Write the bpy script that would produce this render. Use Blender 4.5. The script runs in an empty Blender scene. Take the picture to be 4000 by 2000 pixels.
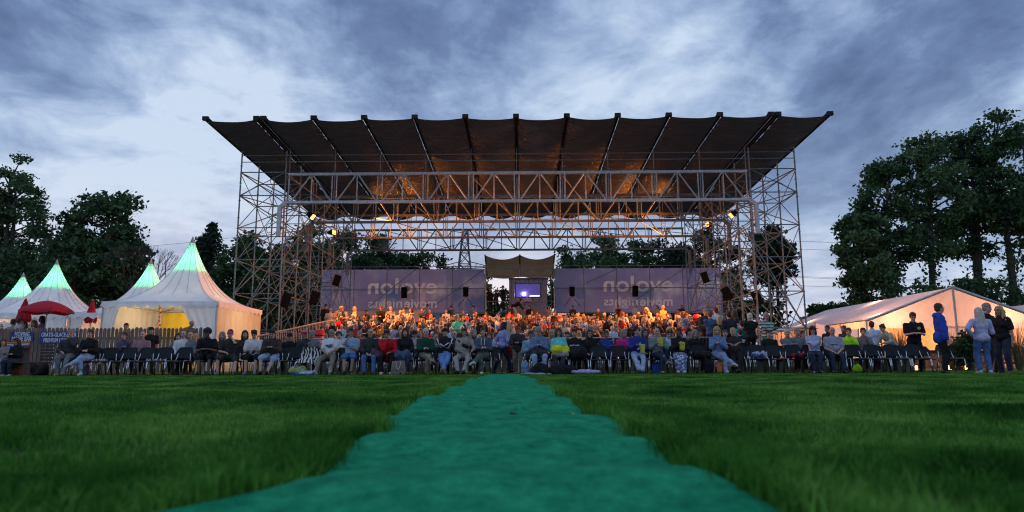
import bpy, math, random
import numpy as np
from mathutils import Vector, Matrix, Euler, noise as mnoise
R = math.radians
PI = math.pi
rnd = random.Random(7)
scene = bpy.context.scene
COL = scene.collection

# ------------------------------------------------------------------ camera
CAM_Z = 0.25
PITCH, ROLL, YAW = R(9.1), R(0.2), R(0.77)
cam_data = bpy.data.cameras.new('camera')
cam_data.sensor_width = 36.0
cam_data.lens = 36.0 * 2680 / 4000
cam_data.clip_start = 0.05
cam_data.clip_end = 6000
cam_data.dof.use_dof = True
cam_data.dof.focus_distance = 22.0
cam_data.dof.aperture_fstop = 2.8
cam = bpy.data.objects.new('camera', cam_data)
COL.objects.link(cam)
cam.location = (0, 0, CAM_Z)
cam.rotation_euler = Euler((PI / 2 + PITCH, ROLL, YAW), 'XYZ')
scene.camera = cam
CM = cam.rotation_euler.to_matrix()

def at(px, py, Y):
    """point of the photograph (4000 x 2000 measure) at distance Y"""
    d = CM @ Vector(((px - 2000) / 2680, (1000 - py) / 2680, -1))
    t = Y / d.y
    return Vector((d.x * t, Y, CAM_Z + d.z * t))

# ------------------------------------------------------------------ exposure
scene.view_settings.view_transform = 'Standard'
scene.view_settings.look = 'None'
scene.view_settings.exposure = 0.7
scene.view_settings.gamma = 1.0
scene.cycles.filter_width = 1.1
scene.cycles.max_bounces = 5
scene.cycles.transparent_max_bounces = 8
scene.cycles.sample_clamp_indirect = 3.0

# ------------------------------------------------------------------ sky
world = bpy.data.worlds.new('World')
scene.world = world
world.use_nodes = True
SUN_EL, SUN_ROT = R(1.0), R(-12)

def sky_nodes():
    nt = world.node_tree
    n, l = nt.nodes, nt.links
    n.clear()
    def N(t, **k):
        o = n.new(t)
        for a, b in k.items():
            setattr(o, a, b)
        return o
    def math_(op, a, b=None, clamp=False):
        m = N('ShaderNodeMath', operation=op, use_clamp=clamp)
        for i, v in enumerate((a, b)):
            if v is None: continue
            if isinstance(v, (int, float)): m.inputs[i].default_value = v
            else: l.new(v, m.inputs[i])
        return m.outputs[0]
    def ramp(src, stops):
        r = N('ShaderNodeValToRGB')
        e = r.color_ramp.elements
        while len(e) < len(stops): e.new(0.5)
        for i, (p, c) in enumerate(stops):
            e[i].position = p
            e[i].color = (*c, 1) if len(c) == 3 else c
        l.new(src, r.inputs[0])
        return r.outputs[0]
    def mix(f, a, b):
        m = N('ShaderNodeMix', data_type='RGBA')
        for s, v in ((m.inputs[0], f), (m.inputs[6], a), (m.inputs[7], b)):
            if isinstance(v, (int, float)): s.default_value = v
            elif isinstance(v, tuple): s.default_value = (*v, 1)
            else: l.new(v, s)
        return m.outputs[2]
    tc = N('ShaderNodeTexCoord')
    sep = N('ShaderNodeSeparateXYZ')
    l.new(tc.outputs['Generated'], sep.inputs[0])
    X, Y, Z = sep.outputs
    zz = math_('MAXIMUM', Z, 0.0)
    den = math_('ADD', zz, 0.20)
    u = math_('DIVIDE', X, den)
    v = math_('DIVIDE', Y, den)
    cmb = N('ShaderNodeCombineXYZ')
    l.new(u, cmb.inputs[0]); l.new(v, cmb.inputs[1])
    def cloud(scale, loc, rot, sc, detail, rough, dist):
        mp = N('ShaderNodeMapping')
        mp.inputs['Location'].default_value = loc
        mp.inputs['Rotation'].default_value = (0, 0, rot)
        mp.inputs['Scale'].default_value = sc
        l.new(cmb.outputs[0], mp.inputs[0])
        t = N('ShaderNodeTexNoise')
        t.inputs['Scale'].default_value = scale
        t.inputs['Detail'].default_value = detail
        t.inputs['Roughness'].default_value = rough
        t.inputs['Distortion'].default_value = dist
        l.new(mp.outputs[0], t.inputs['Vector'])
        return t.outputs[0]
    c1 = cloud(1.25, (3.1, 1.7, 0), R(-18), (1.0, 0.9, 1), 8, 0.58, 0.35)
    c2 = cloud(4.2, (7.3, 4.1, 0), R(-30), (1.0, 0.95, 1), 8, 0.60, 0.45)
    c3 = cloud(0.33, (1.3, 9.2, 0), 0.0, (1.0, 0.9, 1), 3, 0.5, 0.0)
    s = math_('ADD', math_('MULTIPLY', c1, 0.66), math_('MULTIPLY', c2, 0.26))
    s = math_('ADD', s, math_('MULTIPLY', c3, 0.20))
    # SKYTUNE
    base = ramp(s, [(0.42, (0.045, 0.078, 0.165)), (0.50, (0.095, 0.145, 0.27)), (0.545, (0.165, 0.235, 0.38)),
                    (0.59, (0.26, 0.34, 0.485)), (0.64, (0.39, 0.47, 0.585))])
    # paler, smoother veil low down
    low = ramp(s, [(0.44, (0.17, 0.24, 0.38)), (0.54, (0.27, 0.355, 0.49)), (0.63, (0.40, 0.475, 0.585))])
    f_low = ramp(Z, [(0.0, (1, 1, 1)), (0.16, (0.9, 0.9, 0.9)), (0.34, (0.12, 0.12, 0.12)), (0.5, (0, 0, 0))])
    c = mix(f_low, base, low)
    # last warm light of the set sun near the horizon
    f_w = ramp(Z, [(0.0, (1, 1, 1)), (0.10, (0.75, 0.75, 0.75)), (0.20, (0.12, 0.12, 0.12)), (0.27, (0, 0, 0))])
    dirx = math_('ADD', math_('MULTIPLY', Y, 0.92), math_('MULTIPLY', X, -0.39))
    f_d = ramp(dirx, [(0.45, (0, 0, 0)), (0.93, (1, 1, 1))])
    f_c = ramp(c1, [(0.42, (0.35, 0.35, 0.35)), (0.62, (1, 1, 1))])
    f = math_('MULTIPLY', math_('MULTIPLY', f_w, f_d), math_('MULTIPLY', f_c, 0.75))
    c = mix(f, c, (0.72, 0.58, 0.56))
    # physical twilight sky behind the clouds
    sky = N('ShaderNodeTexSky')
    sky.sky_type = 'NISHITA'
    sky.sun_disc = False
    sky.sun_elevation = SUN_EL
    sky.sun_rotation = SUN_ROT
    bg1 = N('ShaderNodeBackground'); l.new(sky.outputs[0], bg1.inputs[0]); bg1.inputs[1].default_value = 0.05
    bg2 = N('ShaderNodeBackground'); l.new(c, bg2.inputs[0]); bg2.inputs[1].default_value = 1.0
    add = N('ShaderNodeMixShader'); add.inputs[0].default_value = 0.93
    l.new(bg1.outputs[0], add.inputs[1]); l.new(bg2.outputs[0], add.inputs[2])
    out = N('ShaderNodeOutputWorld'); l.new(add.outputs[0], out.inputs[0])
sky_nodes()
sun_d = bpy.data.lights.new('sun', 'SUN')
sun_d.energy = 0.12
sun_d.angle = R(25)
sun_d.color = (1.0, 0.72, 0.6)
sun = bpy.data.objects.new('sun', sun_d); COL.objects.link(sun)
sdir = Vector((math.sin(SUN_ROT) * math.cos(R(8)), math.cos(SUN_ROT) * math.cos(R(8)), math.sin(R(8))))
sun.rotation_euler = sdir.to_track_quat('Z', 'Y').to_euler()

# ------------------------------------------------------------------ materials
MATS = {}
def M(name, color=(.5, .5, .5), rough=0.7, metal=0.0, var=0.15, scale=6.0, bump=0.0, bscale=None,
      emit=None, estr=0.0, trans=0.0, spec=0.4, stretch=(1, 1, 1), pattern=None, color2=None, pscale=10.0):
    if name in MATS: return MATS[name]
    m = bpy.data.materials.new(name); MATS[name] = m
    m.use_nodes = True
    nt = m.node_tree; n, l = nt.nodes, nt.links
    b = n['Principled BSDF']
    b.inputs['Roughness'].default_value = rough
    b.inputs['Metallic'].default_value = metal
    b.inputs['Specular IOR Level'].default_value = spec
    tc = n.new('ShaderNodeTexCoord')
    mp = n.new('ShaderNodeMapping'); mp.inputs['Scale'].default_value = stretch
    l.new(tc.outputs['Object'], mp.inputs[0])
    t = n.new('ShaderNodeTexNoise'); t.inputs['Scale'].default_value = scale; t.inputs['Detail'].default_value = 4
    l.new(mp.outputs[0], t.inputs['Vector'])
    r = n.new('ShaderNodeValToRGB')
    r.color_ramp.elements[0].position = 0.3; r.color_ramp.elements[1].position = 0.7
    r.color_ramp.elements[0].color = (*[c * (1 - var) for c in color], 1)
    r.color_ramp.elements[1].color = (*[min(1, c * (1 + var)) for c in color], 1)
    l.new(t.outputs[0], r.inputs[0])
    colout = r.outputs[0]
    if pattern:
        if pattern in ('hstripe', 'vstripe', 'zebra', 'ripple'):
            w = n.new('ShaderNodeTexWave'); w.bands_direction = 'Z' if pattern == 'hstripe' else 'X'
            w.inputs['Scale'].default_value = pscale
            w.inputs['Distortion'].default_value = 6.0 if pattern == 'zebra' else 0.0
            w.inputs['Detail Scale'].default_value = 1.5
            l.new(mp.outputs[0], w.inputs['Vector']); f = w.outputs['Fac']
        elif pattern == 'check':
            w = n.new('ShaderNodeTexChecker'); w.inputs['Scale'].default_value = pscale
            l.new(mp.outputs[0], w.inputs['Vector']); f = w.outputs['Fac']
        else:
            w = n.new('ShaderNodeTexVoronoi'); w.inputs['Scale'].default_value = pscale
            l.new(mp.outputs[0], w.inputs['Vector']); f = w.outputs['Distance']
        rr = n.new('ShaderNodeValToRGB')
        rr.color_ramp.elements[0].position = 0.42; rr.color_ramp.elements[1].position = 0.5
        l.new(f, rr.inputs[0])
        mx = n.new('ShaderNodeMix'); mx.data_type = 'RGBA'
        l.new(rr.outputs[0], mx.inputs[0]); l.new(colout, mx.inputs[6]); mx.inputs[7].default_value = (*color2, 1)
        colout = mx.outputs[2]
    l.new(colout, b.inputs['Base Color'])
    if bump:
        bt = n.new('ShaderNodeTexNoise'); bt.inputs['Scale'].default_value = bscale or scale * 3; bt.inputs['Detail'].default_value = 5
        l.new(mp.outputs[0], bt.inputs['Vector'])
        bn = n.new('ShaderNodeBump'); bn.inputs['Strength'].default_value = bump; bn.inputs['Distance'].default_value = 0.02
        l.new(bt.outputs[0], bn.inputs['Height']); l.new(bn.outputs[0], b.inputs['Normal'])
    if emit:
        b.inputs['Emission Color'].default_value = (*emit, 1)
        b.inputs['Emission Strength'].default_value = estr
    if trans:
        tr = n.new('ShaderNodeBsdfTranslucent'); l.new(colout, tr.inputs[0])
        mxs = n.new('ShaderNodeMixShader'); mxs.inputs[0].default_value = trans
        l.new(b.outputs[0], mxs.inputs[1]); l.new(tr.outputs[0], mxs.inputs[2])
        l.new(mxs.outputs[0], n['Material Output'].inputs[0])
    return m

# ------------------------------------------------------------------ mesh builder
class MB:
    def __init__(s): s.v = []; s.f = []; s.m = []
    def add(s, vs, fs, mi=0):
        o = len(s.v); s.v.extend([tuple(p) for p in vs])
        s.f.extend([tuple(i + o for i in f) for f in fs]); s.m.extend([mi] * len(fs)); return s
    def box(s, c, size, rot=None, mi=0):
        sx, sy, sz = [d / 2 for d in size]
        P = [Vector((x * sx, y * sy, z * sz)) for x in (-1, 1) for y in (-1, 1) for z in (-1, 1)]
        if rot is not None:
            rm = rot if isinstance(rot, Matrix) else Matrix.Rotation(rot, 3, 'Z')
            P = [rm @ p for p in P]
        c = Vector(c)
        return s.add([p + c for p in P], [(0, 1, 3, 2), (4, 6, 7, 5), (0, 4, 5, 1), (2, 3, 7, 6), (0, 2, 6, 4), (1, 5, 7, 3)], mi)
    def tube(s, pts, r, n=6, mi=0, caps=True):
        pts = [Vector(p) for p in pts]
        rs = r if isinstance(r, (list, tuple)) else [r] * len(pts)
        vs = []; prev = None
        for i, p in enumerate(pts):
            d = (pts[min(i + 1, len(pts) - 1)] - pts[max(i - 1, 0)])
            if d.length < 1e-9: d = Vector((0, 0, 1))
            d.normalize()
            if prev is None:
                a = d.cross(Vector((0, 0, 1)) if abs(d.z) < .9 else Vector((1, 0, 0))).normalized()
            else:
                a = (prev - d * prev.dot(d)).normalized()
            prev = a; b = d.cross(a)
            for k in range(n):
                t = 2 * PI * k / n
                vs.append(p + (a * math.cos(t) + b * math.sin(t)) * rs[i])
        fs = []
        for i in range(len(pts) - 1):
            for k in range(n):
                k2 = (k + 1) % n
                fs.append((i * n + k, i * n + k2, (i + 1) * n + k2, (i + 1) * n + k))
        if caps:
            fs.append(tuple(range(n))[::-1]); fs.append(tuple((len(pts) - 1) * n + k for k in range(n)))
        return s.add(vs, fs, mi)
    def ell(s, c, r, rot=None, nu=16, nv=10, mi=0):
        vs = []; c = Vector(c)
        vs.append(Vector((0, 0, r[2])))
        for j in range(1, nv):
            th = PI * j / nv
            for i in range(nu):
                ph = 2 * PI * i / nu
                vs.append(Vector((r[0] * math.sin(th) * math.cos(ph), r[1] * math.sin(th) * math.sin(ph), r[2] * math.cos(th))))
        vs.append(Vector((0, 0, -r[2])))
        if rot is not None: vs = [rot @ v for v in vs]
        vs = [v + c for v in vs]
        fs = [(0, 1 + i, 1 + (i + 1) % nu) for i in range(nu)]
        for j in range(nv - 2):
            for i in range(nu):
                a = 1 + j * nu + i; b = 1 + j * nu + (i + 1) % nu
                fs.append((a, a + nu, b + nu, b))
        L = len(vs) - 1; o = 1 + (nv - 2) * nu
        fs += [(L, o + (i + 1) % nu, o + i) for i in range(nu)]
        return s.add(vs, fs, mi)
    def cap(s, a, b, ra, rb, n=12, mi=0):
        """closed tapered capsule"""
        a = Vector(a); b = Vector(b); d = (b - a)
        L = d.length; d = d / L if L > 1e-6 else Vector((0, 0, 1))
        pts = []; rs = []
        for t in (-1, -.86, -.5, 0):
            pts.append(a + d * ra * t); rs.append(ra * math.sqrt(max(0.0004, 1 - t * t)))
        for t in (0, .5, .86, 1):
            pts.append(b + d * rb * t); rs.append(rb * math.sqrt(max(0.0004, 1 - t * t)))
        return s.tube(pts, rs, n, mi)
    def grid(s, P, closed_u=False, mi=0):
        nr, nc = len(P), len(P[0]); vs = [p for row in P for p in row]; fs = []
        for j in range(nr - 1):
            for i in range(nc if closed_u else nc - 1):
                i2 = (i + 1) % nc
                fs.append((j * nc + i, j * nc + i2, (j + 1) * nc + i2, (j + 1) * nc + i))
        return s.add(vs, fs, mi)
    def mesh(s, name, mats, smooth=False):
        me = bpy.data.meshes.new(name)
        me.from_pydata([tuple(v) for v in s.v], [], s.f)
        if not isinstance(mats, (list, tuple)): mats = [mats]
        for m in mats: me.materials.append(m)
        if len(mats) > 1: me.polygons.foreach_set('material_index', s.m)
        if smooth: me.polygons.foreach_set('use_smooth', [True] * len(me.polygons))
        me.update(); return me
    def build(s, name, mats, parent=None, smooth=False, loc=None, label=None):
        o = link(name, s.mesh(name, mats, smooth), parent)
        if loc is not None: o.location = loc
        if label: o['label'] = label
        return o

def link(name, data, parent=None):
    o = bpy.data.objects.new(name, data); COL.objects.link(o)
    if parent is not None: o.parent = parent
    return o
def tag(o, label=None, cat=None, group=None, kind=None):
    if label: o['label'] = label
    if cat: o['category'] = cat
    if group: o['group'] = group
    if kind: o['kind'] = kind
    return o
def thing(name, label, cat, loc=(0, 0, 0), rz=0.0, group=None):
    o = bpy.data.objects.new(name, None); COL.objects.link(o)
    o.empty_display_size = .2
    o.location = loc; o.rotation_euler = (0, 0, rz)
    return tag(o, label, cat, group)
def copy_tree(o, parent=None, skip=()):
    c = o.copy(); COL.objects.link(c)
    if parent is not None: c.parent = parent
    for ch in list(o.children):
        if ch.name.split('.')[0] not in skip: copy_tree(ch, c)
    return c
TMP = bpy.data.scenes.new('workbench')
def tmp_dg():
    with bpy.context.temp_override(scene=TMP, view_layer=TMP.view_layers[0]):
        return bpy.context.evaluated_depsgraph_get()
def text_mesh(body, size, mat, extrude=0.004, bold=0.0, spacing=1.0):
    cu = bpy.data.curves.new('lettering', 'FONT')
    cu.body = body; cu.size = size; cu.extrude = extrude; cu.offset = bold
    cu.align_x = 'CENTER'; cu.align_y = 'CENTER'; cu.resolution_u = 3; cu.space_character = spacing
    o = bpy.data.objects.new('lettering', cu); TMP.collection.objects.link(o)
    dg = tmp_dg()
    me = bpy.data.meshes.new_from_object(o.evaluated_get(dg))
    bpy.data.objects.remove(o); bpy.data.curves.remove(cu)
    me.materials.clear(); me.materials.append(mat)
    return me
def remesh(mb, voxel, smooth_it=3, factor=0.5):
    me = mb.mesh('raw', [])
    o = bpy.data.objects.new('raw', me); TMP.collection.objects.link(o)
    md = o.modifiers.new('r', 'REMESH'); md.mode = 'VOXEL'; md.voxel_size = voxel
    if smooth_it:
        sm = o.modifiers.new('s', 'SMOOTH'); sm.iterations = smooth_it; sm.factor = factor
    dg = tmp_dg()
    out = bpy.data.meshes.new_from_object(o.evaluated_get(dg))
    bpy.data.objects.remove(o); bpy.data.meshes.remove(me)
    out.polygons.foreach_set('use_smooth', [True] * len(out.polygons))
    return out

def gz(x, y):
    """height of the trodden meadow"""
    a = mnoise.noise(Vector((x * .9, y * 1.05, 3.3))) * 0.014 + mnoise.noise(Vector((x * .35, y * .3, 8.1))) * 0.016
    w = max(0.0, min(1.0, (19.0 - y) / 6.0))
    return a * w + crest(x, y) * .55 * w
CRESTS = ((1.32, .034, .19, .16), (1.95, .036, .22, -.16), (2.75, .040, .32, .2), (4.1, .046, .5, -.3), (6.2, .050, .8, .35), (9.4, .05, 1.0, -.4), (13.0, .04, 1.3, .4))
def crest(x, y):
    h = 0.0
    for yc, A, w, t in CRESTS:
        q = (y - yc - x * t) / w
        if abs(q) < 3: h += A * math.exp(-q * q)
    return h

# ------------------------------------------------------------------ ground
def make_ground():
    ys = list(np.concatenate([np.arange(-3, 20, .16), np.linspace(20, 80, 20), np.array([150, 400, 1200, 3500])]))
    xs = list(np.concatenate([np.array([-3500, -800, -200, -60]), np.linspace(-30, -8.5, 12), np.arange(-8, 8.01, .16), np.linspace(8.5, 30, 12), np.array([60, 200, 800, 3500])]))
    mb = MB()
    mb.grid([[(x, y, gz(x, y)) for x in xs] for y in ys])
    g = M('meadow_soil', (.018, .045, .010), .95, var=.5, scale=3.0, bump=.5, bscale=60)
    tag(mb.build('ground', g, smooth=True), kind='structure')
make_ground()

def carpet_x(y): return -0.055 - 0.0225 * y + .055 * math.exp(-((y - .9) / .35) ** 2)
def carpet_edges():
    P = []
    y = -0.6
    while y < 20.2:
        P.append(y); y += 0.045 if y < 6 else 0.12
    L, Rr = [], []
    for y in P:
        wob = mnoise.noise(Vector((y * .75, 1.7, 0))) * .07 + mnoise.noise(Vector((y * 2.3, 5.7, 0))) * .03
        wob2 = mnoise.noise(Vector((y * .7, 9.7, 4))) * .07 + mnoise.noise(Vector((y * 2.1, 2.7, 7))) * .03
        sm = lambda q: max(0.0, min(1.0, q)) ** 2 * (3 - 2 * max(0.0, min(1.0, q)))
        L.append(carpet_x(y) - .46 + wob - .20 * math.exp(-((y - .88) / .24) ** 2) + .115 * sm((y - 1.02) / .25) * (1 - sm((y - 2.3) / .7))); Rr.append(carpet_x(y) + .47 + wob2)
    return P, L, Rr
CP = carpet_edges()
def carpet_height(x, y):
    a = mnoise.noise(Vector((x * .9, y * 2.1, 11.3))) * .007 + mnoise.noise(Vector((x * 5.0, y * 7.0, 2.3))) * .0028
    b = mnoise.noise(Vector((x * .3, y * .8, 31.3))) * .012
    return gz(x, y) + crest(x, y) * .4 + .024 + (a + b) * max(.25, min(1, (19 - y) / 9))
def make_carpet():
    rows = []
    for y, a, b in zip(*CP):
        row = []
        for i in range(33):
            t = i / 32; x = a + (b - a) * t
            e = min(t, 1 - t)
            curl = -.012 * max(0, 1 - e / .04)
            row.append((x, y, carpet_height(x, y) + curl))
        rows.append(row)
    mb = MB(); mb.grid(rows)
    # turned-down edge gives it thickness
    for s in (0, -1):
        mb.grid([[r[s] for r in rows], [(r[s][0], r[s][1], r[s][2] - .025) for r in rows]])
    m = bpy.data.materials.new('artificial_turf_carpet'); m.use_nodes = True
    nt = m.node_tree; n, l = nt.nodes, nt.links; b = n['Principled BSDF']
    tc = n.new('ShaderNodeTexCoord')
    t1 = n.new('ShaderNodeTexNoise'); t1.inputs['Scale'].default_value = 13; t1.inputs['Detail'].default_value = 9; t1.inputs['Roughness'].default_value = .8
    mp1 = n.new('ShaderNodeMapping'); mp1.inputs['Scale'].default_value = (1.0, .8, 1)
    l.new(tc.outputs['Object'], mp1.inputs[0]); l.new(mp1.outputs[0], t1.inputs[0])
    t2 = n.new('ShaderNodeTexNoise'); t2.inputs['Scale'].default_value = 260; t2.inputs['Detail'].default_value = 2
    l.new(tc.outputs['Object'], t2.inputs[0])
    r1 = n.new('ShaderNodeValToRGB'); r1.color_ramp.elements[0].position = .34; r1.color_ramp.elements[1].position = .64
    r1.color_ramp.elements[0].color = (.004, .165, .078, 1); r1.color_ramp.elements[1].color = (.036, .44, .205, 1)
    l.new(t1.outputs[0], r1.inputs[0])
    mx = n.new('ShaderNodeMix'); mx.data_type = 'RGBA'; mx.blend_type = 'MULTIPLY'; mx.inputs[0].default_value = .7
    r2 = n.new('ShaderNodeValToRGB'); r2.color_ramp.elements[0].position = .3; r2.color_ramp.elements[0].color = (.55, .55, .55, 1)
    r2.color_ramp.elements[1].position = .6
    l.new(t2.outputs[0], r2.inputs[0]); l.new(r1.outputs[0], mx.inputs[6]); l.new(r2.outputs[0], mx.inputs[7])
    l.new(mx.outputs[2], b.inputs['Base Color'])
    b.inputs['Roughness'].default_value = 1.0; b.inputs['Specular IOR Level'].default_value = .04
    bn = n.new('ShaderNodeBump'); bn.inputs['Strength'].default_value = .8; bn.inputs['Distance'].default_value = .006
    l.new(t2.outputs[0], bn.inputs['Height']); l.new(bn.outputs[0], b.inputs['Normal'])
    o = mb.build('turf_carpet', m, smooth=True)
    tag(o, 'long teal green artificial turf runner lying across the meadow to the front row', 'carpet')
make_carpet()

def grass_material():
    m = bpy.data.materials.new('grass_blades'); m.use_nodes = True
    nt = m.node_tree; n, l = nt.nodes, nt.links; b = n['Principled BSDF']
    tc = n.new('ShaderNodeTexCoord')
    t1 = n.new('ShaderNodeTexNoise'); t1.inputs['Scale'].default_value = 1.1; t1.inputs['Detail'].default_value = 7; t1.inputs['Roughness'].default_value = .65
    l.new(tc.outputs['Object'], t1.inputs[0])
    t2 = n.new('ShaderNodeTexNoise'); t2.inputs['Scale'].default_value = 30; t2.inputs['Detail'].default_value = 4; t2.inputs['Roughness'].default_value = .7
    l.new(tc.outputs['Object'], t2.inputs[0])
    ad = n.new('ShaderNodeMath'); ad.operation = 'ADD'
    ml = n.new('ShaderNodeMath'); ml.operation = 'MULTIPLY'; ml.inputs[1].default_value = .5
    l.new(t2.outputs[0], ml.inputs[0]); l.new(t1.outputs[0], ad.inputs[0]); l.new(ml.outputs[0], ad.inputs[1])
    r = n.new('ShaderNodeValToRGB'); e = r.color_ramp.elements
    e[0].position = .60; e[0].color = (.014, .075, .010, 1)
    e[1].position = .92; e[1].color = (.26, .47, .10, 1)
    x = e.new(.76); x.color = (.072, .235, .030, 1)
    l.new(ad.outputs[0], r.inputs[0])
    t3 = n.new('ShaderNodeTexNoise'); t3.inputs['Scale'].default_value = .45; t3.inputs['Detail'].default_value = 8; t3.inputs['Roughness'].default_value = .7
    l.new(tc.outputs['Object'], t3.inputs[0])
    r3 = n.new('ShaderNodeValToRGB'); r3.color_ramp.elements[0].position = .54; r3.color_ramp.elements[0].color = (0, 0, 0, 1); r3.color_ramp.elements[1].position = .72; r3.color_ramp.elements[1].color = (.55, .55, .55, 1)
    l.new(t3.outputs[0], r3.inputs[0])
    mg = n.new('ShaderNodeMix'); mg.data_type = 'RGBA'; l.new(r3.outputs[0], mg.inputs[0]); l.new(r.outputs[0], mg.inputs[6]); mg.inputs[7].default_value = (.20, .21, .06, 1)
    l.new(mg.outputs[2], b.inputs['Base Color'])
    b.inputs['Roughness'].default_value = .7; b.inputs['Specular IOR Level'].default_value = .08
    tr = n.new('ShaderNodeBsdfTranslucent'); l.new(r.outputs[0], tr.inputs[0])
    mxs = n.new('ShaderNodeMixShader'); mxs.inputs[0].default_value = .3
    l.new(b.outputs[0], mxs.inputs[1]); l.new(tr.outputs[0], mxs.inputs[2]); l.new(mxs.outputs[0], n['Material Output'].inputs[0])
    return m
def make_grass():
    rng = np.random.default_rng(3)
    zones = [(.55, 1.8, 10000, .0034, .048), (1.8, 3.5, 7000, .0038, .044), (3.5, 7, 3600, .0046, .038), (7, 13, 1700, .006, .032), (13, 26, 700, .009, .027)]
    V = []; F = []; off = 0
    Py = np.array(CP[0]); Pl = np.array(CP[1]); Pr = np.array(CP[2])
    for y0, y1, dens, w, h in zones:
        half = lambda y: .80 * y + 1.6
        A = (y1 - y0) * (half(y0) + half(y1))
        n = int(A * dens)
        y = rng.uniform(y0, y1, int(n * 1.5)); x = rng.uniform(-half(y1), half(y1), len(y))
        ok = np.abs(x) < half(y); x = x[ok][:n]; y = y[ok][:n]
        l_ = np.interp(y, Py, Pl); r_ = np.interp(y, Py, Pr)
        mar = .045 * rng.random(len(x)) ** 1.6
        inside = (x > l_ + mar) & (x < r_ - mar) & (y < 20.2)
        x = x[~inside]; y = y[~inside]; l_ = l_[~inside]; r_ = r_[~inside]
        edge = np.exp(-np.minimum(np.abs(x - l_), np.abs(x - r_)) / .12) * (y < 20.5)
        # ragged tufts: clumpiness
        cl = 0.5 + 0.5 * np.sin(x * 9.1 + 3 * np.sin(y * 5.3)) * np.sin(y * 7.7 + 2 * np.sin(x * 4.9))
        cl = cl + .35 * np.sin(x * 27 + 2.5 * np.sin(y * 19)) * np.sin(y * 23 + 2 * np.sin(x * 17))
        hh = h * (.45 + .65 * np.clip(cl, 0, 1.3) + .35 * rng.random(len(x))) * (1 + .95 * edge)
        z = np.array([gz(a, b) for a, b in zip(x, y)]) - .003
        ang = rng.uniform(0, 2 * PI, len(x)); ww = w * rng.uniform(.7, 1.4, len(x))
        dx = np.cos(ang) * ww / 2; dy = np.sin(ang) * ww / 2
        lean = rng.uniform(0, .75, len(x)) * hh; la = rng.uniform(0, 2 * PI, len(x))
        lx = np.cos(la) * lean; ly = np.sin(la) * lean
        k = len(x)
        v = np.empty((k, 5, 3))
        v[:, 0] = np.stack([x - dx, y - dy, z], 1); v[:, 1] = np.stack([x + dx, y + dy, z], 1)
        v[:, 2] = np.stack([x + dx * .8 + lx * .35, y + dy * .8 + ly * .35, z + hh * .6], 1)
        v[:, 3] = np.stack([x - dx * .8 + lx * .35, y - dy * .8 + ly * .35, z + hh * .6], 1)
        v[:, 4] = np.stack([x + lx, y + ly, z + hh * (1 - .25 * rng.random(k))], 1)
        idx = off + np.arange(k)[:, None] * 5
        V.append(v.reshape(-1, 3))
        F.append(np.concatenate([idx + np.array([[0, 1, 2]]), idx + np.array([[0, 2, 3]]), idx + np.array([[3, 2, 4]])], 0))
        off += k * 5
    V = np.concatenate(V); F = np.concatenate(F)
    me = bpy.data.meshes.new('grass')
    me.vertices.add(len(V)); me.vertices.foreach_set('co', V.ravel())
    me.loops.add(F.size); me.loops.foreach_set('vertex_index', F.ravel().astype(np.int32))
    me.polygons.add(len(F)); me.polygons.foreach_set('loop_start', np.arange(0, F.size, 3, dtype=np.int32))
    me.update(); me.materials.append(grass_material())
    tag(link('grass', me), 'short green meadow grass on both sides of the teal runner', 'grass', kind='stuff')
make_grass()

def hills():
    mb = MB()
    rows = []
    for k, (Y, hs, s) in enumerate(((900, 62, 2.1), (1100, 0, 5))):
        rows.append([(x, Y, max(0, hs * (.55 + .5 * math.sin(x / 210 + s) + .35 * mnoise.noise(Vector((x / 160, s, 0)))))) for x in range(-1600, 1700, 40)])
    rows = [[(x, 700, -1) for x in range(-1600, 1700, 40)]] + rows
    mb.grid(rows)
    tag(mb.build('hills', M('far_woods', (.05, .09, .16), .95, var=.25, scale=.02), smooth=True), kind='structure')
hills()
# ------------------------------------------------------------------ scaffold roof over the stand
XS = -0.2
BAY = 2.57
steel = M('galvanised_steel', (.34, .35, .37), .45, .65, var=.35, scale=14)
steel_d = M('weathered_scaffold_tube', (.16, .20, .225), .6, .15, var=.4, scale=9)
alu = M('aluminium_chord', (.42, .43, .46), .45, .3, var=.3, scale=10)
black_m = M('black_painted_metal', (.010, .010, .012), .8, var=.2, spec=.08)
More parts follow.
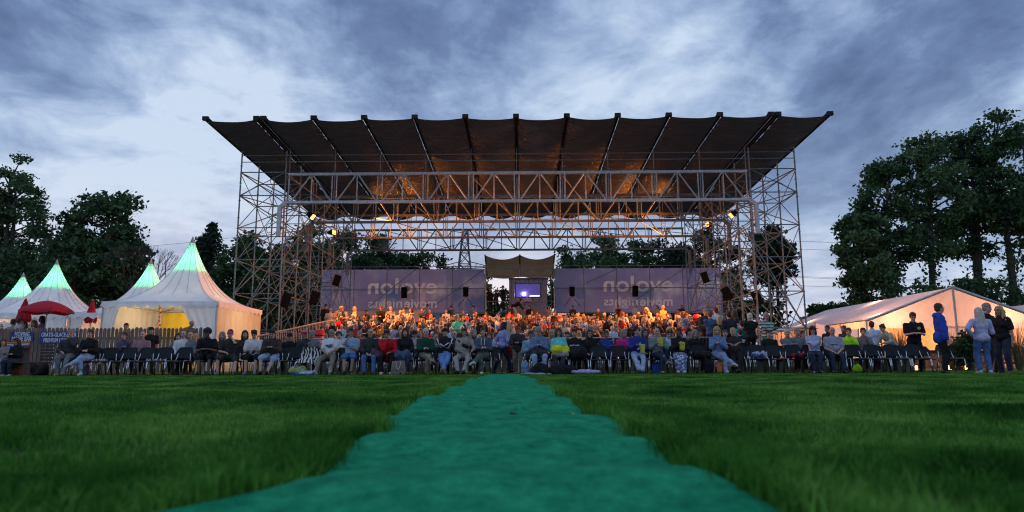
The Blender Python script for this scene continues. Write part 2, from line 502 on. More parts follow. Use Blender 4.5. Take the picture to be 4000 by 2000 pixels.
# 4 lattice girders
def girder(Y, z0, label, chord=alu, cr=.075):
    half = 5 * BAY
    t = thing('lattice_girder', label, 'lattice girder', (XS, Y, z0), 0, 'lattice girders spanning under the stand roof')
    H = 1.62
    for z, nm in ((0, 'bottom_chord'), (H, 'top_chord')):
        for dy in (0,):
            MB().box((0, dy, z), (2 * half + .1, .16, .14)).build(nm, chord, t)
    br = chord if chord is not alu else M('girder_web', (.36, .37, .40), .45, .3, var=.3, scale=10)
    for k in range(10):
        x0 = -half + k * BAY; xm = x0 + BAY / 2
        for a, b in (((x0 + .17, 0, .05), (xm - .07, 0, H - .05)), ((xm + .07, 0, H - .05), (x0 + BAY - .17, 0, .05))):
            MB().tube([a, b], .045, 8).build('diagonal', br, t)
        MB().tube([(xm, 0, .05), (xm, 0, H - .05)], .035, 8).build('web_post', br, t)
    for k in range(11):
        x0 = -half + k * BAY
        mb = MB()
        for dx in ((-.13, .13) if 0 < k < 10 else ((.0,))):
            mb.tube([(x0 + dx, 0, .05), (x0 + dx, 0, H - .05)], .035, 8)
        if 0 < k < 10: mb.tube([(x0, .0, -.05), (x0, .0, H + .25)], .026, 6)
        mb.build('joint_post', br, t)
    for s in (-1, 1):   # cranked end foot hanging into the tower
        mb = MB()
        mb.box((s * (half + .28), 0, -.14), (.62, .14, .2), Matrix.Rotation(s * .75, 3, 'Y'))
        mb.box((s * (half + .45), 0, -1.05), (.2, .2, 1.75))
        mb.build('end_foot', chord, t)
    return t
YT = [37.4, 42.5, 47.6, 52.7]
ZT = [9.36, 9.28, 9.22, 9.18]
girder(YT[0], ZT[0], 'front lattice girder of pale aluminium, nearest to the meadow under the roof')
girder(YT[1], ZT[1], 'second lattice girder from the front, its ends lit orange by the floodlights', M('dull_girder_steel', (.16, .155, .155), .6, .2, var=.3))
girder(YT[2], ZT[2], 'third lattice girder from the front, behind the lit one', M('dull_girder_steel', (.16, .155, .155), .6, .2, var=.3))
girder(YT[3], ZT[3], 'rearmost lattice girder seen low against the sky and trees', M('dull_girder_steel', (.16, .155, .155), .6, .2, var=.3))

XO, XI = 15.6, 13.05
def roof_z(y): return 12.72 - (y - 33.2) * .047
def tower(side, label):
    t = thing('scaffold_tower', label, 'scaffold tower', (XS, 37.4, 0), 0, 'scaffold towers carrying the stand roof')
    ys = [k * BAY for k in range(7)]
    lv = [.35, 2.2, 4.2, 6.1, 7.9, 9.75, 11.1]
    node = lambda x, y, z: (side * x, y, z)
    for y in ys:
        top = roof_z(37.4 + y) - .15
        for x in (XO, XI):
            mb = MB(); mb.tube([node(x, y, 0), node(x, y, top)], .042, 6)
            z = .5
            while z < top - .3:
                mb.tube([node(x, y, z - .012), node(x, y, z + .012)], .075, 6); z += 1.0
            mb.build('standard', steel_d, t)
    i = 0
    for z in lv:
        for x in (XO, XI):
            mb = MB(); mb.tube([node(x, ys[0], z), node(x, ys[-1], z)], .032, 6); mb.build('long_ledger', steel_d, t)
        for y in ys:
            zz = z + (.0 if y != 0 else .02)
            mb = MB(); mb.tube([node(XI, y, zz), node(XO, y, zz)], .032, 6); mb.build('cross_ledger', steel_d, t)
    for y in (ys[0],):
        for z in (12.1, 11.72):
            MB().tube([node(XI, y, z), node(XO, y, min(z, roof_z(37.4) - .2))], .024, 6).build('cross_ledger', steel_d, t)
    for j in range(6):       # braces in the long faces
        for li in range(len(lv) - 1):
            for x in (XO, XI):
                a, b = (j, j + 1) if (j + li) % 2 == 0 else (j + 1, j)
                if (j * 3 + li * 2 + (x == XI)) % 5 < 3: MB().tube([node(x - .05, ys[b], lv[li]), node(x - .05, ys[a], lv[li + 1])], .024, 6).build('diagonal_brace', steel_d, t)
                MB().tube([node(x + .05, ys[a], lv[li]), node(x + .05, ys[b], lv[li + 1])], .024, 6).build('diagonal_brace', steel_d, t)
    for j, y in enumerate(ys):
        for li in range(len(lv) - 1):
            a, b = (XI, XO) if (li + j) % 2 == 0 else (XO, XI)
            if j % 2 == 0 or li > 1:
                MB().tube([node(a, y - .06, lv[li]), node(b, y - .06, lv[li + 1])], .024, 6).build('cross_brace', steel_d, t)
    for y in ys:
        for x in (XO, XI): MB().box(node(x, y, .03), (.3, .3, .04)).build('base_plate', steel_d, t)
    for (x, y, z0, z1) in ((XI + .9, .3, 11.0, 8.2), (XO - .8, 5.2, 9.6, 7.9)):
        mb = MB(); P = [node(x + .10 * math.sin(k * 1.3), y + .05 * math.cos(k), z0 + (z1 - z0) * k / 14) for k in range(15)]
        mb.tube(P, .016, 5); mb.tube([node(x + .16 * math.cos(a), y, z1 - .25 + .28 * math.sin(a)) for a in np.linspace(0, 4 * PI, 30)], .014, 4); mb.build('hanging_cable', black_m, t)
    # long raking braces
    rk = [((XO, 0, 2.2), (XI - .6, 0, 7.9)), ((XO, 0, 7.9), (XI - .5, 2.5, 9.9)), ((XO, 0, 9.75), (XI - .9, 5.1, 9.5)), ((XO, 0, 4.2), (XI, 5.1, 9.75)),
          ((XO, 0, 11.1), (XI - .2, 2.5, 9.9)), ((XO, 2.57, 7.9), (XI - .8, 7.7, 9.6)), ((XO, 5.14, 2.2), (XI - 1, 10.3, 8.6)), ((XO, 2.57, 2.2), (XI, 5.1, 6.1))]
    for a, b in rk:
        MB().tube([node(*a), node(*b)], .03, 6).build('raking_brace', steel_d, t)
    return t
tower(-1, 'tall tube scaffold tower on the left, beside the white pagoda tent')
tower(1, 'tall tube scaffold tower on the right, beside the lit marquee')

# roof
def roof():
    t = thing('stand_roof', 'dark sagging tarpaulin roof on long beams over the grandstand', 'grandstand roof', (XS, 33.2, 0))
    fab = bpy.data.materials.new('roof_tarpaulin'); fab.use_nodes = True
    nt = fab.node_tree; n, l = nt.nodes, nt.links; b = n['Principled BSDF']
    tc = n.new('ShaderNodeTexCoord')
    mp = n.new('ShaderNodeMapping'); mp.inputs['Scale'].default_value = (.35, 3.2, 3.2)
    l.new(tc.outputs['Object'], mp.inputs[0])
    t1 = n.new('ShaderNodeTexNoise'); t1.inputs['Scale'].default_value = 1.6; t1.inputs['Detail'].default_value = 7; t1.inputs['Distortion'].default_value = .4
    l.new(mp.outputs[0], t1.inputs[0])
    r = n.new('ShaderNodeValToRGB'); r.color_ramp.elements[0].position = .35; r.color_ramp.elements[1].position = .7
    r.color_ramp.elements[0].color = (.022, .021, .021, 1); r.color_ramp.elements[1].color = (.078, .071, .066, 1)
    l.new(t1.outputs[0], r.inputs[0]); l.new(r.outputs[0], b.inputs['Base Color'])
    b.inputs['Roughness'].default_value = .36; b.inputs['Specular IOR Level'].default_value = .5
    t2 = n.new('ShaderNodeTexNoise'); t2.inputs['Scale'].default_value = 3.0; t2.inputs['Detail'].default_value = 6; t2.inputs['Distortion'].default_value = .8
    l.new(mp.outputs[0], t2.inputs[0])
    bn = n.new('ShaderNodeBump'); bn.inputs['Strength'].default_value = 1.0; bn.inputs['Distance'].default_value = .5
    l.new(t2.outputs[0], bn.inputs['Height']); l.new(bn.outputs[0], b.inputs['Normal'])
    tr = n.new('ShaderNodeBsdfTranslucent'); tr.inputs[0].default_value = (.05, .04, .035, 1)
    mx = n.new('ShaderNodeMixShader'); mx.inputs[0].default_value = .22
    l.new(b.outputs[0], mx.inputs[1]); l.new(tr.outputs[0], mx.inputs[2]); l.new(mx.outputs[0], n['Material Output'].inputs[0])
    xs = [-15.8] + [-13.2 + 0.0] + [-12.85 + BAY * k for k in range(11)] + [13.2] + [15.8]
    L = 18.4; ny = 150
    beams = M('roof_beam_paint', (.030, .027, .027), .9, 0, var=.4, spec=.06)
    for k, x in enumerate(xs):
        mb = MB()
        za = roof_z(33.2) + .02; zb = roof_z(33.2 + L) + .02
        ang = math.atan2(zb - za, L)
        rm = Matrix.Rotation(ang, 3, 'X')
        for dx in (-.05, .05):
            mb.box((x + dx, L / 2, (za + zb) / 2 - .02), (.035, L + .1, .15), rm)
        mb.box((x, L / 2, (za + zb) / 2 + .06), (.24, L + .05, .03), rm)
        mb.box((x, -.02, za), (.3, .16, .2))
        mb.build('roof_beam', beams, t)
    for k in range(len(xs) - 1):
        a, b2 = xs[k], xs[k + 1]; w = b2 - a
        if w < .5: continue
        nx = 18; rows = []
        for j in range(ny + 1):
            y = L * j / ny
            # extra billow towards the back edge
            row = []
            for i in range(nx + 1):
                u = i / nx; x = a + .09 + (w - .18) * u
                sag = (.11 + .016 * y + .03 * math.sin(y * .55 + k)) * 4 * u * (1 - u)
                edge = (abs(2 * u - 1)) ** 1.2
                rip = mnoise.noise(Vector((x * .5, y * 3.1, k * 3.1))) * .05 * (.3 + .7 * edge) + mnoise.noise(Vector((x * .9, y * 7.3, k))) * .022
                row.append((x, y - .12 * (1 - 4 * (u - .5) ** 2) * (j == 0) * 0, roof_z(33.2 + y) - .06 - sag + rip))
            rows.append(row)
        mb = MB(); mb.grid(rows); mb.build('tarpaulin_bay', fab, t, smooth=True)
    # rear purlin and tie rods that run under the sheet
    for (y, z, r_) in ((4.2, 12.1, .028), (4.2, 11.72, .028), (9.3, 11.0, .03), (14.4, 10.9, .03), (18.2, 11.2, .035)):
        MB().tube([(-13, y, z), (13, y, z)], r_, 6).build('tie_tube', steel_d, t)
    for k in range(11):
        x = -12.85 + BAY * k
        for y in (4.2, 9.3, 14.4):
            MB().tube([(x, y, 9.4), (x, y, roof_z(33.2 + y) - .1)], .028, 6).build('hanger_post', steel_d, t)
    # wind braces between the girders
    for g in range(3):
        for k in range(0, 10, 2):
            x = -12.85 + BAY * k
            y0, y1 = YT[g] - 33.2, YT[g + 1] - 33.2
            MB().tube([(x, y0, 9.25 + (1.55 if g == 0 else 0)), (x + BAY, y1, 9.25)], .028, 6).build('wind_brace', steel_d, t)
            MB().tube([(x + 2 * BAY, y0, 9.3), (x + BAY, y1, 10.7)], .028, 6).build('wind_brace', steel_d, t)
    return t
roof()

# floodlights on the girder ends
def floodlight(x, y, z, aim, power, label, face_emit, cone=150):
    t = thing('floodlight', label, 'floodlight', (x, y, z), 0, 'orange floodlights under the stand roof')
    d = (Vector(aim) - Vector((x, y, z))).normalized()
    q = d.to_track_quat('-Y', 'Z').to_matrix()
    mb = MB(); mb.box((0, .09, 0), (.46, .16, .36), None); mb.box((0, .22, 0), (.3, .12, .24))
    for v in range(5): mb.box((-.16 + .08 * v, .3, 0), (.012, .08, .24))
    o = mb.build('housing', black_m, t); o.rotation_euler = q.to_euler()
    em = M('sodium_lamp_glass_bright' if face_emit > 10 else 'sodium_lamp_glass', (.9, .6, .3), .3, emit=(1.0, .38, .07), estr=4.5 if face_emit > 10 else 1.6)
    g = MB(); g.box((0, .0, 0), (.40, .02, .30)); o = g.build('lamp_glass', em, t); o.rotation_euler = q.to_euler()
    MB().tube([(0, 0, -.2), (0, .1, -.45), (0, .1, -.6)], .02, 6).build('bracket', black_m, t)
    ld = bpy.data.lights.new('floodlight_lamp', 'SPOT'); ld.energy = power; ld.color = (1.0, .285, .04)
    ld.spot_size = R(cone); ld.spot_blend = .9; ld.shadow_soft_size = .15
    lo = bpy.data.objects.new('lamp', ld); COL.objects.link(lo); lo.parent = t
    lo.location = d * .06
    lo.rotation_euler = d.to_track_quat('-Z', 'Y').to_euler()
FLOOD = 12500
pL = at(1222, 848, 38.3); pR = at(2856, 842, 38.3)
floodlight(pL.x, 38.3, pL.z, (-1, 38.0, 0), FLOOD, 'glaring orange floodlight by the left end of the second girder', 14, 116)
floodlight(pR.x, 38.3, pR.z, (1, 38.5, 0), FLOOD, 'orange floodlight facing inwards by the right end of the second girder', 3.5, 116)
pL = at(1305, 908, 47.0); pR = at(2762, 878, 47.0)
floodlight(pL.x, 47.0, pL.z, (2, 41.5, 10.6), FLOOD * .9, 'orange floodlight on the left end of the third girder', 3.5, 75)
floodlight(pR.x, 47.0, pR.z, (-1, 42, 10.6), FLOOD * .9, 'orange floodlight on the right end of the third girder', 3.5, 75)

# ------------------------------------------------------------------ tiered stand
ROWS = [(30.0, .35), (32.0, .68), (34.0, 1.0), (36.0, 1.30), (38.0, 1.58), (40.0, 1.82), (42.0, 2.05)]
LOUNGE = [(44.4, 2.35), (46.5, 2.62), (48.6, 2.90), (50.7, 3.22)]
deck = M('plywood_deck', (.075, .065, .055), .85, var=.4, scale=3)
def stand():
    t = thing('tiered_stand', 'stepped seating stand full of spectators under the big roof', 'grandstand', (XS, 29, 0))
    y0s = [r[0] - .55 for r in ROWS] + [LOUNGE[0][0] - 1.2, LOUNGE[1][0] - 1.2, LOUNGE[2][0] - 1.2, LOUNGE[3][0] - 1.2, 54.2]
    zs = [r[1] for r in ROWS] + [r[1] for r in LOUNGE]
    for k, z in enumerate(zs):
        hw = 10.6 if k < 7 else 12.9 if k < 10 else 15.5
        a, b = y0s[k], y0s[k + 1]
        MB().box((0, (a + b) / 2 - 29, z / 2 + .0), (2 * hw, b - a - .004, z)).build('tier', deck, t)
        if k < 7:
            MB().box((0, ROWS[k][0] - 29 + .08, z + .43), (2 * hw - .6, .34, .04)).build('bench_seat', M('bench_board', (.12, .10, .085), .7, var=.3), t)
    # barrier tubes along the front
    mb = MB(); mb.tube([(-8.3, -1.0, 1.36), (8.5, -1.0, 1.36)], .03, 6)
    for k in range(9): mb.tube([(-8.3 + 2.1 * k, -1, 0), (-8.3 + 2.1 * k, -1, 1.36)], .025, 6)
    mb.build('front_rail', steel, t)
    # side railings climbing with the tiers
    for s in (-1, 1):
        mb = MB()
        P = [(s * 10.7, -.6, 1.5), (s * 10.7, 7.3, 2.5), (s * 10.7, 14, 3.3)]
        mb.tube(P, .035, 6)
        for k in range(60):
            y = -.6 + 14.6 * k / 59
            z = 1.5 + (y + .6) * .1266 if y < 7.3 else 2.5 + (y - 7.3) * .1194
            mb.tube([(s * 10.7, y, z), (s * 10.7, y, z - 1.1)], .012, 4)
        mb.build('side_railing', steel, t)
    # rear railing
    zf = LOUNGE[3][1]
    mb = MB(); mb.tube([(-15.4, 24.2, zf + 1.1), (15.4, 24.2, zf + 1.1)], .03, 6); mb.tube([(-15.4, 24.2, zf + .15), (15.4, 24.2, zf + .15)], .02, 6)
    for k in range(206): mb.tube([(-15.4 + .15 * k, 24.2, zf + .15), (-15.4 + .15 * k, 24.2, zf + 1.1)], .009, 4)
    mb.build('rear_railing', steel_d, t)
stand()
# side platform for the people standing right of the stand
MB_ = MB(); MB_.box((0, 0, .2), (6.6, 3.2, .4)); MB_.box((0, 0, .44), (6.7, 3.3, .06))
for k in range(4): MB_.box((-2.4 + 1.6 * k, -1.62, .2), (.08, .05, .4))
tag(MB_.build('side_platform', deck, loc=(10.9, 27.0, 0)), 'low wooden platform under the standing people right of the stand', 'platform')

# ------------------------------------------------------------------ banner scaffold at the back
def mirrored(body, size, mat, x, z, y, parent, width, bold=0.0, name='lettering'):
    me = text_mesh(body, size, mat, .004, bold, 1.0)
    co = np.empty(len(me.vertices) * 3); me.vertices.foreach_get('co', co); co = co.reshape(-1, 3)
    w = co[:, 0].max() - co[:, 0].min(); cx = (co[:, 0].max() + co[:, 0].min()) / 2
    co[:, 0] = -(co[:, 0] - cx) * width / w
    out = np.stack([co[:, 0], -co[:, 2], co[:, 1]], 1)
    me.vertices.foreach_set('co', out.ravel()); me.flip_normals(); me.update()
    o = link(name, me, parent); o.location = (x, y, z); return o
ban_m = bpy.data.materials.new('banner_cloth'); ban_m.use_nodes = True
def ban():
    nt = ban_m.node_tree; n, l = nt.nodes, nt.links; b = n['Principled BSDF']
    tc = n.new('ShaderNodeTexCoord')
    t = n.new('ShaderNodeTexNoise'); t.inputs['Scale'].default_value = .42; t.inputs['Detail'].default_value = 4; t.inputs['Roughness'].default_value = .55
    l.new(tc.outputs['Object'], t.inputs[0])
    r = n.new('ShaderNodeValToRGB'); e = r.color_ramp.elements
    e[0].position = .44; e[0].color = (.38, .375, .64, 1); e[1].position = .68; e[1].color = (.88, .87, .93, 1)  # pale blotches painted into the colour imitate sky light shining through the cloth
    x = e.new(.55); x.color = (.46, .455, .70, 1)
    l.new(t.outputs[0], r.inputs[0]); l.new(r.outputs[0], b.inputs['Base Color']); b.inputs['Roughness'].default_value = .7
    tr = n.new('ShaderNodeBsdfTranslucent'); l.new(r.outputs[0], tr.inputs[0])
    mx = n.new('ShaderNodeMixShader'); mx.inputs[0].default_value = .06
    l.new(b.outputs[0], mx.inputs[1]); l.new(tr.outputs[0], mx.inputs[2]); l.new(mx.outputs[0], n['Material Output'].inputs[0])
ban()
let_m = M('banner_print_white', (.95, .94, .97), .7, var=.03)
YB = 53.9
def banner(x0, x1, tx, label):
    zt, zb = 7.85, 4.3
    t = thing('banner', label, 'banner', ((x0 + x1) / 2, YB, 0), 0, 'wide purple banners behind the stand')
    w = x1 - x0; mb = MB(); rows = []
    for j in range(9):
        z = zb + (zt - zb) * j / 8
        rows.append([(-w / 2 + w * i / 60, .02 * mnoise.noise(Vector((i * .4 + x0, z * .8, 0))), z) for i in range(61)])
    mb.grid(rows); mb.grid([[(x, y + .006, z) for x, y, z in reversed(r)] for r in rows])
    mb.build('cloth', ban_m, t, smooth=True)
    p = at(*tx[0], YB); q = at(*tx[1], YB)
    cx = (x0 + x1) / 2
    a = mirrored('evolon', 1.75, let_m, (p.x + q.x) / 2 - cx, (p.z + q.z) / 2 + .1, -.05, t, abs(q.x - p.x), .035)
    # second line, two weights
    p2 = at(tx[2][0], tx[2][1], YB); q2 = at(tx[3][0], tx[3][1], YB)
    W = abs(q2.x - p2.x); L0 = min(p2.x, q2.x); zz = (p2.z + q2.z) / 2
    mirrored('nights', 1.0, let_m, L0 + W * .25 - cx, zz, -.05, t, W * .49, .006)
    mirrored('movie', 1.0, let_m, L0 + W * .76 - cx, zz - .02, -.05, t, W * .47, .03)
banner(at(1256, 1100, YB).x, at(1893, 1100, YB).x, ((1437, 1126), (1708, 1126), (1437, 1186), (1708, 1186)), 'left purple banner with white reversed lettering behind the upper rows')
banner(at(2168, 1100, YB).x, at(2818, 1100, YB).x, ((2357, 1117), (2628, 1117), (2357, 1178), (2628, 1178)), 'right purple banner with white reversed lettering behind the upper rows')
def rear_scaffold():
    t = thing('rear_scaffold', 'tube scaffold wall holding the two purple banners', 'scaffold', (XS, 53.5, 0))
    xs = [-15.5 + k * 2.58 for k in range(13)]
    for x in xs:
        mb = MB(); mb.tube([(x, 0, 3.0), (x, 0, 8.05)], .034, 6)
        for z in range(8): mb.tube([(x, 0, 3.5 + .5 * z), (x, 0, 3.53 + .5 * z)], .07, 6)
        mb.build('standard', steel_d, t)
    for z, sp in ((8.0, ((-15.5, 15.5),)), (6.25, ((-15.5, -2.6), (2.6, 15.5))), (4.35, ((-15.5, -2.6), (2.6, 15.5)))):
        for a, b in sp: MB().tube([(a, -.05, z), (b, -.05, z)], .03, 6).build('ledger', steel_d, t)
    for a, b in (((1440, 1198), (1625, 1052)), ((1690, 1198), (1893, 1050)), ((2290, 1105), (2410, 1050)), ((2470, 1180), (2680, 1045)), ((1300, 1195), (1340, 1060)), ((2700, 1190), (2740, 1060))):
        p = at(*a, 53.4); q = at(*b, 53.4)
        MB().tube([(p.x - XS, -.1, p.z), (q.x - XS, -.1, q.z)], .034, 6).build('diagonal_brace', steel_d, t)
rear_scaffold()

# projection booth
def booth():
    c = at(2031, 1100, 52.5)
    t = thing('projection_booth', 'corrugated projection cabin with a dark window between the two banners', 'booth', (c.x, 52.6, 0))
    t2 = thing('booth_canopy', 'small brown sagging canopy on a tube frame over the projection cabin', 'canopy', (c.x, 51.6, 0))
    zt = at(2031, 1088, 52.6).z; x0 = at(1990, 1100, 52.6).x - c.x; x1 = at(2136, 1100, 52.6).x - c.x
    zb = LOUNGE[3][1]
    cor = M('corrugated_steel', (.24, .235, .29), .6, .1, var=.25, scale=3)
    dk = M('cabin_trim', (.10, .09, .10), .6)
    # corrugated front with the window opening
    wx0 = at(2013, 1108, 52.6).x - c.x; wx1 = at(2111, 1108, 52.6).x - c.x
    wz1 = at(2013, 1108, 52.6).z; wz0 = at(2013, 1162, 52.6).z
    def corr(xa, xb, za, zb_, y=0):
        n = max(2, int((xb - xa) / .06)); rows = [[], []]
        for i in range(n + 1):
            x = xa + (xb - xa) * i / n; ph = ((x * 3.2) % 1.0)
            yy = y - .05 if ph < .5 else y
            rows[0].append((x, yy, za)); rows[1].append((x, yy, zb_))
        return rows
    mb = MB()
    for a, b, za, z_ in ((x0, wx0, zb, zt), (wx1, x1, zb, zt), (wx0, wx1, zb, wz0), (wx0, wx1, wz1, zt)): mb.grid(corr(a, b, za, z_))
    mb.box(((x0 + x1) / 2, 1.2, zt + .0), (x1 - x0 + .1, 2.5, .08)); mb.box((x0, 1.2, (zt + zb) / 2), (.06, 2.3, zt - zb)); mb.box((x1, 1.2, (zt + zb) / 2), (.06, 2.3, zt - zb)); mb.box(((x0 + x1) / 2, 2.4, (zt + zb) / 2), (x1 - x0, .06, zt - zb - .1))
    mb.build('cabin_wall', cor, t)
    MB().box(((x0 + x1) / 2, -.06, zt - .03), (x1 - x0 + .12, .08, .1)).build('roof_edge', dk, t)
    fr = MB()
    for (cx_, cz, sx, sz) in (((wx0 + wx1) / 2, wz1, wx1 - wx0 + .1, .07), ((wx0 + wx1) / 2, wz0, wx1 - wx0 + .1, .07), (wx0, (wz0 + wz1) / 2, .07, wz1 - wz0 - .07), (wx1, (wz0 + wz1) / 2, .07, wz1 - wz0 - .07)):
        fr.box((cx_, -.07, cz), (sx, .09, sz))
    w = fr.build('window', dk, t)
    MB().box(((wx0 + wx1) / 2, 0.02, (wz0 + wz1) / 2), (wx1 - wx0 - .05, .02, wz1 - wz0 - .05)).build('pane', M('violet_window', (.03, .025, .08), .08, emit=(.10, .07, .42), estr=.35, var=.6, scale=1.2), w)
    pl = at(2047, 1148, 52.5); 
    mb = MB(); mb.tube([(pl.x - c.x, -.12, pl.z), (pl.x - c.x, -.02, pl.z)], .12, 16)
    t3 = mb.build('projector', M('projector_light', (.9, .9, 1), .3, emit=(.86, .72, 1.0), estr=90), None)
    t3.location = (c.x, 52.6, 0); tag(t3, 'glaring round projector lens in the cabin window', 'projector')
    for k in range(8):
        pass
    MB().box((wx0 + .95, -.14, wz0 - .22), (.6, .1, .3)).build('notice_plate', M('notice', (.35, .33, .38), .6, var=.4, scale=30), t)
    ld = bpy.data.lights.new('projector_beam', 'SPOT'); ld.energy = 60; ld.color = (.8, .7, 1); ld.spot_size = R(40); ld.shadow_soft_size = .1
    lo = bpy.data.objects.new('beam', ld); COL.objects.link(lo); lo.parent = t3; lo.location = (pl.x - c.x, -.2, pl.z); lo.rotation_euler = (R(88), 0, 0)
    # interior side lamp strip
    MB().box((wx1 - .45, -.005, wz0 + .12), (.75, .02, .1)).build('monitor', M('monitor_white', (.8, .8, .9), .4, emit=(.8, .8, 1), estr=1.0), t)
    # canopy
    fabm = bpy.data.materials['roof_tarpaulin'].copy(); fabm.name = 'canopy_tarpaulin'
    for nd in fabm.node_tree.nodes:
        if nd.type == 'BSDF_TRANSLUCENT': nd.inputs[0].default_value = (.62, .36, .16, 1)
        if nd.type == 'MIX_SHADER': nd.inputs[0].default_value = .38
    hw = 2.6
    ztop = at(2031, 1001, 51.2).z; zrear = at(2031, 1078, 53.6).z
    for s in (-1, 1):
        rows = []
        for j in range(31):
            v = j / 30; row = []
            for i in range(15):
                u = i / 14; x = s * (.05 + (hw - .1) * u)
                z = ztop + (zrear - ztop) * v - .32 * 4 * u * (1 - u) * (1 - .4 * v) + mnoise.noise(Vector((x * .6, v * 14, 4))) * .04
                row.append((x, -.9 + 3.0 * v, z))
            rows.append(row)
        mb = MB(); mb.grid(rows); mb.build('tarpaulin_bay', fabm, t2, smooth=True)
    for x in (-hw, 0, hw):
        mb = MB(); mb.tube([(x, -.95, ztop + .03), (x, 2.15, zrear + .03)], .05, 6); mb.build('roof_beam', bpy.data.materials['roof_beam_paint'], t2)
        MB().tube([(x, .3, LOUNGE[3][1] if x else zt + .04), (x, .3, ztop - .3)], .035, 6).build('post', steel, t2)
    zg = at(2031, 1080, 51.9).z
    mb = MB(); mb.tube([(-hw, .3, zg), (hw, .3, zg)], .045, 6); mb.tube([(-hw, .3, zg + .6), (hw, .3, zg + .6)], .025, 6)
    for k in range(4):
        x = -hw + .1 + k * 1.28
        mb.tube([(x, .3, zg), (x + .6, .3, zg + .6)], .03, 6); mb.tube([(x + .68, .3, zg + .6), (x + 1.28, .3, zg)], .03, 6)
    mb.build('lattice', steel, t2)
    mb = MB(); z1 = at(2031, 1177, 51.9).z; mb.tube([(-hw, .3, z1), (hw, .3, z1)], .03, 6); mb.build('guard_rail', steel, t2)
booth()

# ------------------------------------------------------------------ loudspeakers
grill = M('speaker_grille', (.008, .008, .010), .9, var=.3, scale=40, bump=.5, spec=.05)
def loudspeaker(px, py, Y, w, h, label, tilt=0.0, rz=0.0, legs=False):
    p = at(px, py, Y)
    t = thing('loudspeaker', label, 'loudspeaker', p, rz, 'black loudspeakers hung around the stand')
    rm = Matrix.Rotation(tilt, 3, 'Y') @ Matrix.Rotation(R(12), 3, 'X')
    mb = MB(); mb.add([rm @ Vector(v) for v in ((-w/2,-.2,-h/2),(w/2,-.2,-h/2),(w/2,-.2,h/2),(-w/2,-.2,h/2),(-w*.36,.22,-h/2),(w*.36,.22,-h/2),(w*.36,.22,h/2),(-w*.36,.22,h/2))],
        [(0,1,2,3),(5,4,7,6),(4,0,3,7),(1,5,6,2),(3,2,6,7),(4,5,1,0)])
    mb.build('cabinet', black_m, t)
    g = MB(); g.box(rm @ Vector((0, -.212, 0)), (w * .9, .012, h * .92), rm); g.build('grille', grill, t)
    y = MB()
    for s in (-1, 1): y.tube([rm @ Vector((s * w * .53, 0, 0)), rm @ Vector((s * w * .53, 0, h * .62))], .018, 6)
    y.tube([rm @ Vector((-w * .53, 0, h * .62)), rm @ Vector((w * .53, 0, h * .62))], .02, 6)
    y.tube([rm @ Vector((0, 0, h * .62)), rm @ Vector((0, .1, h * .62 + .22))], .02, 6)
    y.build('bracket', steel_d, t)
    if legs:
        s = MB()
        for d in (-1, 1): s.tube([(0, -.1, -h / 2), (d * .62, -.1, -h / 2 - .85)], .025, 6)
        s.build('strut', black_m, t)
loudspeaker(1580, 1143, 53.2, .46, .84, 'black loudspeaker hanging in front of the reversed letters of the left banner')
loudspeaker(1820, 1140, 53.2, .42, .72, 'black loudspeaker on splayed struts at the right end of the left banner', legs=True)
loudspeaker(2234, 1138, 53.2, .42, .72, 'black loudspeaker on splayed struts at the left end of the right banner', legs=True)
loudspeaker(2480, 1137, 53.2, .46, .84, 'black loudspeaker hanging in front of the reversed letters of the right banner')
loudspeaker(1314, 1095, 45, .44, .72, 'tilted black loudspeaker on the left tower against the purple banner', R(14), R(25))
loudspeaker(1226, 1163, 42, .5, .8, 'tilted black loudspeaker low on the left tower near the stand', R(14), R(30))
loudspeaker(1114, 1172, 38, .46, .82, 'tilted black loudspeaker low on the left tower, nearest to the white tent', R(14), R(35))
loudspeaker(2755, 1083, 45, .44, .72, 'tilted black loudspeaker on the right tower against the purple banner', R(-14), R(-25))
loudspeaker(2842, 1146, 42, .5, .8, 'tilted black loudspeaker on the right tower, middle one of three', R(-22), R(-30))
loudspeaker(2960, 1163, 38, .46, .82, 'tilted black loudspeaker on the right tower, nearest to the marquee', R(-14), R(-35))

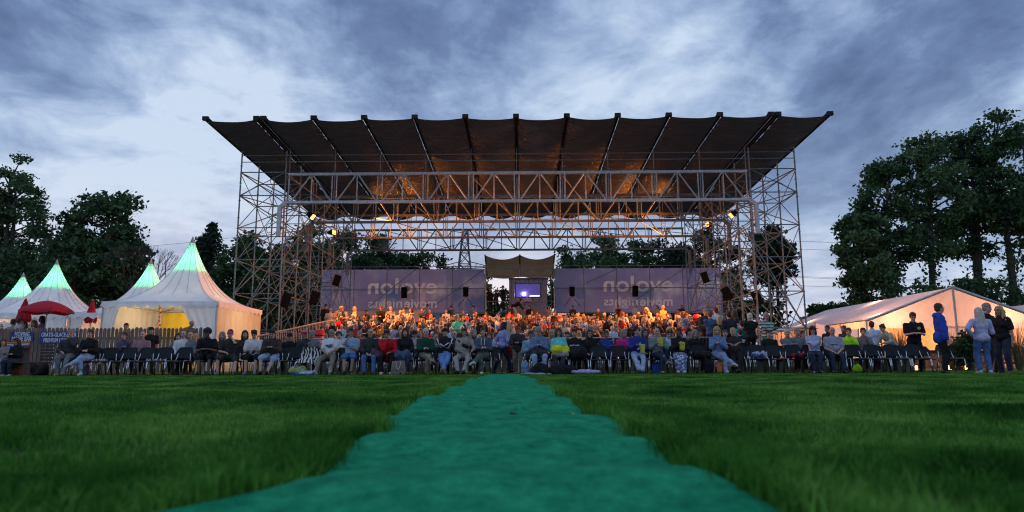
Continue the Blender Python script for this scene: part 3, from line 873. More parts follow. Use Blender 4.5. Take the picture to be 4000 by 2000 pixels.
# ------------------------------------------------------------------ pagoda tents
def pvc(name, col, tr, **k): return M(name, col, .55, var=.06, scale=2, trans=tr, bump=.15, bscale=4, **k)
tent_white = pvc('white_tent_pvc', (.82, .84, .88), .12)
tent_side = pvc('cream_tent_wall', (.66, .58, .52), .42)
tent_yellow = pvc('yellow_lining', (.85, .62, .06), .25)
seam_m = M('tent_seam', (.42, .45, .52), .7)
frame_m = M('tent_frame_aluminium', (.45, .45, .47), .4, .6)
def pagoda(cx, cy, hw, eave, apex, label, green, yellow=False, glow=None):
    t = thing('pagoda_tent', label, 'tent', (cx, cy, 0), 0, 'white pagoda tents with green glowing peaks')
    H = apex - eave
    def prof(r): return eave + H * (.55 * (1 - r) ** 3 + .45 * (1 - r) ** 1.4)
    def sq(a):
        c, s = math.cos(a), math.sin(a); k = 1 / max(abs(c), abs(s)); return c * k, s * k
    nA = 64; rows = []
    for j in range(25):
        r = .018 + (1 - .018) * (j / 24) ** 1.25; row = []
        for i in range(nA):
            a = PI / 4 + 2 * PI * i / nA
            x, y = sq(a); w = r ** .8
            px_, py_ = (x * w + math.cos(a) * (1 - w)) * r * hw, (y * w + math.sin(a) * (1 - w)) * r * hw
            mid = 1 - abs(((i % 16) / 8) - 1)   # 0 at corners, 1 mid side
            z = prof(r) - .10 * mid * (1 - abs(2 * r - 1)) * hw * .5
            row.append((px_, py_, z))
        rows.append(row)
    mb = MB(); mb.grid(rows, True); mb.build('canopy', tent_white, t, smooth=True)
    mb = MB(); mb.tube([(0, 0, prof(.04)), (0, 0, apex + .02)], [.045 * hw, .012], 16); mb.build('peak_cap', M('tent_peak_cap', (.34, .35, .42), .6), t, smooth=True)
    mb = MB()
    for i in range(0, nA, 4):
        mb.tube([Vector(rows[j][i]) + Vector((0, 0, .012)) for j in range(0, 25 if i % 16 == 0 else 17)], .011, 4)
    mb.build('seam', seam_m, t)
    # scalloped valance
    for k in range(4):
        rm = Matrix.Rotation(PI / 2 * k, 3, 'Z'); rws = [[], []]
        for i in range(121):
            x = -hw + 2 * hw * i / 120
            sc = abs(math.sin(PI * i / 120 * (hw * 4)))
            rws[0].append(rm @ Vector((x, -hw - .02, eave + .02))); rws[1].append(rm @ Vector((x, -hw - .035 + .02 * math.sin(i * .5), eave - .16 - .12 * sc)))
        mb = MB(); mb.grid(rws); mb.build('valance', tent_white, t, smooth=True)
    for sx in (-1, 1):
        for sy in (-1, 1): MB().box((sx * (hw - .05), sy * (hw - .05), eave / 2), (.07, .07, eave)).build('corner_post', frame_m, t)
    mb = MB()
    for k in range(4):
        rm = Matrix.Rotation(PI / 2 * k, 3, 'Z'); a = rm @ Vector((-hw + .1, -hw + .05, eave - .06)); b = rm @ Vector((hw - .1, -hw + .05, eave - .06)); mb.tube([a, b], .035, 6)
    mb.tube([(-hw + .1, -hw + .1, eave - .05), (0, 0, eave + .25), (hw - .1, hw - .1, eave - .05)], .03, 6); mb.tube([(hw - .1, -hw + .1, eave - .07), (0, .03, eave + .22), (-hw + .1, hw - .1, eave - .07)], .03, 6)
    mb.build('frame', frame_m, t)
    # inner ceiling that shuts the lit peak off
    zc = eave + H * .50
    rr = None
    for j in range(200):
        if prof(j / 200) < zc: rr = j / 200 * hw; break
    mb = MB(); pts = [(rr * .88 * math.cos(2 * PI * i / 32), rr * .88 * math.sin(2 * PI * i / 32), zc) for i in range(32)]
    mb.add(pts + [(x, y, z - .02) for x, y, z in pts], [tuple(range(32)), tuple(range(63, 31, -1))] + [(i, 32 + i, 32 + (i + 1) % 32, (i + 1) % 32) for i in range(32)])
    mb.build('peak_ceiling', M('peak_lining', (.7, .7, .7), .9), t)
    for zl, e in ((zc + .28, green), (zc + H * .2, green * .45)):
        ld = bpy.data.lights.new('peak_lamp', 'POINT'); ld.energy = e; ld.color = (.13, 1.0, .30); ld.shadow_soft_size = .18
        lo = bpy.data.objects.new('peak_lamp', ld); COL.objects.link(lo); lo.parent = t; lo.location = (0, 0, zl)
    wall = tent_side
    def side(x0, y0, x1, y1, z0, z1, m, name='side_wall', wav=.03, n=40):
        rows = []
        for j in range(7):
            z = z1 + (z0 - z1) * j / 6
            rows.append([(x0 + (x1 - x0) * i / n + (y1 - y0) / max(.01, abs(y1 - y0) + abs(x1 - x0)) * wav * math.sin(i * 1.3 + j * .2), y0 + (y1 - y0) * i / n + (x1 - x0) / max(.01, abs(y1 - y0) + abs(x1 - x0)) * wav * math.sin(i * 1.3 + j * .2), z) for i in range(n + 1)])
        mb = MB(); mb.grid(rows); return mb.build(name, m, t, smooth=True)
    inner = tent_yellow if yellow else wall
    side(-hw, hw - .1, hw, hw - .1, .05, eave - .1, inner, 'back_wall')
    side(hw - .02, -hw + .05, hw - .02, hw - .1, .05, eave - .1, wall)
    if yellow:
        side(-hw + .02, -hw + .5, -hw + .02, hw - .5, .05, eave - .1, tent_side)
    # arched window panels
    for (wx, wd) in ((-hw * .25, 0), (hw * .2, 0)):
        pts = [(wx - .42, hw - .17, .9), (wx + .42, hw - .17, .9)] + [(wx + .42 * math.cos(a), hw - .17, 1.9 + .42 * math.sin(a)) for a in np.linspace(0, PI, 13)]
        mb = MB(); m_ = len(pts); mb.add(pts + [(x, y - .012, z) for x, y, z in pts], [tuple(range(m_)), tuple(range(2 * m_ - 1, m_ - 1, -1))] + [(i, i + m_, (i + 1) % m_ + m_, (i + 1) % m_) for i in range(m_)])
        mb.build('arched_window', M('tent_window_film', (.42, .40, .42), .35, var=.2), t)
    # guy ropes and pegs
    for sx in (-1, 1):
        mb = MB(); mb.tube([(sx * hw, -hw, eave - .02), (sx * (hw + .5), -hw - 1.0, .05)], .010, 4); mb.box((sx * (hw + .5), -hw - 1.0, .06), (.04, .04, .14)); mb.build('guy_rope', seam_m, t)
    # gathered curtains at the front corners
    def curtain(xa, xb, sgn):
        rows = []
        for j in range(13):
            v = j / 12; z = eave - .12 - (eave - .2) * v
            tight = 1 - (.50 if sgn > 0 else .62) * min(1, v / .55) ** 1.2
            row = []
            for i in range(41):
                u = i / 40
                x = xa + (xb - xa) * (u * tight if sgn > 0 else 1 - (1 - u) * tight) if True else 0
                row.append((x, -hw + .03 + .05 * math.sin(u * 26) * (.4 + .6 * v), z))
            rows.append(row)
        mb = MB(); mb.grid(rows); mb.build('curtain', tent_white, t, smooth=True)
    curtain(-hw + .02, -hw + hw * .30, 1); curtain(hw - hw * .64, hw - .02, -1)
    if glow:
        col, e = glow
        for gx in (-hw * .4, hw * .4):
            ld = bpy.data.lights.new('tent_lamp', 'POINT'); ld.energy = e; ld.color = col; ld.shadow_soft_size = .12
            lo = bpy.data.objects.new('tent_lamp', ld); COL.objects.link(lo); lo.parent = t; lo.location = (gx, -hw * .1, eave - .35)
    return t
warm = (1.0, .72, .34)
pagoda(-15.45, 31.6, 2.5, 3.02, 6.32, 'largest pagoda tent, open front with yellow lining, beside the scaffold tower', 75, True, (warm, 60))
pagoda(-20.25, 36.9, 2.55, 2.95, 6.1, 'pagoda tent whose peak shows between the chestnut tree and the yellow lined tent', 75, False, ((1, .55, .38), 34))
pagoda(-25.45, 36.9, 2.55, 2.95, 6.1, 'pagoda tent rising behind the open red umbrella', 75, False, ((1, .55, .38), 40))
pagoda(-31.0, 42.0, 2.55, 2.95, 6.1, 'leftmost pagoda tent, cut by the left edge of the picture', 75, False, ((1, .55, .38), 20))
# garland in the yellow tent
mb = MB()
for k in range(26):
    mb.ell((random.Random(k).uniform(-.05, .05), 0, -.06 * k), (.05, .05, .05), nu=6, nv=4, mi=k % 3)
g = mb.build('flower_garland', [M('garland_red', (.6, .05, .03)), M('garland_orange', (.8, .3, .02)), M('garland_yellow', (.7, .6, .05))], loc=at(627, 1190, 30.5))
tag(g, 'red and orange flower garland hanging inside the yellow lined tent', 'garland')

# ------------------------------------------------------------------ marquee on the right
mq_roof = pvc('marquee_roof_pvc', (.74, .72, .76), .2)
mq_gable = pvc('marquee_gable_pvc', (.80, .66, .58), .42)
mq_wall = pvc('marquee_wall_pvc', (.75, .56, .42), .5)
def marquee(cx, y0, L, hw, eave, apex, label, E, glowcol=(1.0, .47, .26)):
    t = thing('marquee_tent', label, 'tent', (cx, y0, 0), 0, 'white gable marquee tents on the right')
    nb = 5
    for s in (-1, 1):
        rows = []
        for j in range(13):
            v = j / 12
            row = []
            for i in range(nb * 8 + 1):
                y = L * i / (nb * 8); u = (i % 8) / 8
                sagz = -.10 * 4 * u * (1 - u) * math.sin(PI * min(1, v * 1.0)) - .02
                row.append((s * hw * v, y, apex + (eave - apex) * v + sagz))
            rows.append(row)
        mb = MB(); mb.grid(rows); mb.build('roof_slope', mq_roof, t, smooth=True)
    raf = MB()
    for k in range(nb + 1):
        y = L * k / nb
        raf.box((0, y, apex - .06), (.1, .06, .06))
        for s in (-1, 1):
            raf.tube([(0, y, apex - .07), (s * hw, y, eave - .07)], .045, 6); raf.tube([(s * hw, y, 0), (s * hw, y, eave - .05)], .05, 6)
    raf.build('frame', frame_m, t)
    for s in (-1, 1): MB().tube([(s * hw, -.02, eave), (s * hw, L, eave)], .04, 6).build('eave_rail', frame_m, t)
    # front gable triangle + edge trim
    rows = []
    for j in range(9):
        v = j / 8; z = apex - .04 + (eave - .42 - apex) * v; w_ = hw * min(1, (apex - z) / (apex - eave))
        rows.append([(-w_ + 2 * w_ * i / 40, -.03 + .03 * math.sin(i * .9 + j * .5) * v, z) for i in range(41)])
    mb = MB(); mb.grid(rows); mb.build('gable', mq_gable, t, smooth=True)
    rows = [[(x, y + L, z) for x, y, z in r] for r in rows]
    mb = MB(); mb.grid(rows); mb.build('gable', mq_gable, t, smooth=True)
    mb = MB()
    for s in (-1, 1): mb.tube([(0, -.06, apex + .01), (s * hw, -.06, eave + .01)], .05, 6)
    mb.build('gable_edge', M('marquee_edge', (.55, .55, .60), .6), t)
    MB().box((0, -.09, (apex + 0) / 2), (.11, .06, apex - .1)).build('centre_post', M('marquee_post', (.50, .45, .42), .6), t)
    # side walls
    for s in (-1, 1):
        rows = [[(s * hw + .03 * math.sin(i * .8), L * i / 60, z) for i in range(61)] for z in np.linspace(.05, eave - .03, 5)]
        mb = MB(); mb.grid(rows); mb.build('side_wall', mq_wall, t, smooth=True)
    rows = [[(-hw + 2 * hw * i / 60, L - .05 + .03 * math.sin(i), z) for i in range(61)] for z in np.linspace(.05, eave - .1, 5)]
    mb = MB(); mb.grid(rows); mb.build('back_wall', mq_wall, t, smooth=True)
    rows = [[(-hw + .1 + (2 * hw - .2) * i / 70, 4.6 + .06 * math.sin(i * 1.1), z) for i in range(71)] for z in np.linspace(.05, eave - .1, 5)]
    mb = MB(); mb.grid(rows); mb.build('inner_wall', M('amber_inner_canvas', (.80, .50, .24), .7, trans=.3), t, smooth=True)
    # drawn curtain by the centre post
    rows = []
    for j in range(11):
        v = j / 10; row = []
        for i in range(31):
            u = i / 30; ww = (1.5 * (1 - v) ** 1.5 + .22)
            row.append((-ww * .5 + ww * u, -.05 + .05 * math.sin(u * 20), eave - .35 - v * (eave - .6)))
        rows.append(row)
    mb = MB(); mb.grid(rows); mb.build('curtain', tent_side, t, smooth=True)
    for lx, ly in ((-hw * .72, 1.2), (hw * .62, 1.2), (0, L * .5), (-hw * .6, L * .8), (-hw * .5, 2.6), (hw * .45, 2.6)):
        ld = bpy.data.lights.new('marquee_lamp', 'POINT'); ld.energy = E; ld.color = glowcol; ld.shadow_soft_size = .1
        lo = bpy.data.objects.new('marquee_lamp', ld); COL.objects.link(lo); lo.parent = t
        lo.location = (lx, ly, eave + (apex - eave) * (1 - abs(lx) / hw) - .45 if ly != 2.6 else 1.9)
    return t
marquee(24.4, 39.0, 16.0, 4.95, 2.72, 4.58, 'large marquee glowing orange inside, its gable behind the standing group', 185)
marquee(35.6, 40.5, 12.0, 4.6, 2.6, 4.4, 'second marquee, only its left slope shows at the right edge of the picture', 60)
# bar counter and shelves inside the marquee (dark shapes below the glow)
def bar():
    t = thing('bar_counter', 'dark wooden bar counter with candles inside the lit marquee', 'bar', (24.6, 41.5, 0))
    wood = M('bar_wood', (.09, .06, .04), .7, var=.4)
    MB().box((0, 0, .52), (7.6, .6, 1.0)).build('counter', wood, t)
    MB().box((0, -.03, 1.06), (7.8, .75, .06)).build('counter_top', M('bar_top', (.15, .11, .08), .4), t)
bar()
def table_lamp(x, y, lab):
    t = thing('lantern', lab, 'lantern', (x, y, 0), 0, 'candle lanterns in front of the marquee')
    MB().box((0, 0, .02), (.14, .14, .04)).build('base', black_m, t)
    MB().tube([(0, 0, .04), (0, 0, .2)], .045, 8).build('flame_glass', M('candle_glow', (.9, .6, .3), .4, emit=(1, .42, .08), estr=9), t)
    MB().box((0, 0, .22), (.13, .13, .02)).build('lid', black_m, t)
for i_, px in enumerate((3462, 3500, 3512, 3565, 3580, 3703, 3718, 3775)):
    p = at(px, 1440, 27.5 + (px % 5) * .3); table_lamp(p.x, p.y, 'small glowing lantern behind the chairs, %s from the left before the marquee' % ['first', 'second', 'third', 'fourth', 'fifth', 'sixth', 'seventh', 'eighth'][i_])

# canvas sheet in front of the marquee
t = thing('canvas_screen', 'white canvas sheet stretched on a frame left of the marquee gable', 'canvas screen', (0, 0, 0))
P = [at(3184, 1262, 33), at(3352, 1288, 31), at(3355, 1375, 31), at(3186, 1370, 33)]
mb = MB(); rows = []
for j in range(5):
    rows.append([(P[0].lerp(P[1], i / 16)).lerp(P[3].lerp(P[2], i / 16), j / 4) + Vector((0, .03 * math.sin(i * 1.1 + j), -.05 * math.sin(PI * i / 16) * (1 - j / 4))) for i in range(17)])
mb.grid(rows); mb.build('canvas', tent_white, t, smooth=True)
mb = MB()
for a, b in ((0, 3), (1, 2)): mb.tube([(P[a].x, P[a].y, P[a].z + .05), (P[a].x, P[a].y, 0)], .03, 6)
mb.build('pole', steel, t)

# ------------------------------------------------------------------ fences
wood_f = M('weathered_picket_wood', (.17, .135, .12), .85, var=.4, scale=5, stretch=(6, 6, .6), bump=.4)
def fence_left():
    a = at(-60, 1283, 26.4); b = at(812, 1279, 26.4)
    t = thing('picket_fence', 'tall weathered wooden fence carrying the blue signs in front of the tents', 'fence', (a.x, 26.4, 0))
    n = int((b.x - a.x) / .155); H = a.z
    per = 14; rr = random.Random(4)
    for s in range(0, n, per):
        mb = MB()
        for k in range(s, min(n, s + per)):
            x = .155 * k + .06; h = H + rr.uniform(-.03, .03)
            w = .062 + rr.uniform(-.006, .006)
            mb.add([(x - w, -.02, .05), (x + w, -.02, .05), (x + w, -.02, h - .05), (x + w * .4, -.02, h), (x - w * .4, -.02, h), (x - w, -.02, h - .05)] + [(x - w, .004, .05), (x + w, .004, .05), (x + w, .004, h - .05), (x + w * .4, .004, h), (x - w * .4, .004, h), (x - w, .004, h - .05)],
                   [(0, 1, 2, 3, 4, 5), (11, 10, 9, 8, 7, 6)] + [(i, i + 6, (i + 1) % 6 + 6, (i + 1) % 6) for i in range(6)])
        mb.build('picket_panel', wood_f, t)
    mb = MB(); L = n * .155
    for z in (.4, 1.35): mb.box((L / 2, .03, z), (L, .045, .09))
    mb.build('rail', wood_f, t)
    for k in range(int(L / 2.2) + 1): MB().box((.1 + 2.2 * k, .09, H / 2 - .05), (.09, .07, H - .1)).build('post', wood_f, t)
fence_left()
def fence_right():
    a = at(3690, 1354, 27.5); b = at(4120, 1352, 27.5)
    t = thing('picket_fence', 'low pointed picket fence behind the standing group, before the marquee', 'fence', (a.x, 27.5, 0))
    n = int((b.x - a.x) / .17)
    for s in range(0, n, 10):
        mb = MB()
        for k in range(s, min(n, s + 10)):
            x = .17 * k; h = .98 + .02 * math.sin(k * 3); w = .045
            mb.add([(x - w, 0, .05), (x + w, 0, .05), (x + w, 0, h - .07), (x, 0, h), (x - w, 0, h - .07), (x - w, .025, .05), (x + w, .025, .05), (x + w, .025, h - .07), (x, .025, h), (x - w, .025, h - .07)],
                   [(0, 1, 2, 3, 4), (9, 8, 7, 6, 5)] + [(i, i + 5, (i + 1) % 5 + 5, (i + 1) % 5) for i in range(5)])
        mb.build('picket_panel', wood_f, t)
    mb = MB()
    for z in (.3, .72): mb.box((n * .17 / 2, .05, z), (n * .17, .04, .08))
    mb.build('rail', wood_f, t)
fence_right()
blue_sign = M('navy_sign_vinyl', (.035, .035, .19), .5, var=.1)
sign_w = M('sign_print_white', (.72, .72, .78), .6, var=.04)
def sign(x0, x1, y0, y1, lines, label):
    a = at(x0, y0, 26.33); b = at(x1, y1, 26.33)
    t = thing('sign', label, 'sign', ((a.x + b.x) / 2, 26.33, (a.z + b.z) / 2), 0, 'navy signs on the fence')
    w, h = b.x - a.x, a.z - b.z
    MB().box((0, 0, 0), (w, .02, h)).build('board', blue_sign, t)
    for (txt, zc, ww, sz) in lines:
        me = text_mesh(txt, sz, sign_w, .003, .004, 1.06)
        co = np.empty(len(me.vertices) * 3); me.vertices.foreach_get('co', co); co = co.reshape(-1, 3)
        W = co[:, 0].max() - co[:, 0].min(); cx = (co[:, 0].max() + co[:, 0].min()) / 2
        out = np.stack([(co[:, 0] - cx) * ww * w / W, co[:, 2] - .013, co[:, 1] + zc * h], 1)
        me.vertices.foreach_set('co', out.ravel().copy()); 
        me.update(); link('lettering', me, t)
sign(44, 129, 1296, 1334, (('MOVING', .22, .64, .24), ('MOVIE BAR', -.24, .86, .24)), 'small navy sign with white text at the left end of the fence')
sign(158, 302, 1295, 1342, (('GRATIS-GLACE ODER', .22, .92, .22), ('PREMIUM LOUNGE', -.24, .78, .22)), 'wide navy sign with two white lines behind the seated man in a dark sweater')
sign(2878, 2879, 1200, 1201, (), 'x') if False else None
# white sign board at the stand
def sponsor():
    p = at(2655, 1244, 40)
    t = thing('sponsor_board', 'white board with dark lettering beside the red drinks cooler', 'board', p)
    MB().box((0, 0, 0), (.5, .03, .36)).build('board', M('board_white', (.55, .53, .53), .6), t)
    me = text_mesh('quick', .17, M('board_print', (.04, .04, .05), .6), .003, .004)
    me.transform(Matrix.Rotation(PI / 2, 4, 'X')); o = link('lettering', me, t); o.location = (0, -.025, 0)
    MB().box((0, .06, -.6), (.4, .04, .9)).build('stand', steel_d, t)
sponsor()
red_p = M('red_plastic', (.55, .015, .02), .4, var=.1)
def cooler(px, py, Y, h, label):
    p = at(px, py, Y)
    t = thing('drinks_cooler', label, 'drinks cooler', (p.x, Y, p.z - h), 0, 'red drinks coolers')
    mb = MB(); s = h / 1.0
    prof = [(.22, 0), (.25, .05), (.25, .62), (.23, .66), (.30, .68), (.31, .74), (.27, .78), (.25, .95), (.17, 1.0), (.02, 1.01)]
    mb.grid([[(r * s * math.cos(2 * PI * i / 24), r * s * math.sin(2 * PI * i / 24), z * s) for i in range(24)] for r, z in prof], True)
    mb.build('body', red_p, t, smooth=True)
    MB().tube([(.1 * s, -.262 * s, .34 * s), (.1 * s, -.272 * s, .34 * s)], .11 * s, 16).build('round_mark', sign_w, t)
    MB().tube([(.1 * s, -.270 * s, .34 * s), (.1 * s, -.276 * s, .34 * s)], .07 * s, 16).build('round_mark', red_p, t)
    me = text_mesh('C', .16 * s, sign_w, .002, .004); me.transform(Matrix.Rotation(PI / 2, 4, 'X')); o = link('lettering', me, t); o.location = (.1 * s, -.28 * s, .34 * s)
    return t
cooler(2721, 1229, 38, .78, 'round red drinks cooler with a white round mark right of the stand')
cooler(1248, 1287, 29.2, .8, 'round red drinks cooler at the left foot of the stand')

# ------------------------------------------------------------------ red umbrellas
red_f = M('red_umbrella_cloth', (.50, .012, .035), .7, var=.12, trans=.25)
def umbrella_open():
    p = at(188, 1175, 28.5); r = 1.0
    t = thing('umbrella', 'open crimson umbrella in front of the white pagoda tents', 'umbrella', (p.x, 28.5, 0), 0, 'crimson parasols by the tents')
    rows = []
    for j in range(9):
        v = j / 8; row = []
        for i in range(48):
            a = 2 * PI * i / 48; f = 1 - .05 * abs(math.sin(a * 4)) * v
            row.append((r * v * f * math.cos(a), r * v * f * math.sin(a), p.z - .42 * v ** 1.8 - .04 * abs(math.sin(a * 4)) * v * 0))
        rows.append(row)
    rows.append([(x * 1.01, y * 1.01, z - .10 - .04 * math.sin(i * .7)) for i, (x, y, z) in enumerate(rows[-1])])
    mb = MB(); mb.grid(rows, True); mb.build('canopy', red_f, t, smooth=True)
    mb = MB()
    for i in range(8):
        a = 2 * PI * i / 8; mb.tube([(0, 0, p.z - .03), (r * .55 * math.cos(a), r * .55 * math.sin(a), p.z - .18), (r * .98 * math.cos(a), r * .98 * math.sin(a), p.z - .45)], .012, 4)
        mb.tube([(0, 0, p.z - .6), (r * .55 * math.cos(a), r * .55 * math.sin(a), p.z - .18)], .01, 4)
    mb.build('rib', frame_m, t)
    MB().tube([(0, 0, 0), (0, 0, p.z + .06)], .022, 8).build('pole', steel, t)
umbrella_open()
def umbrella_closed(px, py, Y, h, label):
    p = at(px, py, Y)
    t = thing('umbrella', label, 'umbrella', (p.x, Y, 0), 0, 'crimson parasols by the tents')
    rows = []
    for j in range(13):
        v = j / 12; rr = (.03 + .24 * v ** .9) * (1 - .25 * max(0, v - .9) / .1)
        rows.append([(rr * (1 + .22 * math.cos(8 * 2 * PI * i / 48)) * math.cos(2 * PI * i / 48), rr * (1 + .22 * math.cos(8 * 2 * PI * i / 48)) * math.sin(2 * PI * i / 48), p.z - h * v + (.05 * math.sin(i) if j == 12 else 0)) for i in range(48)])
    mb = MB(); mb.grid(rows, True); mb.build('canopy', red_f, t, smooth=True)
    MB().tube([(0, 0, 0), (0, 0, p.z + .04)], .025, 8).build('pole', steel, t)
umbrella_closed(101, 1168, 29.5, .98, 'folded crimson umbrella left of the open one')
umbrella_closed(362, 1172, 34.6, 1.15, 'folded crimson umbrella half hidden by the left curtain of the yellow lined tent')

# ------------------------------------------------------------------ pylon and power lines
def pylon():
    p = at(1816, 905, 150); H = p.z
    t = thing('power_pylon', 'dark steel lattice pylon far behind the stand', 'pylon', (p.x, 150, 0))
    m = M('pylon_steel', (.10, .11, .13), .7); mb = MB()
    def hw(z): return 3.4 * (1 - z / H) ** 1.1 + .5
    lv = [0, 5, 9.5, 13.5, 17, 20, 22.5, 25, 27.2, H]
    for sx in (-1, 1):
        for sy in (-1, 1): mb.tube([(sx * hw(z), sy * hw(z), z) for z in lv], .14, 4)
    for a, b in zip(lv, lv[1:]):
        for s in (-1, 1):
            mb.tube([(-hw(a), s * hw(a), a), (hw(b), s * hw(b), b)], .08, 4); mb.tube([(hw(a), s * hw(a), a), (-hw(b), s * hw(b), b)], .08, 4)
            mb.tube([(s * hw(a), -hw(a), a), (s * hw(b), hw(b), b)], .08, 4); mb.tube([(-hw(b), s * hw(b), b), (hw(b), s * hw(b), b)], .08, 4)
    mb.build('mast', m, t)
    for z in (17.5, 21.5, 25.5):
        mb = MB()
        for s in (-1, 1):
            mb.tube([(0, 0, z), (s * 6, 0, z + .3)], .12, 4); mb.tube([(s * .6, 0, z + 1.7), (s * 6, 0, z + .3)], .09, 4)
            mb.tube([(s * 2.4, 0, z), (s * 2.6, 0, z + 1.2)], .07, 4); mb.tube([(s * 4.2, 0, z + .2), (s * 4.3, 0, z + .8)], .07, 4)
        mb.build('arm', m, t)
pylon()
wire = M('power_cable', (.06, .06, .07), .6)
for i, (pa, pb, lb) in enumerate((((3060, 940), (4150, 948), 'topmost thin power line right of the stand'), ((3050, 1077), (4150, 1088), 'pair of power lines, upper strand, right of the right tower'),
        ((3050, 1081), (4150, 1093), 'pair of power lines, lower strand, right of the right tower'), ((3050, 1113), (4150, 1124), 'lowest thin power line right of the right tower'),
        ((3050, 970), (4150, 979), 'thin power line below the topmost one, right of the stand'), ((540, 965), (1300, 868), 'thin cable rising past the spruces on the left'), ((540, 1072), (900, 1040), 'thin cable between the chestnut tree and the large tent peak'))):
    a = at(*pa, 170); b = at(*pb, 170)
    pts = [a.lerp(b, k / 20) - Vector((0, 0, .7 * math.sin(PI * k / 20))) for k in range(21)]
    mb = MB(); mb.tube(pts, .035, 4); tag(mb.build('power_line', wire), lb, 'power line', 'power lines in the sky')
# ------------------------------------------------------------------ trees
bark = M('tree_bark', (.055, .045, .040), .9, var=.4, scale=4, bump=.5)
def leaf_mat(name, a, b):
    m = bpy.data.materials.new(name); m.use_nodes = True
    nt = m.node_tree; n, l = nt.nodes, nt.links; bs = n['Principled BSDF']
    tc = n.new('ShaderNodeTexCoord'); t = n.new('ShaderNodeTexNoise'); t.inputs['Scale'].default_value = .9; t.inputs['Detail'].default_value = 6
    l.new(tc.outputs['Object'], t.inputs[0])
    r = n.new('ShaderNodeValToRGB'); r.color_ramp.elements[0].position = .38; r.color_ramp.elements[1].position = .62
    r.color_ramp.elements[0].color = (*a, 1); r.color_ramp.elements[1].color = (*b, 1)
    l.new(t.outputs[0], r.inputs[0]); l.new(r.outputs[0], bs.inputs['Base Color'])
    bs.inputs['Roughness'].default_value = .55; bs.inputs['Specular IOR Level'].default_value = .25
    tr = n.new('ShaderNodeBsdfTranslucent'); l.new(r.outputs[0], tr.inputs[0])
    mx = n.new('ShaderNodeMixShader'); mx.inputs[0].default_value = .18
    l.new(bs.outputs[0], mx.inputs[1]); l.new(tr.outputs[0], mx.inputs[2]); l.new(mx.outputs[0], n['Material Output'].inputs[0])
    return m
leaf1 = leaf_mat('dark_broadleaf', (.018, .046, .020), (.058, .120, .040))
leaf2 = leaf_mat('ash_leaf', (.026, .062, .026), (.085, .155, .058))
leaf3 = leaf_mat('conifer_needle', (.010, .024, .016), (.028, .055, .030))
def leaf_mesh(C, size, rng, mat, elong=1.6, name='crown'):
    """C: (n,3) leaf centres"""
    n = len(C)
    a = rng.normal(size=(n, 3)); a /= np.linalg.norm(a, axis=1)[:, None]
    b = rng.normal(size=(n, 3)); b -= a * (a * b).sum(1)[:, None]; b /= np.linalg.norm(b, axis=1)[:, None]
    s = (size * rng.uniform(.45, 1.45, n))[:, None]
    a *= s * elong / 2; b *= s / 2
    V = np.empty((n, 4, 3)); V[:, 0] = C - a; V[:, 1] = C + b * .9 - a * .1; V[:, 2] = C + a; V[:, 3] = C - b * .9 - a * .1
    F = np.arange(n * 4, dtype=np.int32)
    me = bpy.data.meshes.new(name); me.vertices.add(n * 4); me.vertices.foreach_set('co', V.ravel())
    me.loops.add(n * 4); me.loops.foreach_set('vertex_index', F); me.polygons.add(n); me.polygons.foreach_set('loop_start', np.arange(0, n * 4, 4, dtype=np.int32))
    me.update(); me.materials.append(mat); return me
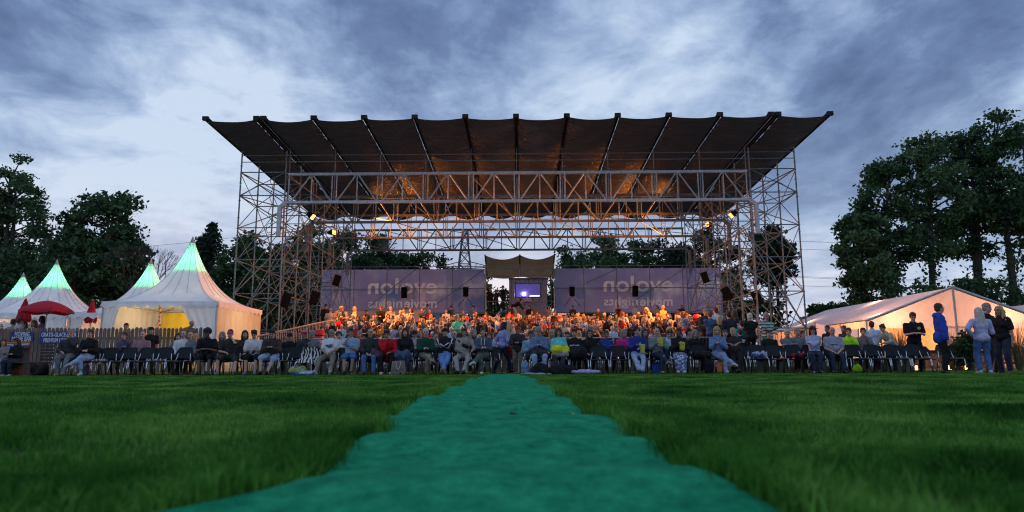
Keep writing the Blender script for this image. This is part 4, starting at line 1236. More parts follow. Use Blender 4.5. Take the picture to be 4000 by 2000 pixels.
def broadleaf(px, top, Y, wpx, label, seed, base=.25, lobes=46, leaves=150, lsize=.23, lean=0.0, mat=None, ivy=False, group='trees behind the meadow', rag=1.0, name='broadleaf_tree', cat='tree', flat=1.0):
    rng = np.random.default_rng(seed); rr = random.Random(seed)
    p = at(px, top, Y); H = p.z; s = 2680 / (Y * 1.02); W = wpx / s / 2
    t = thing(name, label, cat, (p.x - lean, Y, 0), 0, group)
    tr = MB()
    nst = 1 if H < 12 else 2 if rr.random() < .5 else 1
    tips = []; lobes = int(lobes * (1.5 if 'banner' in label or 'tower' in label else .95 if 'left' in label else .72))
    zb = H * base
    # trunk(s)
    for q in range(nst):
        x = rr.uniform(-.5, .5) * (nst > 1); dx = rr.uniform(-.6, .6)
        pts = [Vector((x, 0, -.1))]
        for k in range(1, 9):
            f = k / 8; pts.append(Vector((x + lean * f + dx * f + .25 * math.sin(f * 5 + seed), .2 * math.sin(f * 4 + q), H * .86 * f)))
        r0 = max(.12, H * .017)
        tr.tube(pts, [r0 * (1 - .85 * k / 8) + .02 for k in range(9)], 8)
        tips.append(pts)
    Cs = []
    for k in range(lobes):
        # lobe centres through an uneven ellipsoid volume, mostly near the surface
        th = rr.uniform(0, 2 * PI); v = rr.uniform(-1, 1) ; rad = rr.uniform(.45, 1.0) ** .6
        hz = math.sqrt(max(0, 1 - v * v))
        irr = 1 + .42 * rag * mnoise.noise(Vector((math.cos(th) * hz * 1.6 + seed, math.sin(th) * hz * 1.6, v * 1.6)))
        cz = (H + zb) / 2; rz = (H - zb) / 2
        c = Vector((lean * .6 + W * .86 * math.cos(th) * hz * rad * irr, W * .8 * math.sin(th) * hz * rad * irr * flat, cz + rz * .9 * v * rad * min(1.05, irr)))
        lr = rr.uniform(.09, .17) * min(W, rz) * 1.2 + .22
        pts = tips[k % nst]
        # limb from the trunk
        fz = max(.15, min(.95, (c.z - .35 * abs(c.x - lean * .6)) / (H * .86)))
        idx = fz * 8; i0 = int(idx); q0 = pts[i0].lerp(pts[min(8, i0 + 1)], idx - i0)
        mid = q0.lerp(c, .5) + Vector((0, 0, .12 * (c - q0).length))
        tr.tube([q0, mid, c], [max(.03, H * .0045), H * .003, .02], 5)
        n = int(1.35 * leaves * (lr / (.13 * min(W, rz) * 1.2 + .22)) ** 2)
        g = rng.normal(size=(n, 3)); g /= np.linalg.norm(g, axis=1)[:, None]
        g *= (rng.random(n) ** .45)[:, None] * lr * np.array([1.25, 1.15, .72])
        # small sprays reaching out
        m = n // 3; g[:m] *= 1.5
        Cs.append(np.array(c) + g)
        for _ in range(5):
            e = c + Vector((rr.uniform(-1, 1), rr.uniform(-1, 1), rr.uniform(-.5, .9))) * lr
            tr.tube([c, e], [.02, .008], 3, caps=False)
    if ivy:
        n = 900; f = rng.random(n); pts = tips[0]
        c = np.array([list(pts[int(a * 7)].lerp(pts[int(a * 7) + 1], a * 7 - int(a * 7))) for a in f])
        Cs.append(c + rng.normal(size=(n, 3)) * np.array([.45, .45, .3]))
    tr.build('trunk', bark, t, smooth=True)
    link('crown', leaf_mesh(np.concatenate(Cs), lsize, rng, mat or leaf1), t)
    return t
def spruce(px, top, Y, wpx, label, seed, base=.05, droop=.35):
    rng = np.random.default_rng(seed); rr = random.Random(seed)
    p = at(px, top, Y); H = p.z; W = wpx / (2680 / Y) / 2
    t = thing('spruce_tree', label, 'conifer', (p.x, Y, 0), 0, 'spruces between the tents and the stand')
    tr = MB(); tr.tube([(0, 0, 0), (0, 0, H)], [H * .014 + .05, .02], 8); Cs = []
    z = H * base
    while z < H - .3:
        f = 1 - z / H; L = W * (f ** .85) * rr.uniform(.75, 1.15) + .12
        nb = 7
        for k in range(nb):
            a = 2 * PI * k / nb + rr.uniform(-.4, .4); l_ = L * rr.uniform(.7, 1.1)
            n = int(26 + 46 * f)
            s = rng.random(n) ** .7
            x = np.cos(a) * l_ * s; y = np.sin(a) * l_ * s; zz = z - droop * l_ * s ** 1.5 + .12 * s ** 4 * l_
            wob = rng.normal(size=(n, 3)) * np.array([.11, .11, .07]) * (1 + l_ * .35)
            wob[:, 2] -= np.abs(rng.normal(size=n)) * .16
            Cs.append(np.stack([x, y, zz], 1) + wob)
            tr.tube([(0, 0, z), (math.cos(a) * l_ * .5, math.sin(a) * l_ * .5, z - droop * l_ * .35), (math.cos(a) * l_, math.sin(a) * l_, z - droop * l_)], [.04, .025, .01], 4, caps=False)
        z += .42 + .25 * f
    tr.build('trunk', bark, t)
    link('crown', leaf_mesh(np.concatenate(Cs), .2, rng, leaf3, 2.0), t)
    return t
# left of the picture
broadleaf(62, 578, 66, 300, 'tall airy tree at the left edge above the leftmost tent peak', 11, base=.22, lobes=78, leaves=130, lsize=.24, mat=leaf2)
broadleaf(-70, 640, 70, 300, 'tree cut by the left edge of the picture', 12, base=.1, lobes=50, leaves=110)
broadleaf(210, 790, 62, 300, 'dense tree between the airy tree and the chestnut, behind the red umbrella', 13, base=.1, lobes=55, leaves=120)
broadleaf(440, 705, 56, 400, 'big round chestnut tree left of the spruces', 14, base=.22, lobes=95, leaves=90, lsize=.27)
broadleaf(330, 930, 52, 430, 'low dark tree under the chestnut behind the second tent peak', 15, base=.02, lobes=55, leaves=130)
broadleaf(60, 950, 54, 420, 'low dark tree behind the leftmost tent peaks', 16, base=.02, lobes=55, leaves=130)
spruce(832, 862, 66, 470, 'taller spruce right of the large tent peak', 21)
spruce(790, 905, 68, 340, 'smaller spruce touching the taller one on its left', 22)
broadleaf(900, 960, 60, 190, 'thin tree between the spruces and the left tower', 23, base=.1, lobes=34, leaves=70, mat=leaf2)
broadleaf(1010, 905, 62, 260, 'tree seen through the left tower, nearest to the spruces', 24, base=.1, lobes=60, leaves=95)
broadleaf(1190, 835, 66, 300, 'tallest tree seen through the left tower', 25, base=.08, lobes=70, leaves=100)
broadleaf(1120, 1000, 58, 340, 'low tree at the foot of the left tower', 26, base=.02, lobes=60, leaves=110)
# behind the stand
broadleaf(1345, 880, 74, 250, 'tree behind the left end of the left banner', 31, base=.08, lobes=60, leaves=100)
broadleaf(1490, 872, 74, 240, 'tree behind the reversed letters of the left banner', 32, base=.08, lobes=60, leaves=100)
broadleaf(1610, 930, 78, 210, 'lower tree right of the letters of the left banner', 33, base=.05, lobes=48, leaves=100)
broadleaf(1735, 1000, 80, 190, 'small tree left of the pylon', 34, base=.05, lobes=40, leaves=95)
broadleaf(1880, 1012, 76, 110, 'small feathery tree right of the pylon above the left banner', 35, base=.05, lobes=28, leaves=60, mat=leaf2)
broadleaf(1940, 1090, 74, 160, 'low tree seen through the frame beside the projection cabin', 36, base=.02, lobes=30, leaves=70, mat=leaf2)
broadleaf(2120, 965, 74, 190, 'open airy tree right of the booth canopy', 37, base=.05, lobes=44, leaves=80, mat=leaf2)
broadleaf(2230, 940, 78, 200, 'tree behind the left end of the right banner', 38, base=.05, lobes=48, leaves=90)
broadleaf(2370, 880, 72, 250, 'tall tree behind the reversed letters of the right banner', 39, base=.05, lobes=66, leaves=90, mat=leaf2)
broadleaf(2510, 900, 74, 230, 'tree right of the letters of the right banner', 40, base=.05, lobes=60, leaves=95)
broadleaf(2640, 868, 70, 220, 'dark pine like tree behind the right end of the right banner', 41, base=.05, lobes=60, leaves=95, mat=leaf3)
broadleaf(2770, 850, 72, 240, 'dark tree seen through the inner part of the right tower', 42, base=.05, lobes=62, leaves=90, mat=leaf3)
broadleaf(2850, 1060, 66, 200, 'low tree at the inner foot of the right tower', 43, base=.02, lobes=46, leaves=90)
broadleaf(3022, 872, 64, 170, 'slender ivy clad pine seen through the right tower', 44, base=.52, lobes=44, leaves=110, mat=leaf3, ivy=True, lean=.8, name='pine_tree', cat='conifer')
broadleaf(2960, 1130, 62, 130, 'bush at the foot of the ivy clad pine', 45, base=.0, lobes=26, leaves=90, name='bush', cat='bush')
broadleaf(3210, 1163, 64, 160, 'round bushy tree between the right tower and the marquee', 46, base=.0, lobes=60, leaves=150)
# right group
broadleaf(3345, 765, 58, 190, 'leftmost tree of the tall group behind the marquee, crown reaching low', 51, base=.30, lobes=60, leaves=110, mat=leaf2)
broadleaf(3420, 1010, 56, 240, 'lower leafy tree above the left end of the marquee', 52, base=.15, lobes=56, leaves=100)
broadleaf(3440, 590, 60, 270, 'second tree of the tall group behind the marquee', 53, base=.32, lobes=80, leaves=105, ivy=True)
broadleaf(3590, 490, 60, 300, 'tall broad tree above the marquee gable', 54, base=.38, lobes=95, leaves=95, ivy=True, mat=leaf2)
broadleaf(3735, 450, 62, 280, 'tall tree with ivy trunk right of the marquee gable', 55, base=.36, lobes=85, leaves=100, ivy=True)
broadleaf(3870, 412, 60, 290, 'tallest tree of the group above the standing group', 56, base=.36, lobes=90, leaves=95, ivy=True)
broadleaf(4000, 405, 64, 280, 'tree at the right edge of the picture', 57, base=.3, lobes=80, leaves=90, ivy=True, mat=leaf2)
broadleaf(3620, 1075, 57, 330, 'low understorey tree behind the ridge of the marquee', 58, base=.02, lobes=56, leaves=100)
broadleaf(3860, 1060, 58, 360, 'low understorey tree right of the marquee gable', 59, base=.02, lobes=60, leaves=100)
broadleaf(3330, 1150, 62, 170, 'low bush beside the far end of the marquee', 60, base=.0, lobes=36, leaves=100, name='bush', cat='bush')
# bare twiggy shrub by the tent peak
def bare(px, py, Y, h, label, seed):
    rr = random.Random(seed); p = at(px, py, Y)
    t = thing('bare_tree', label, 'tree', (p.x, Y, 0)); mb = MB()
    def br(a, d, L, r, k):
        b = a + d * L; mb.tube([a, b], [r, r * .7], 4, caps=False)
        if k:
            for _ in range(3): br(b, (d + Vector((rr.uniform(-.6, .6), rr.uniform(-.6, .6), rr.uniform(-.2, .5)))).normalized(), L * .68, r * .62, k - 1)
    br(Vector((0, 0, 0)), Vector((0, 0, 1)), p.z * .42, .1, 5); mb.build('trunk', bark, t)
bare(580, 1020, 50, 8, 'bare twiggy tree between the two tent peaks', 5)
# ornamental grasses and the shrub before the marquee
def tall_grass(px, py, Y, label, seed, n=130, spread=.6):
    rr = random.Random(seed); p = at(px, py, Y); mb = MB()
    for _ in range(n):
        a = rr.uniform(0, 2 * PI); h = p.z * rr.uniform(.6, 1.0); o = rr.uniform(.1, 1) * spread
        pts = [Vector((math.cos(a) * .08, math.sin(a) * .08, 0)), Vector((math.cos(a) * o * .35, math.sin(a) * o * .35, h * .6)), Vector((math.cos(a) * o, math.sin(a) * o, h * rr.uniform(.85, 1)))]
        mb.tube(pts, [.008, .007, .003], 3, caps=False)
    tag(mb.build('ornamental_grass', M('dry_grass', (.10, .10, .05), .8), loc=(p.x, Y, 0)), label, 'plant', 'ornamental grasses before the marquee')
tall_grass(3505, 1262, 27.0, 'tall ornamental grass between the crouching woman and the man in the black shirt', 1)
tall_grass(3712, 1272, 27.2, 'tall ornamental grass right of the man in the blue jacket', 2, 70)
tall_grass(3960, 1240, 27.3, 'tall ornamental grass behind the woman with the backpack', 3, 110, .9)
tall_grass(3215, 1300, 27.3, 'ornamental grass behind the woman in the red hat', 4, 60)
broadleaf(3773, 1300, 27.0, 60, 'small potted leafy shrub left of the blonde woman', 71, base=.1, lobes=22, leaves=40, lsize=.10, name='shrub', cat='shrub', group='shrubs before the marquee')
broadleaf(3745, 1340, 27.0, 50, 'small leafy shrub at the foot of the ornamental grass', 72, base=.0, lobes=16, leaves=40, lsize=.10, name='shrub', cat='shrub', group='shrubs before the marquee')
# ------------------------------------------------------------------ people
SKIN = [M('skin_fair', (.50, .31, .23), .55, var=.06), M('skin_tan', (.36, .21, .145), .55, var=.06), M('skin_brown', (.16, .085, .055), .5, var=.08), M('skin_pink', (.52, .29, .22), .5, var=.06)]
FEAT = M('eyes_and_brows', (.035, .025, .022), .5)
LIPS = M('lips', (.20, .06, .05), .5)
HAIRM = {'black': M('hair_black', (.010, .009, .009), .55, var=.4, scale=30, bump=.6), 'brown': M('hair_brown', (.045, .026, .016), .55, var=.4, scale=30, bump=.6),
         'grey': M('hair_grey', (.22, .21, .21), .6, var=.3, scale=30, bump=.6), 'white': M('hair_white', (.48, .46, .44), .6, var=.2, scale=30, bump=.6),
         'blonde': M('hair_blonde', (.42, .29, .13), .6, var=.3, scale=30, bump=.6), 'auburn': M('hair_auburn', (.13, .045, .02), .6, var=.3, scale=30, bump=.6)}
CL = {}
def cloth(name, col, **k):
    key = name
    if key not in CL: CL[key] = M(name + '_cloth', col, .85, var=k.pop('var', .30), scale=k.pop('scale', 9), bump=k.pop('bump', .9), bscale=22, spec=.2, **k)
    return CL[key]
BLK = cloth('black', (.013, .013, .016)); CHAR = cloth('charcoal', (.04, .04, .045)); NAVY = cloth('navy', (.015, .022, .06)); WHT = cloth('white', (.62, .62, .66), var=.06)
PALEB = cloth('pale_blue', (.30, .44, .62)); RED = cloth('red', (.50, .012, .02)); GRN = cloth('dark_green', (.012, .055, .04)); KHK = cloth('khaki', (.20, .18, .14))
BEI = cloth('beige', (.27, .23, .21)); JEAN = cloth('blue_denim', (.07, .14, .34), scale=12); LJEAN = cloth('light_denim', (.30, .40, .58), scale=12); DJEAN = cloth('dark_denim', (.025, .035, .065))
BRN = cloth('brown', (.055, .040, .035)); GRY = cloth('grey', (.16, .17, .19)); LGRY = cloth('light_grey', (.36, .37, .42)); OLV = cloth('olive', (.08, .105, .085)); BLUE = cloth('royal_blue', (.02, .07, .40))
SAGE = cloth('grey_green', (.16, .20, .20)); LILAC = cloth('lilac_blue', (.26, .29, .56)); CYAN = cloth('cyan', (.14, .55, .55)); PINK = cloth('pink', (.50, .14, .30)); TEAL = cloth('teal', (.03, .22, .24))
YEL = cloth('yellow', (.55, .50, .03)); ORG = cloth('orange', (.55, .22, .03)); PURP = cloth('purple', (.16, .07, .22)); MINT = cloth('mint_green', (.12, .60, .38)); MAG = cloth('magenta', (.5, .03, .22)); CREAM = cloth('cream', (.52, .45, .36)); MAR = cloth('maroon', (.14, .015, .02))
STRH = cloth('black_white_stripe', (.55, .54, .52), pattern='hstripe', color2=(.02, .02, .025), pscale=4.6); STRV = cloth('pinstripe', (.52, .46, .38), pattern='vstripe', color2=(.28, .22, .18), pscale=9)
TSTR = cloth('teal_stripe', (.45, .48, .45), pattern='hstripe', color2=(.05, .13, .13), pscale=3.2); ZEB = M('zebra_cloth', (.60, .60, .60), .8, var=.05, pattern='zebra', color2=(.015, .015, .015), pscale=3.4)
PLAID = cloth('blue_plaid', (.40, .44, .58), pattern='check', color2=(.08, .11, .25), pscale=26); PATT = cloth('white_patterned', (.55, .55, .62), pattern='dots', color2=(.10, .14, .32), pscale=16)
DOTS = cloth('white_dark_spots', (.55, .50, .45), pattern='dots', color2=(.05, .05, .07), pscale=13)
DEN_J = cloth('denim_jacket', (.12, .20, .36), scale=10)
SHOE_W = M('white_trainers', (.50, .51, .55), .6, var=.15); SHOE_D = M('dark_shoes', (.025, .023, .022), .5); SHOE_G = M('grey_trainers', (.17, .18, .18), .6)

def ik(a, b, l1, l2, pole):
    a, b, pole = Vector(a), Vector(b), Vector(pole); d = b - a; D = d.length
    if D > (l1 + l2) * .995: b = a + d * ((l1 + l2) * .995 / D); d = b - a; D = d.length
    x = (l1 * l1 - l2 * l2 + D * D) / (2 * D); h = math.sqrt(max(0, l1 * l1 - x * x)); u = d / D
    n = pole - u * pole.dot(u); n.normalize()
    return a + u * x + n * h, b
class Fig: pass
def skeleton(kind='sit', lean=0, twist=0, hp=0, hy=0, side=0, hands=None, feet=None, fem=False, hip=None, knee_out=.18):
    F = Fig(); F.kind = kind; F.fem = fem
    hz = .56 if kind == 'sit' else .92
    F.H = Vector(hip or (0, 0, hz)); ln = R(lean)
    u = Vector((math.sin(R(side)), -math.sin(ln), math.cos(ln))).normalized(); F.u = u
    rt = Matrix.Rotation(R(twist), 3, 'Z') @ Vector((1, 0, 0)); rt = (rt - u * rt.dot(u)).normalized(); F.rt = rt; F.fw = u.cross(rt) * -1
    if F.fw.y > 0: F.fw = -F.fw
    F.chest = F.H + u * .32; F.N = F.H + u * .50
    sw = .165 if fem else .19
    F.sh = {s: F.H + u * .435 + rt * s * sw for s in (-1, 1)}
    F.hips = {s: F.H + Vector((s * .09, 0, -.0)) for s in (-1, 1)}
    F.headc = F.N + u * .085 + Vector((0, -.03 - .04 * math.sin(ln), .085))
    F.headm = Matrix.Translation(F.headc) @ Matrix.Rotation(R(hy), 4, 'Z') @ Matrix.Rotation(R(hp), 4, 'X')
    if kind == 'sit':
        dh = {-1: (-.10, -.30, .64), 1: (.10, -.30, .64)}; df = {-1: (-.13, -.47, .09), 1: (.13, -.47, .09)}
    else:
        dh = {-1: (-.26, -.06, .82), 1: (.26, -.06, .82)}; df = {-1: (-.11, .02, .09), 1: (.11, -.04, .09)}
    if hands: dh.update(hands)
    if feet: df.update(feet)
    F.elb, F.wr, F.kn, F.an = {}, {}, {}, {}
    for s in (-1, 1):
        F.elb[s], F.wr[s] = ik(F.sh[s], dh[s], .29, .255, (s * .75, .45, -.75))
        F.kn[s], F.an[s] = ik(F.hips[s], df[s], .43, .42, (s * knee_out, -1, .9 if kind == 'sit' else .1))
    return F
def frame(F): return Matrix((F.rt, -F.fw, F.u)).transposed()
def torso_parts(F, mb, g=0.0, belly=0.0):
    m = frame(F); H, u = F.H, F.u; f = F.fem
    mb.ell(H + u * .02, ((.165 if not f else .17) + g, .125 + g, .13 + g), m)
    mb.ell(H + u * .17 + F.fw * (.01 + belly * .6), ((.145 if not f else .13) + g + belly * .5, .105 + g + belly, .16 + g), m)
    mb.ell(H + u * .34 + F.fw * .01, ((.165 if not f else .148) + g, .115 + g, .17 + g), m)
    mb.cap(F.sh[-1] - F.rt * -.02, F.sh[1] - F.rt * .02, .054 + g, .054 + g)
    mb.cap(F.H + u * .40 + F.rt * .09, F.N + u * .0 + F.rt * .02, .07 + g, .05 + g); mb.cap(F.H + u * .40 - F.rt * .09, F.N - F.rt * .02, .07 + g, .05 + g)
    if f: 
        for s in (-1, 1): mb.ell(H + u * .32 + F.rt * s * .07 + F.fw * .085, (.062 + g * .7,) * 3)
def hand_parts(F, s, mb):
    w = F.wr[s]; d = (w - F.elb[s]).normalized()
    # hand bends gently toward the front of the body
    d = (d + Vector((-s * .25, -.15, -.2))).normalized()
    side = d.cross(Vector((0, 0, 1))); side = side.normalized() if side.length > .1 else Vector((1, 0, 0)); nrm = side.cross(d)
    pm = Matrix((side, d, nrm)).transposed()
    mb.ell(w + d * .045, (.040, .052, .018), pm, 10, 8)
    for k, L in enumerate((.066, .074, .070, .055)):
        o = w + d * .082 + side * (-.028 + .0185 * k)
        m_ = o + d * L * .55 - nrm * .006; e = m_ + (d * .55 - nrm * .8).normalized() * L * .5
        mb.cap(o, m_, .0095, .009, 8); mb.cap(m_, e, .009, .0075, 8)
    o = w + d * .02 + side * s * -.03
    mb.cap(o, o + (d * .7 + side * s * -.7).normalized() * .045, .0125, .0105, 8); o2 = o + (d * .7 + side * s * -.7).normalized() * .045; mb.cap(o2, o2 + d * .03 - nrm * .008, .0105, .009, 8)
def body_mesh(F, voxel=.012):
    mb = MB(); torso_parts(F, mb)
    mb.cap(F.N - F.u * .03, F.headc + Vector((0, .015, -.05)), .060 if not F.fem else .050, .052 if not F.fem else .046)
    for s in (-1, 1):
        mb.cap(F.sh[s], F.elb[s], .052 if not F.fem else .044, .040 if not F.fem else .036); mb.cap(F.elb[s], F.wr[s], .041 if not F.fem else .036, .027)
        hand_parts(F, s, mb)
        mb.cap(F.hips[s], F.kn[s], .085, .058); mb.cap(F.kn[s], F.an[s] + Vector((0, 0, .0)), .057, .038)
        c = F.kn[s].lerp(F.an[s], .3); mb.ell(c + Vector((0, .018, 0)), (.052, .055, .10), None, 10, 8)
        td = toe_dir(F, s)
        mb.cap(F.an[s] + Vector((0, .02, -.045)), F.an[s] + td * .14 + Vector((0, 0, -.05)), .036, .030)
    hm = F.headm; h3 = hm.to_3x3()
    def E(c, r): mb.ell(hm @ Vector(c), r, h3, 18, 14)
    E((0, .012, .025), (.076, .094, .098)); E((0, -.022, -.048), (.056, .066, .066)); E((0, -.058, -.078), (.028, .026, .028)); E((0, -.03, -.01), (.066, .060, .062))
    for s in (-1, 1): E((s * .078, .012, -.008), (.011, .019, .031)); E((s * .034, -.062, -.02), (.026, .024, .022))
    mb.cap(hm @ Vector((0, -.082, .012)), hm @ Vector((0, -.104, -.020)), .010, .015, 8)
    mb.cap(hm @ Vector((-.034, -.074, .034)), hm @ Vector((.034, -.074, .034)), .016, .016, 8)
    mb.cap(hm @ Vector((-.016, -.085, -.052)), hm @ Vector((.016, -.085, -.052)), .010, .010, 8)
    me = remesh(mb, voxel, 2, .5)
    n = len(me.polygons); c = np.empty(n * 3); me.polygons.foreach_get('center', c); c = c.reshape(-1, 3)
    inv = np.array(hm.inverted()); L = c @ inv[:3, :3].T + inv[:3, 3]
    idx = np.zeros(n, np.int32)
    for s in (-1, 1):
        e = ((L[:, 0] - s * .031) / .021) ** 2 + ((L[:, 2] - .014) / .012) ** 2 < 1
        b = ((L[:, 0] - s * .032) / .024) ** 2 + ((L[:, 2] - .040) / .007) ** 2 < 1
        idx[(e | b) & (L[:, 1] < -.035)] = 3
    idx[((L[:, 0] / .030) ** 2 + ((L[:, 2] + .053) / .011) ** 2 < 1) & (L[:, 1] < -.05)] = 4
    # leg and foot zones for figures without separate trousers
    def segd(a, b):
        a = np.array(a); b = np.array(b); ab = b - a; t = np.clip(((c - a) @ ab) / (ab @ ab), 0, 1); return np.linalg.norm(c - a - t[:, None] * ab, axis=1)
    arm = np.minimum.reduce([np.minimum(segd(F.sh[s], F.elb[s]), segd(F.elb[s], F.wr[s] + (F.wr[s] - F.elb[s]).normalized() * .15)) for s in (-1, 1)])
    leg = np.minimum.reduce([np.minimum(segd(F.hips[s], F.kn[s]) - .02, segd(F.kn[s], F.an[s])) for s in (-1, 1)])
    leg = np.minimum(leg, segd(F.H - F.u * .1, F.H + F.u * .04) - .06)
    hd = np.linalg.norm(L, axis=1)
    idx[(leg < arm) & (leg < .12) & (idx == 0) & (hd > .2)] = 1
    ft = np.minimum.reduce([np.linalg.norm(c - np.array(F.an[s] + Vector((0, -.06, -.05))), axis=1) for s in (-1, 1)])
    idx[ft < .10] = 2
    me.materials.clear()
    for m in (SKIN[0], BLK, SHOE_D, FEAT, LIPS): me.materials.append(m)
    me.polygons.foreach_set('material_index', idx)
    me.update(); return me
def toe_dir(F, s):
    sh = (F.an[s] - F.kn[s]).normalized(); d = Vector((s * .22, -1, 0)); d = d - sh * d.dot(sh)
    return d.normalized() if d.length > .2 else Vector((0, -1, -.3)).normalized()
def wrinkle(me, amp, seed, sc=9):
    n = len(me.vertices); co = np.empty(n * 3); me.vertices.foreach_get('co', co); co = co.reshape(-1, 3)
    no = np.empty(n * 3); me.vertices.foreach_get('normal', no); no = no.reshape(-1, 3)
    x, y, z = co.T * sc
    w = np.sin(x * 1.3 + 2 * np.sin(z * .9 + seed) + y) * .5 + np.sin(z * 2.1 + 1.6 * np.sin(x * 1.7 + y * 2.2 + seed)) * .6 + np.sin((x + z) * 3.1 + seed * 2 + 1.3 * np.sin(y * 4)) * .3
    co = co + no * (w * amp)[:, None]; me.vertices.foreach_set('co', co.ravel()); me.update(); return me
def shirt_mesh(F, sleeve='long', loose=.018, seed=0, coat=False, belly=0.0, hood=False, voxel=.017):
    mb = MB(); torso_parts(F, mb, loose, belly)
    for s in (-1, 1):
        if sleeve == 'long':
            mb.cap(F.sh[s], F.elb[s], .060 + loose * .9, .050 + loose * .8); mb.cap(F.elb[s], F.elb[s].lerp(F.wr[s], .94), .050 + loose * .8, .034 + loose * .6)
        else:
            mb.cap(F.sh[s], F.sh[s].lerp(F.elb[s], .68), .062 + loose, .058 + loose)
    if coat: mb.ell(F.H - F.u * .04, (.19 + loose, .15 + loose, .17), frame(F))
    if F.kind == 'stand': mb.ell(F.H + F.u * .01, (.186 + loose, .148 + loose, .12), frame(F))
    mb.cap(F.N - F.u * .03, F.N + F.u * .025, .072, .066 if not hood else .075)
    if hood:
        mb.ell(F.N + F.u * .0 - F.fw * .07, (.12, .075, .07), frame(F))
    me = remesh(mb, voxel, 2, .5); wrinkle(me, .0085, seed); return me
def trouser_mesh(F, length='long', loose=.014, seed=0, voxel=.017, wide=0.0):
    mb = MB(); mb.ell(F.H + F.u * .0, (.172 + loose, .132 + loose, .125 + loose), frame(F))
    for s in (-1, 1):
        mb.cap(F.hips[s], F.kn[s], .094 + loose, .066 + loose + wide)
        if length == 'long': mb.cap(F.kn[s], F.kn[s].lerp(F.an[s], .93), .064 + loose + wide, .048 + loose + wide)
        elif length == 'crop': mb.cap(F.kn[s], F.kn[s].lerp(F.an[s], .7), .062 + loose, .05 + loose)
        else: mb.cap(F.hips[s].lerp(F.kn[s], .6), F.hips[s].lerp(F.kn[s], .93), .088 + loose, .085 + loose)
    if length == 'skirt' :
        for k in range(5):
            mb.cap(F.kn[-1].lerp(F.kn[1], k / 4), F.an[-1].lerp(F.an[1], k / 4) + Vector((0, .02, .06)), .075, .08)
    me = remesh(mb, voxel, 2, .5); wrinkle(me, .0080, seed + 3); return me
def shoe_mesh(F, s):
    td = toe_dir(F, s); a = F.an[s]; sh = (a - F.kn[s]).normalized()
    up = td.cross(Vector((1, 0, 0))).normalized(); up = up if up.dot(sh) < 0 else -up
    mb = MB(); mb.cap(a + sh * .035 - td * .03, a + sh * .045 + td * .12, .045, .040); mb.cap(a - sh * .01, a + sh * .03, .046, .048); mb.cap(a + sh * .062 - td * .04, a + sh * .062 + td * .15, .028, .026)
    mb.ell(a + sh * .045 + td * .08, (.047, .07, .033))
    me = remesh(mb, .013, 2, .5); return me
# ---- hair, hats (head frame)
HCACHE = {}
def hair(style):
    if style in HCACHE: return HCACHE[style]
    mb = MB(); rr = random.Random(len(style))
    if style in ('short', 'long', 'bob', 'tail', 'bun', 'curly', 'undercap', 'quiff'):
        mb.ell((0, .022, .060), (.087, .101, .090)); mb.ell((0, .05, -.005), (.078, .066, .075))
        for s in (-1, 1): mb.ell((s * .070, .018, .022), (.017, .046, .048))
    if style == 'quiff':
        for k in range(12): mb.ell((rr.uniform(-.06, .06), rr.uniform(-.06, .04), .105 + rr.uniform(-.01, .025)), (.03, .035, .026), None, 8, 6)
    if style == 'curly':
        for k in range(46):
            a = rr.uniform(0, 2 * PI); v = rr.uniform(-.25, 1); r_ = math.sqrt(1 - min(1, abs(v)) ** 2)
            y = .03 + .1 * r_ * math.sin(a)
            if y < -.05 and v < .5: continue
            mb.ell((.095 * r_ * math.cos(a), y, .045 + .10 * v), (.028, .028, .028), None, 8, 6)
    if style in ('long', 'bob'):
        zl = -.27 if style == 'long' else -.12
        for s in (-1, 1):
            mb.cap((s * .068, .0, .06), (s * .082, .01, -.05), .030, .032); mb.cap((s * .082, .01, -.05), (s * .085, .0 if style == 'long' else .02, zl), .032, .026)
            mb.cap((s * .04, -.045, .105), (s * .074, -.03, .03), .022, .024)
        for x in (-.05, 0, .05): mb.cap((x, .085, .0), (x * 1.3, .10, zl), .045, .032)
    if style == 'tail':
        mb.ell((0, .125, .04), (.03, .03, .03)); mb.cap((0, .13, .03), (0, .15, -.08), .03, .032); mb.cap((0, .15, -.08), (0, .125, -.2), .03, .014)
    if style == 'bun': mb.ell((0, .11, .09), (.042, .042, .042))
    if style == 'ring':
        mb.ell((0, .055, .0), (.080, .062, .055))
        for s in (-1, 1): mb.ell((s * .070, .035, .01), (.014, .04, .035))
    if style == 'stubble': mb.ell((0, .026, .030), (.0775, .088, .090))
    me = remesh(mb, .0085 if style != 'stubble' else .009, 1, .4)
    wrinkle(me, .0028 if style != 'stubble' else .0005, 2, 60); HCACHE[style] = me; return me
def hat(kind):
    if 'hat_' + kind in HCACHE: return HCACHE['hat_' + kind]
    mb = MB()
    if kind == 'cap':
        mb.ell((0, .012, .052), (.090, .102, .082)); mb.ell((0, -.105, .050), (.066, .068, .010), Matrix.Rotation(R(8), 3, 'X'))
    elif kind == 'brim':
        mb.ell((0, .01, .075), (.085, .095, .075)); mb.ell((0, .01, .055), (.165, .175, .012)); 
    elif kind == 'beanie': mb.ell((0, .02, .048), (.090, .101, .092))
    me = remesh(mb, .009, 1, .4); HCACHE['hat_' + kind] = me; return me
def glasses_mesh():
    if 'glasses' in HCACHE: return HCACHE['glasses']
    mb = MB()
    for s in (-1, 1):
        mb.tube([(s * .031 + .021 * math.cos(a), -.092, .012 + .016 * math.sin(a)) for a in np.linspace(0, 2 * PI, 13)], .0028, 4)
        mb.tube([(s * .052, -.09, .016), (s * .08, .0, .01)], .0026, 4)
    mb.tube([(-.01, -.096, .014), (.01, -.096, .014)], .0028, 4)
    HCACHE['glasses'] = mb.mesh('glasses', M('spectacle_frame', (.02, .02, .02), .3)); return HCACHE['glasses']
PC = {}
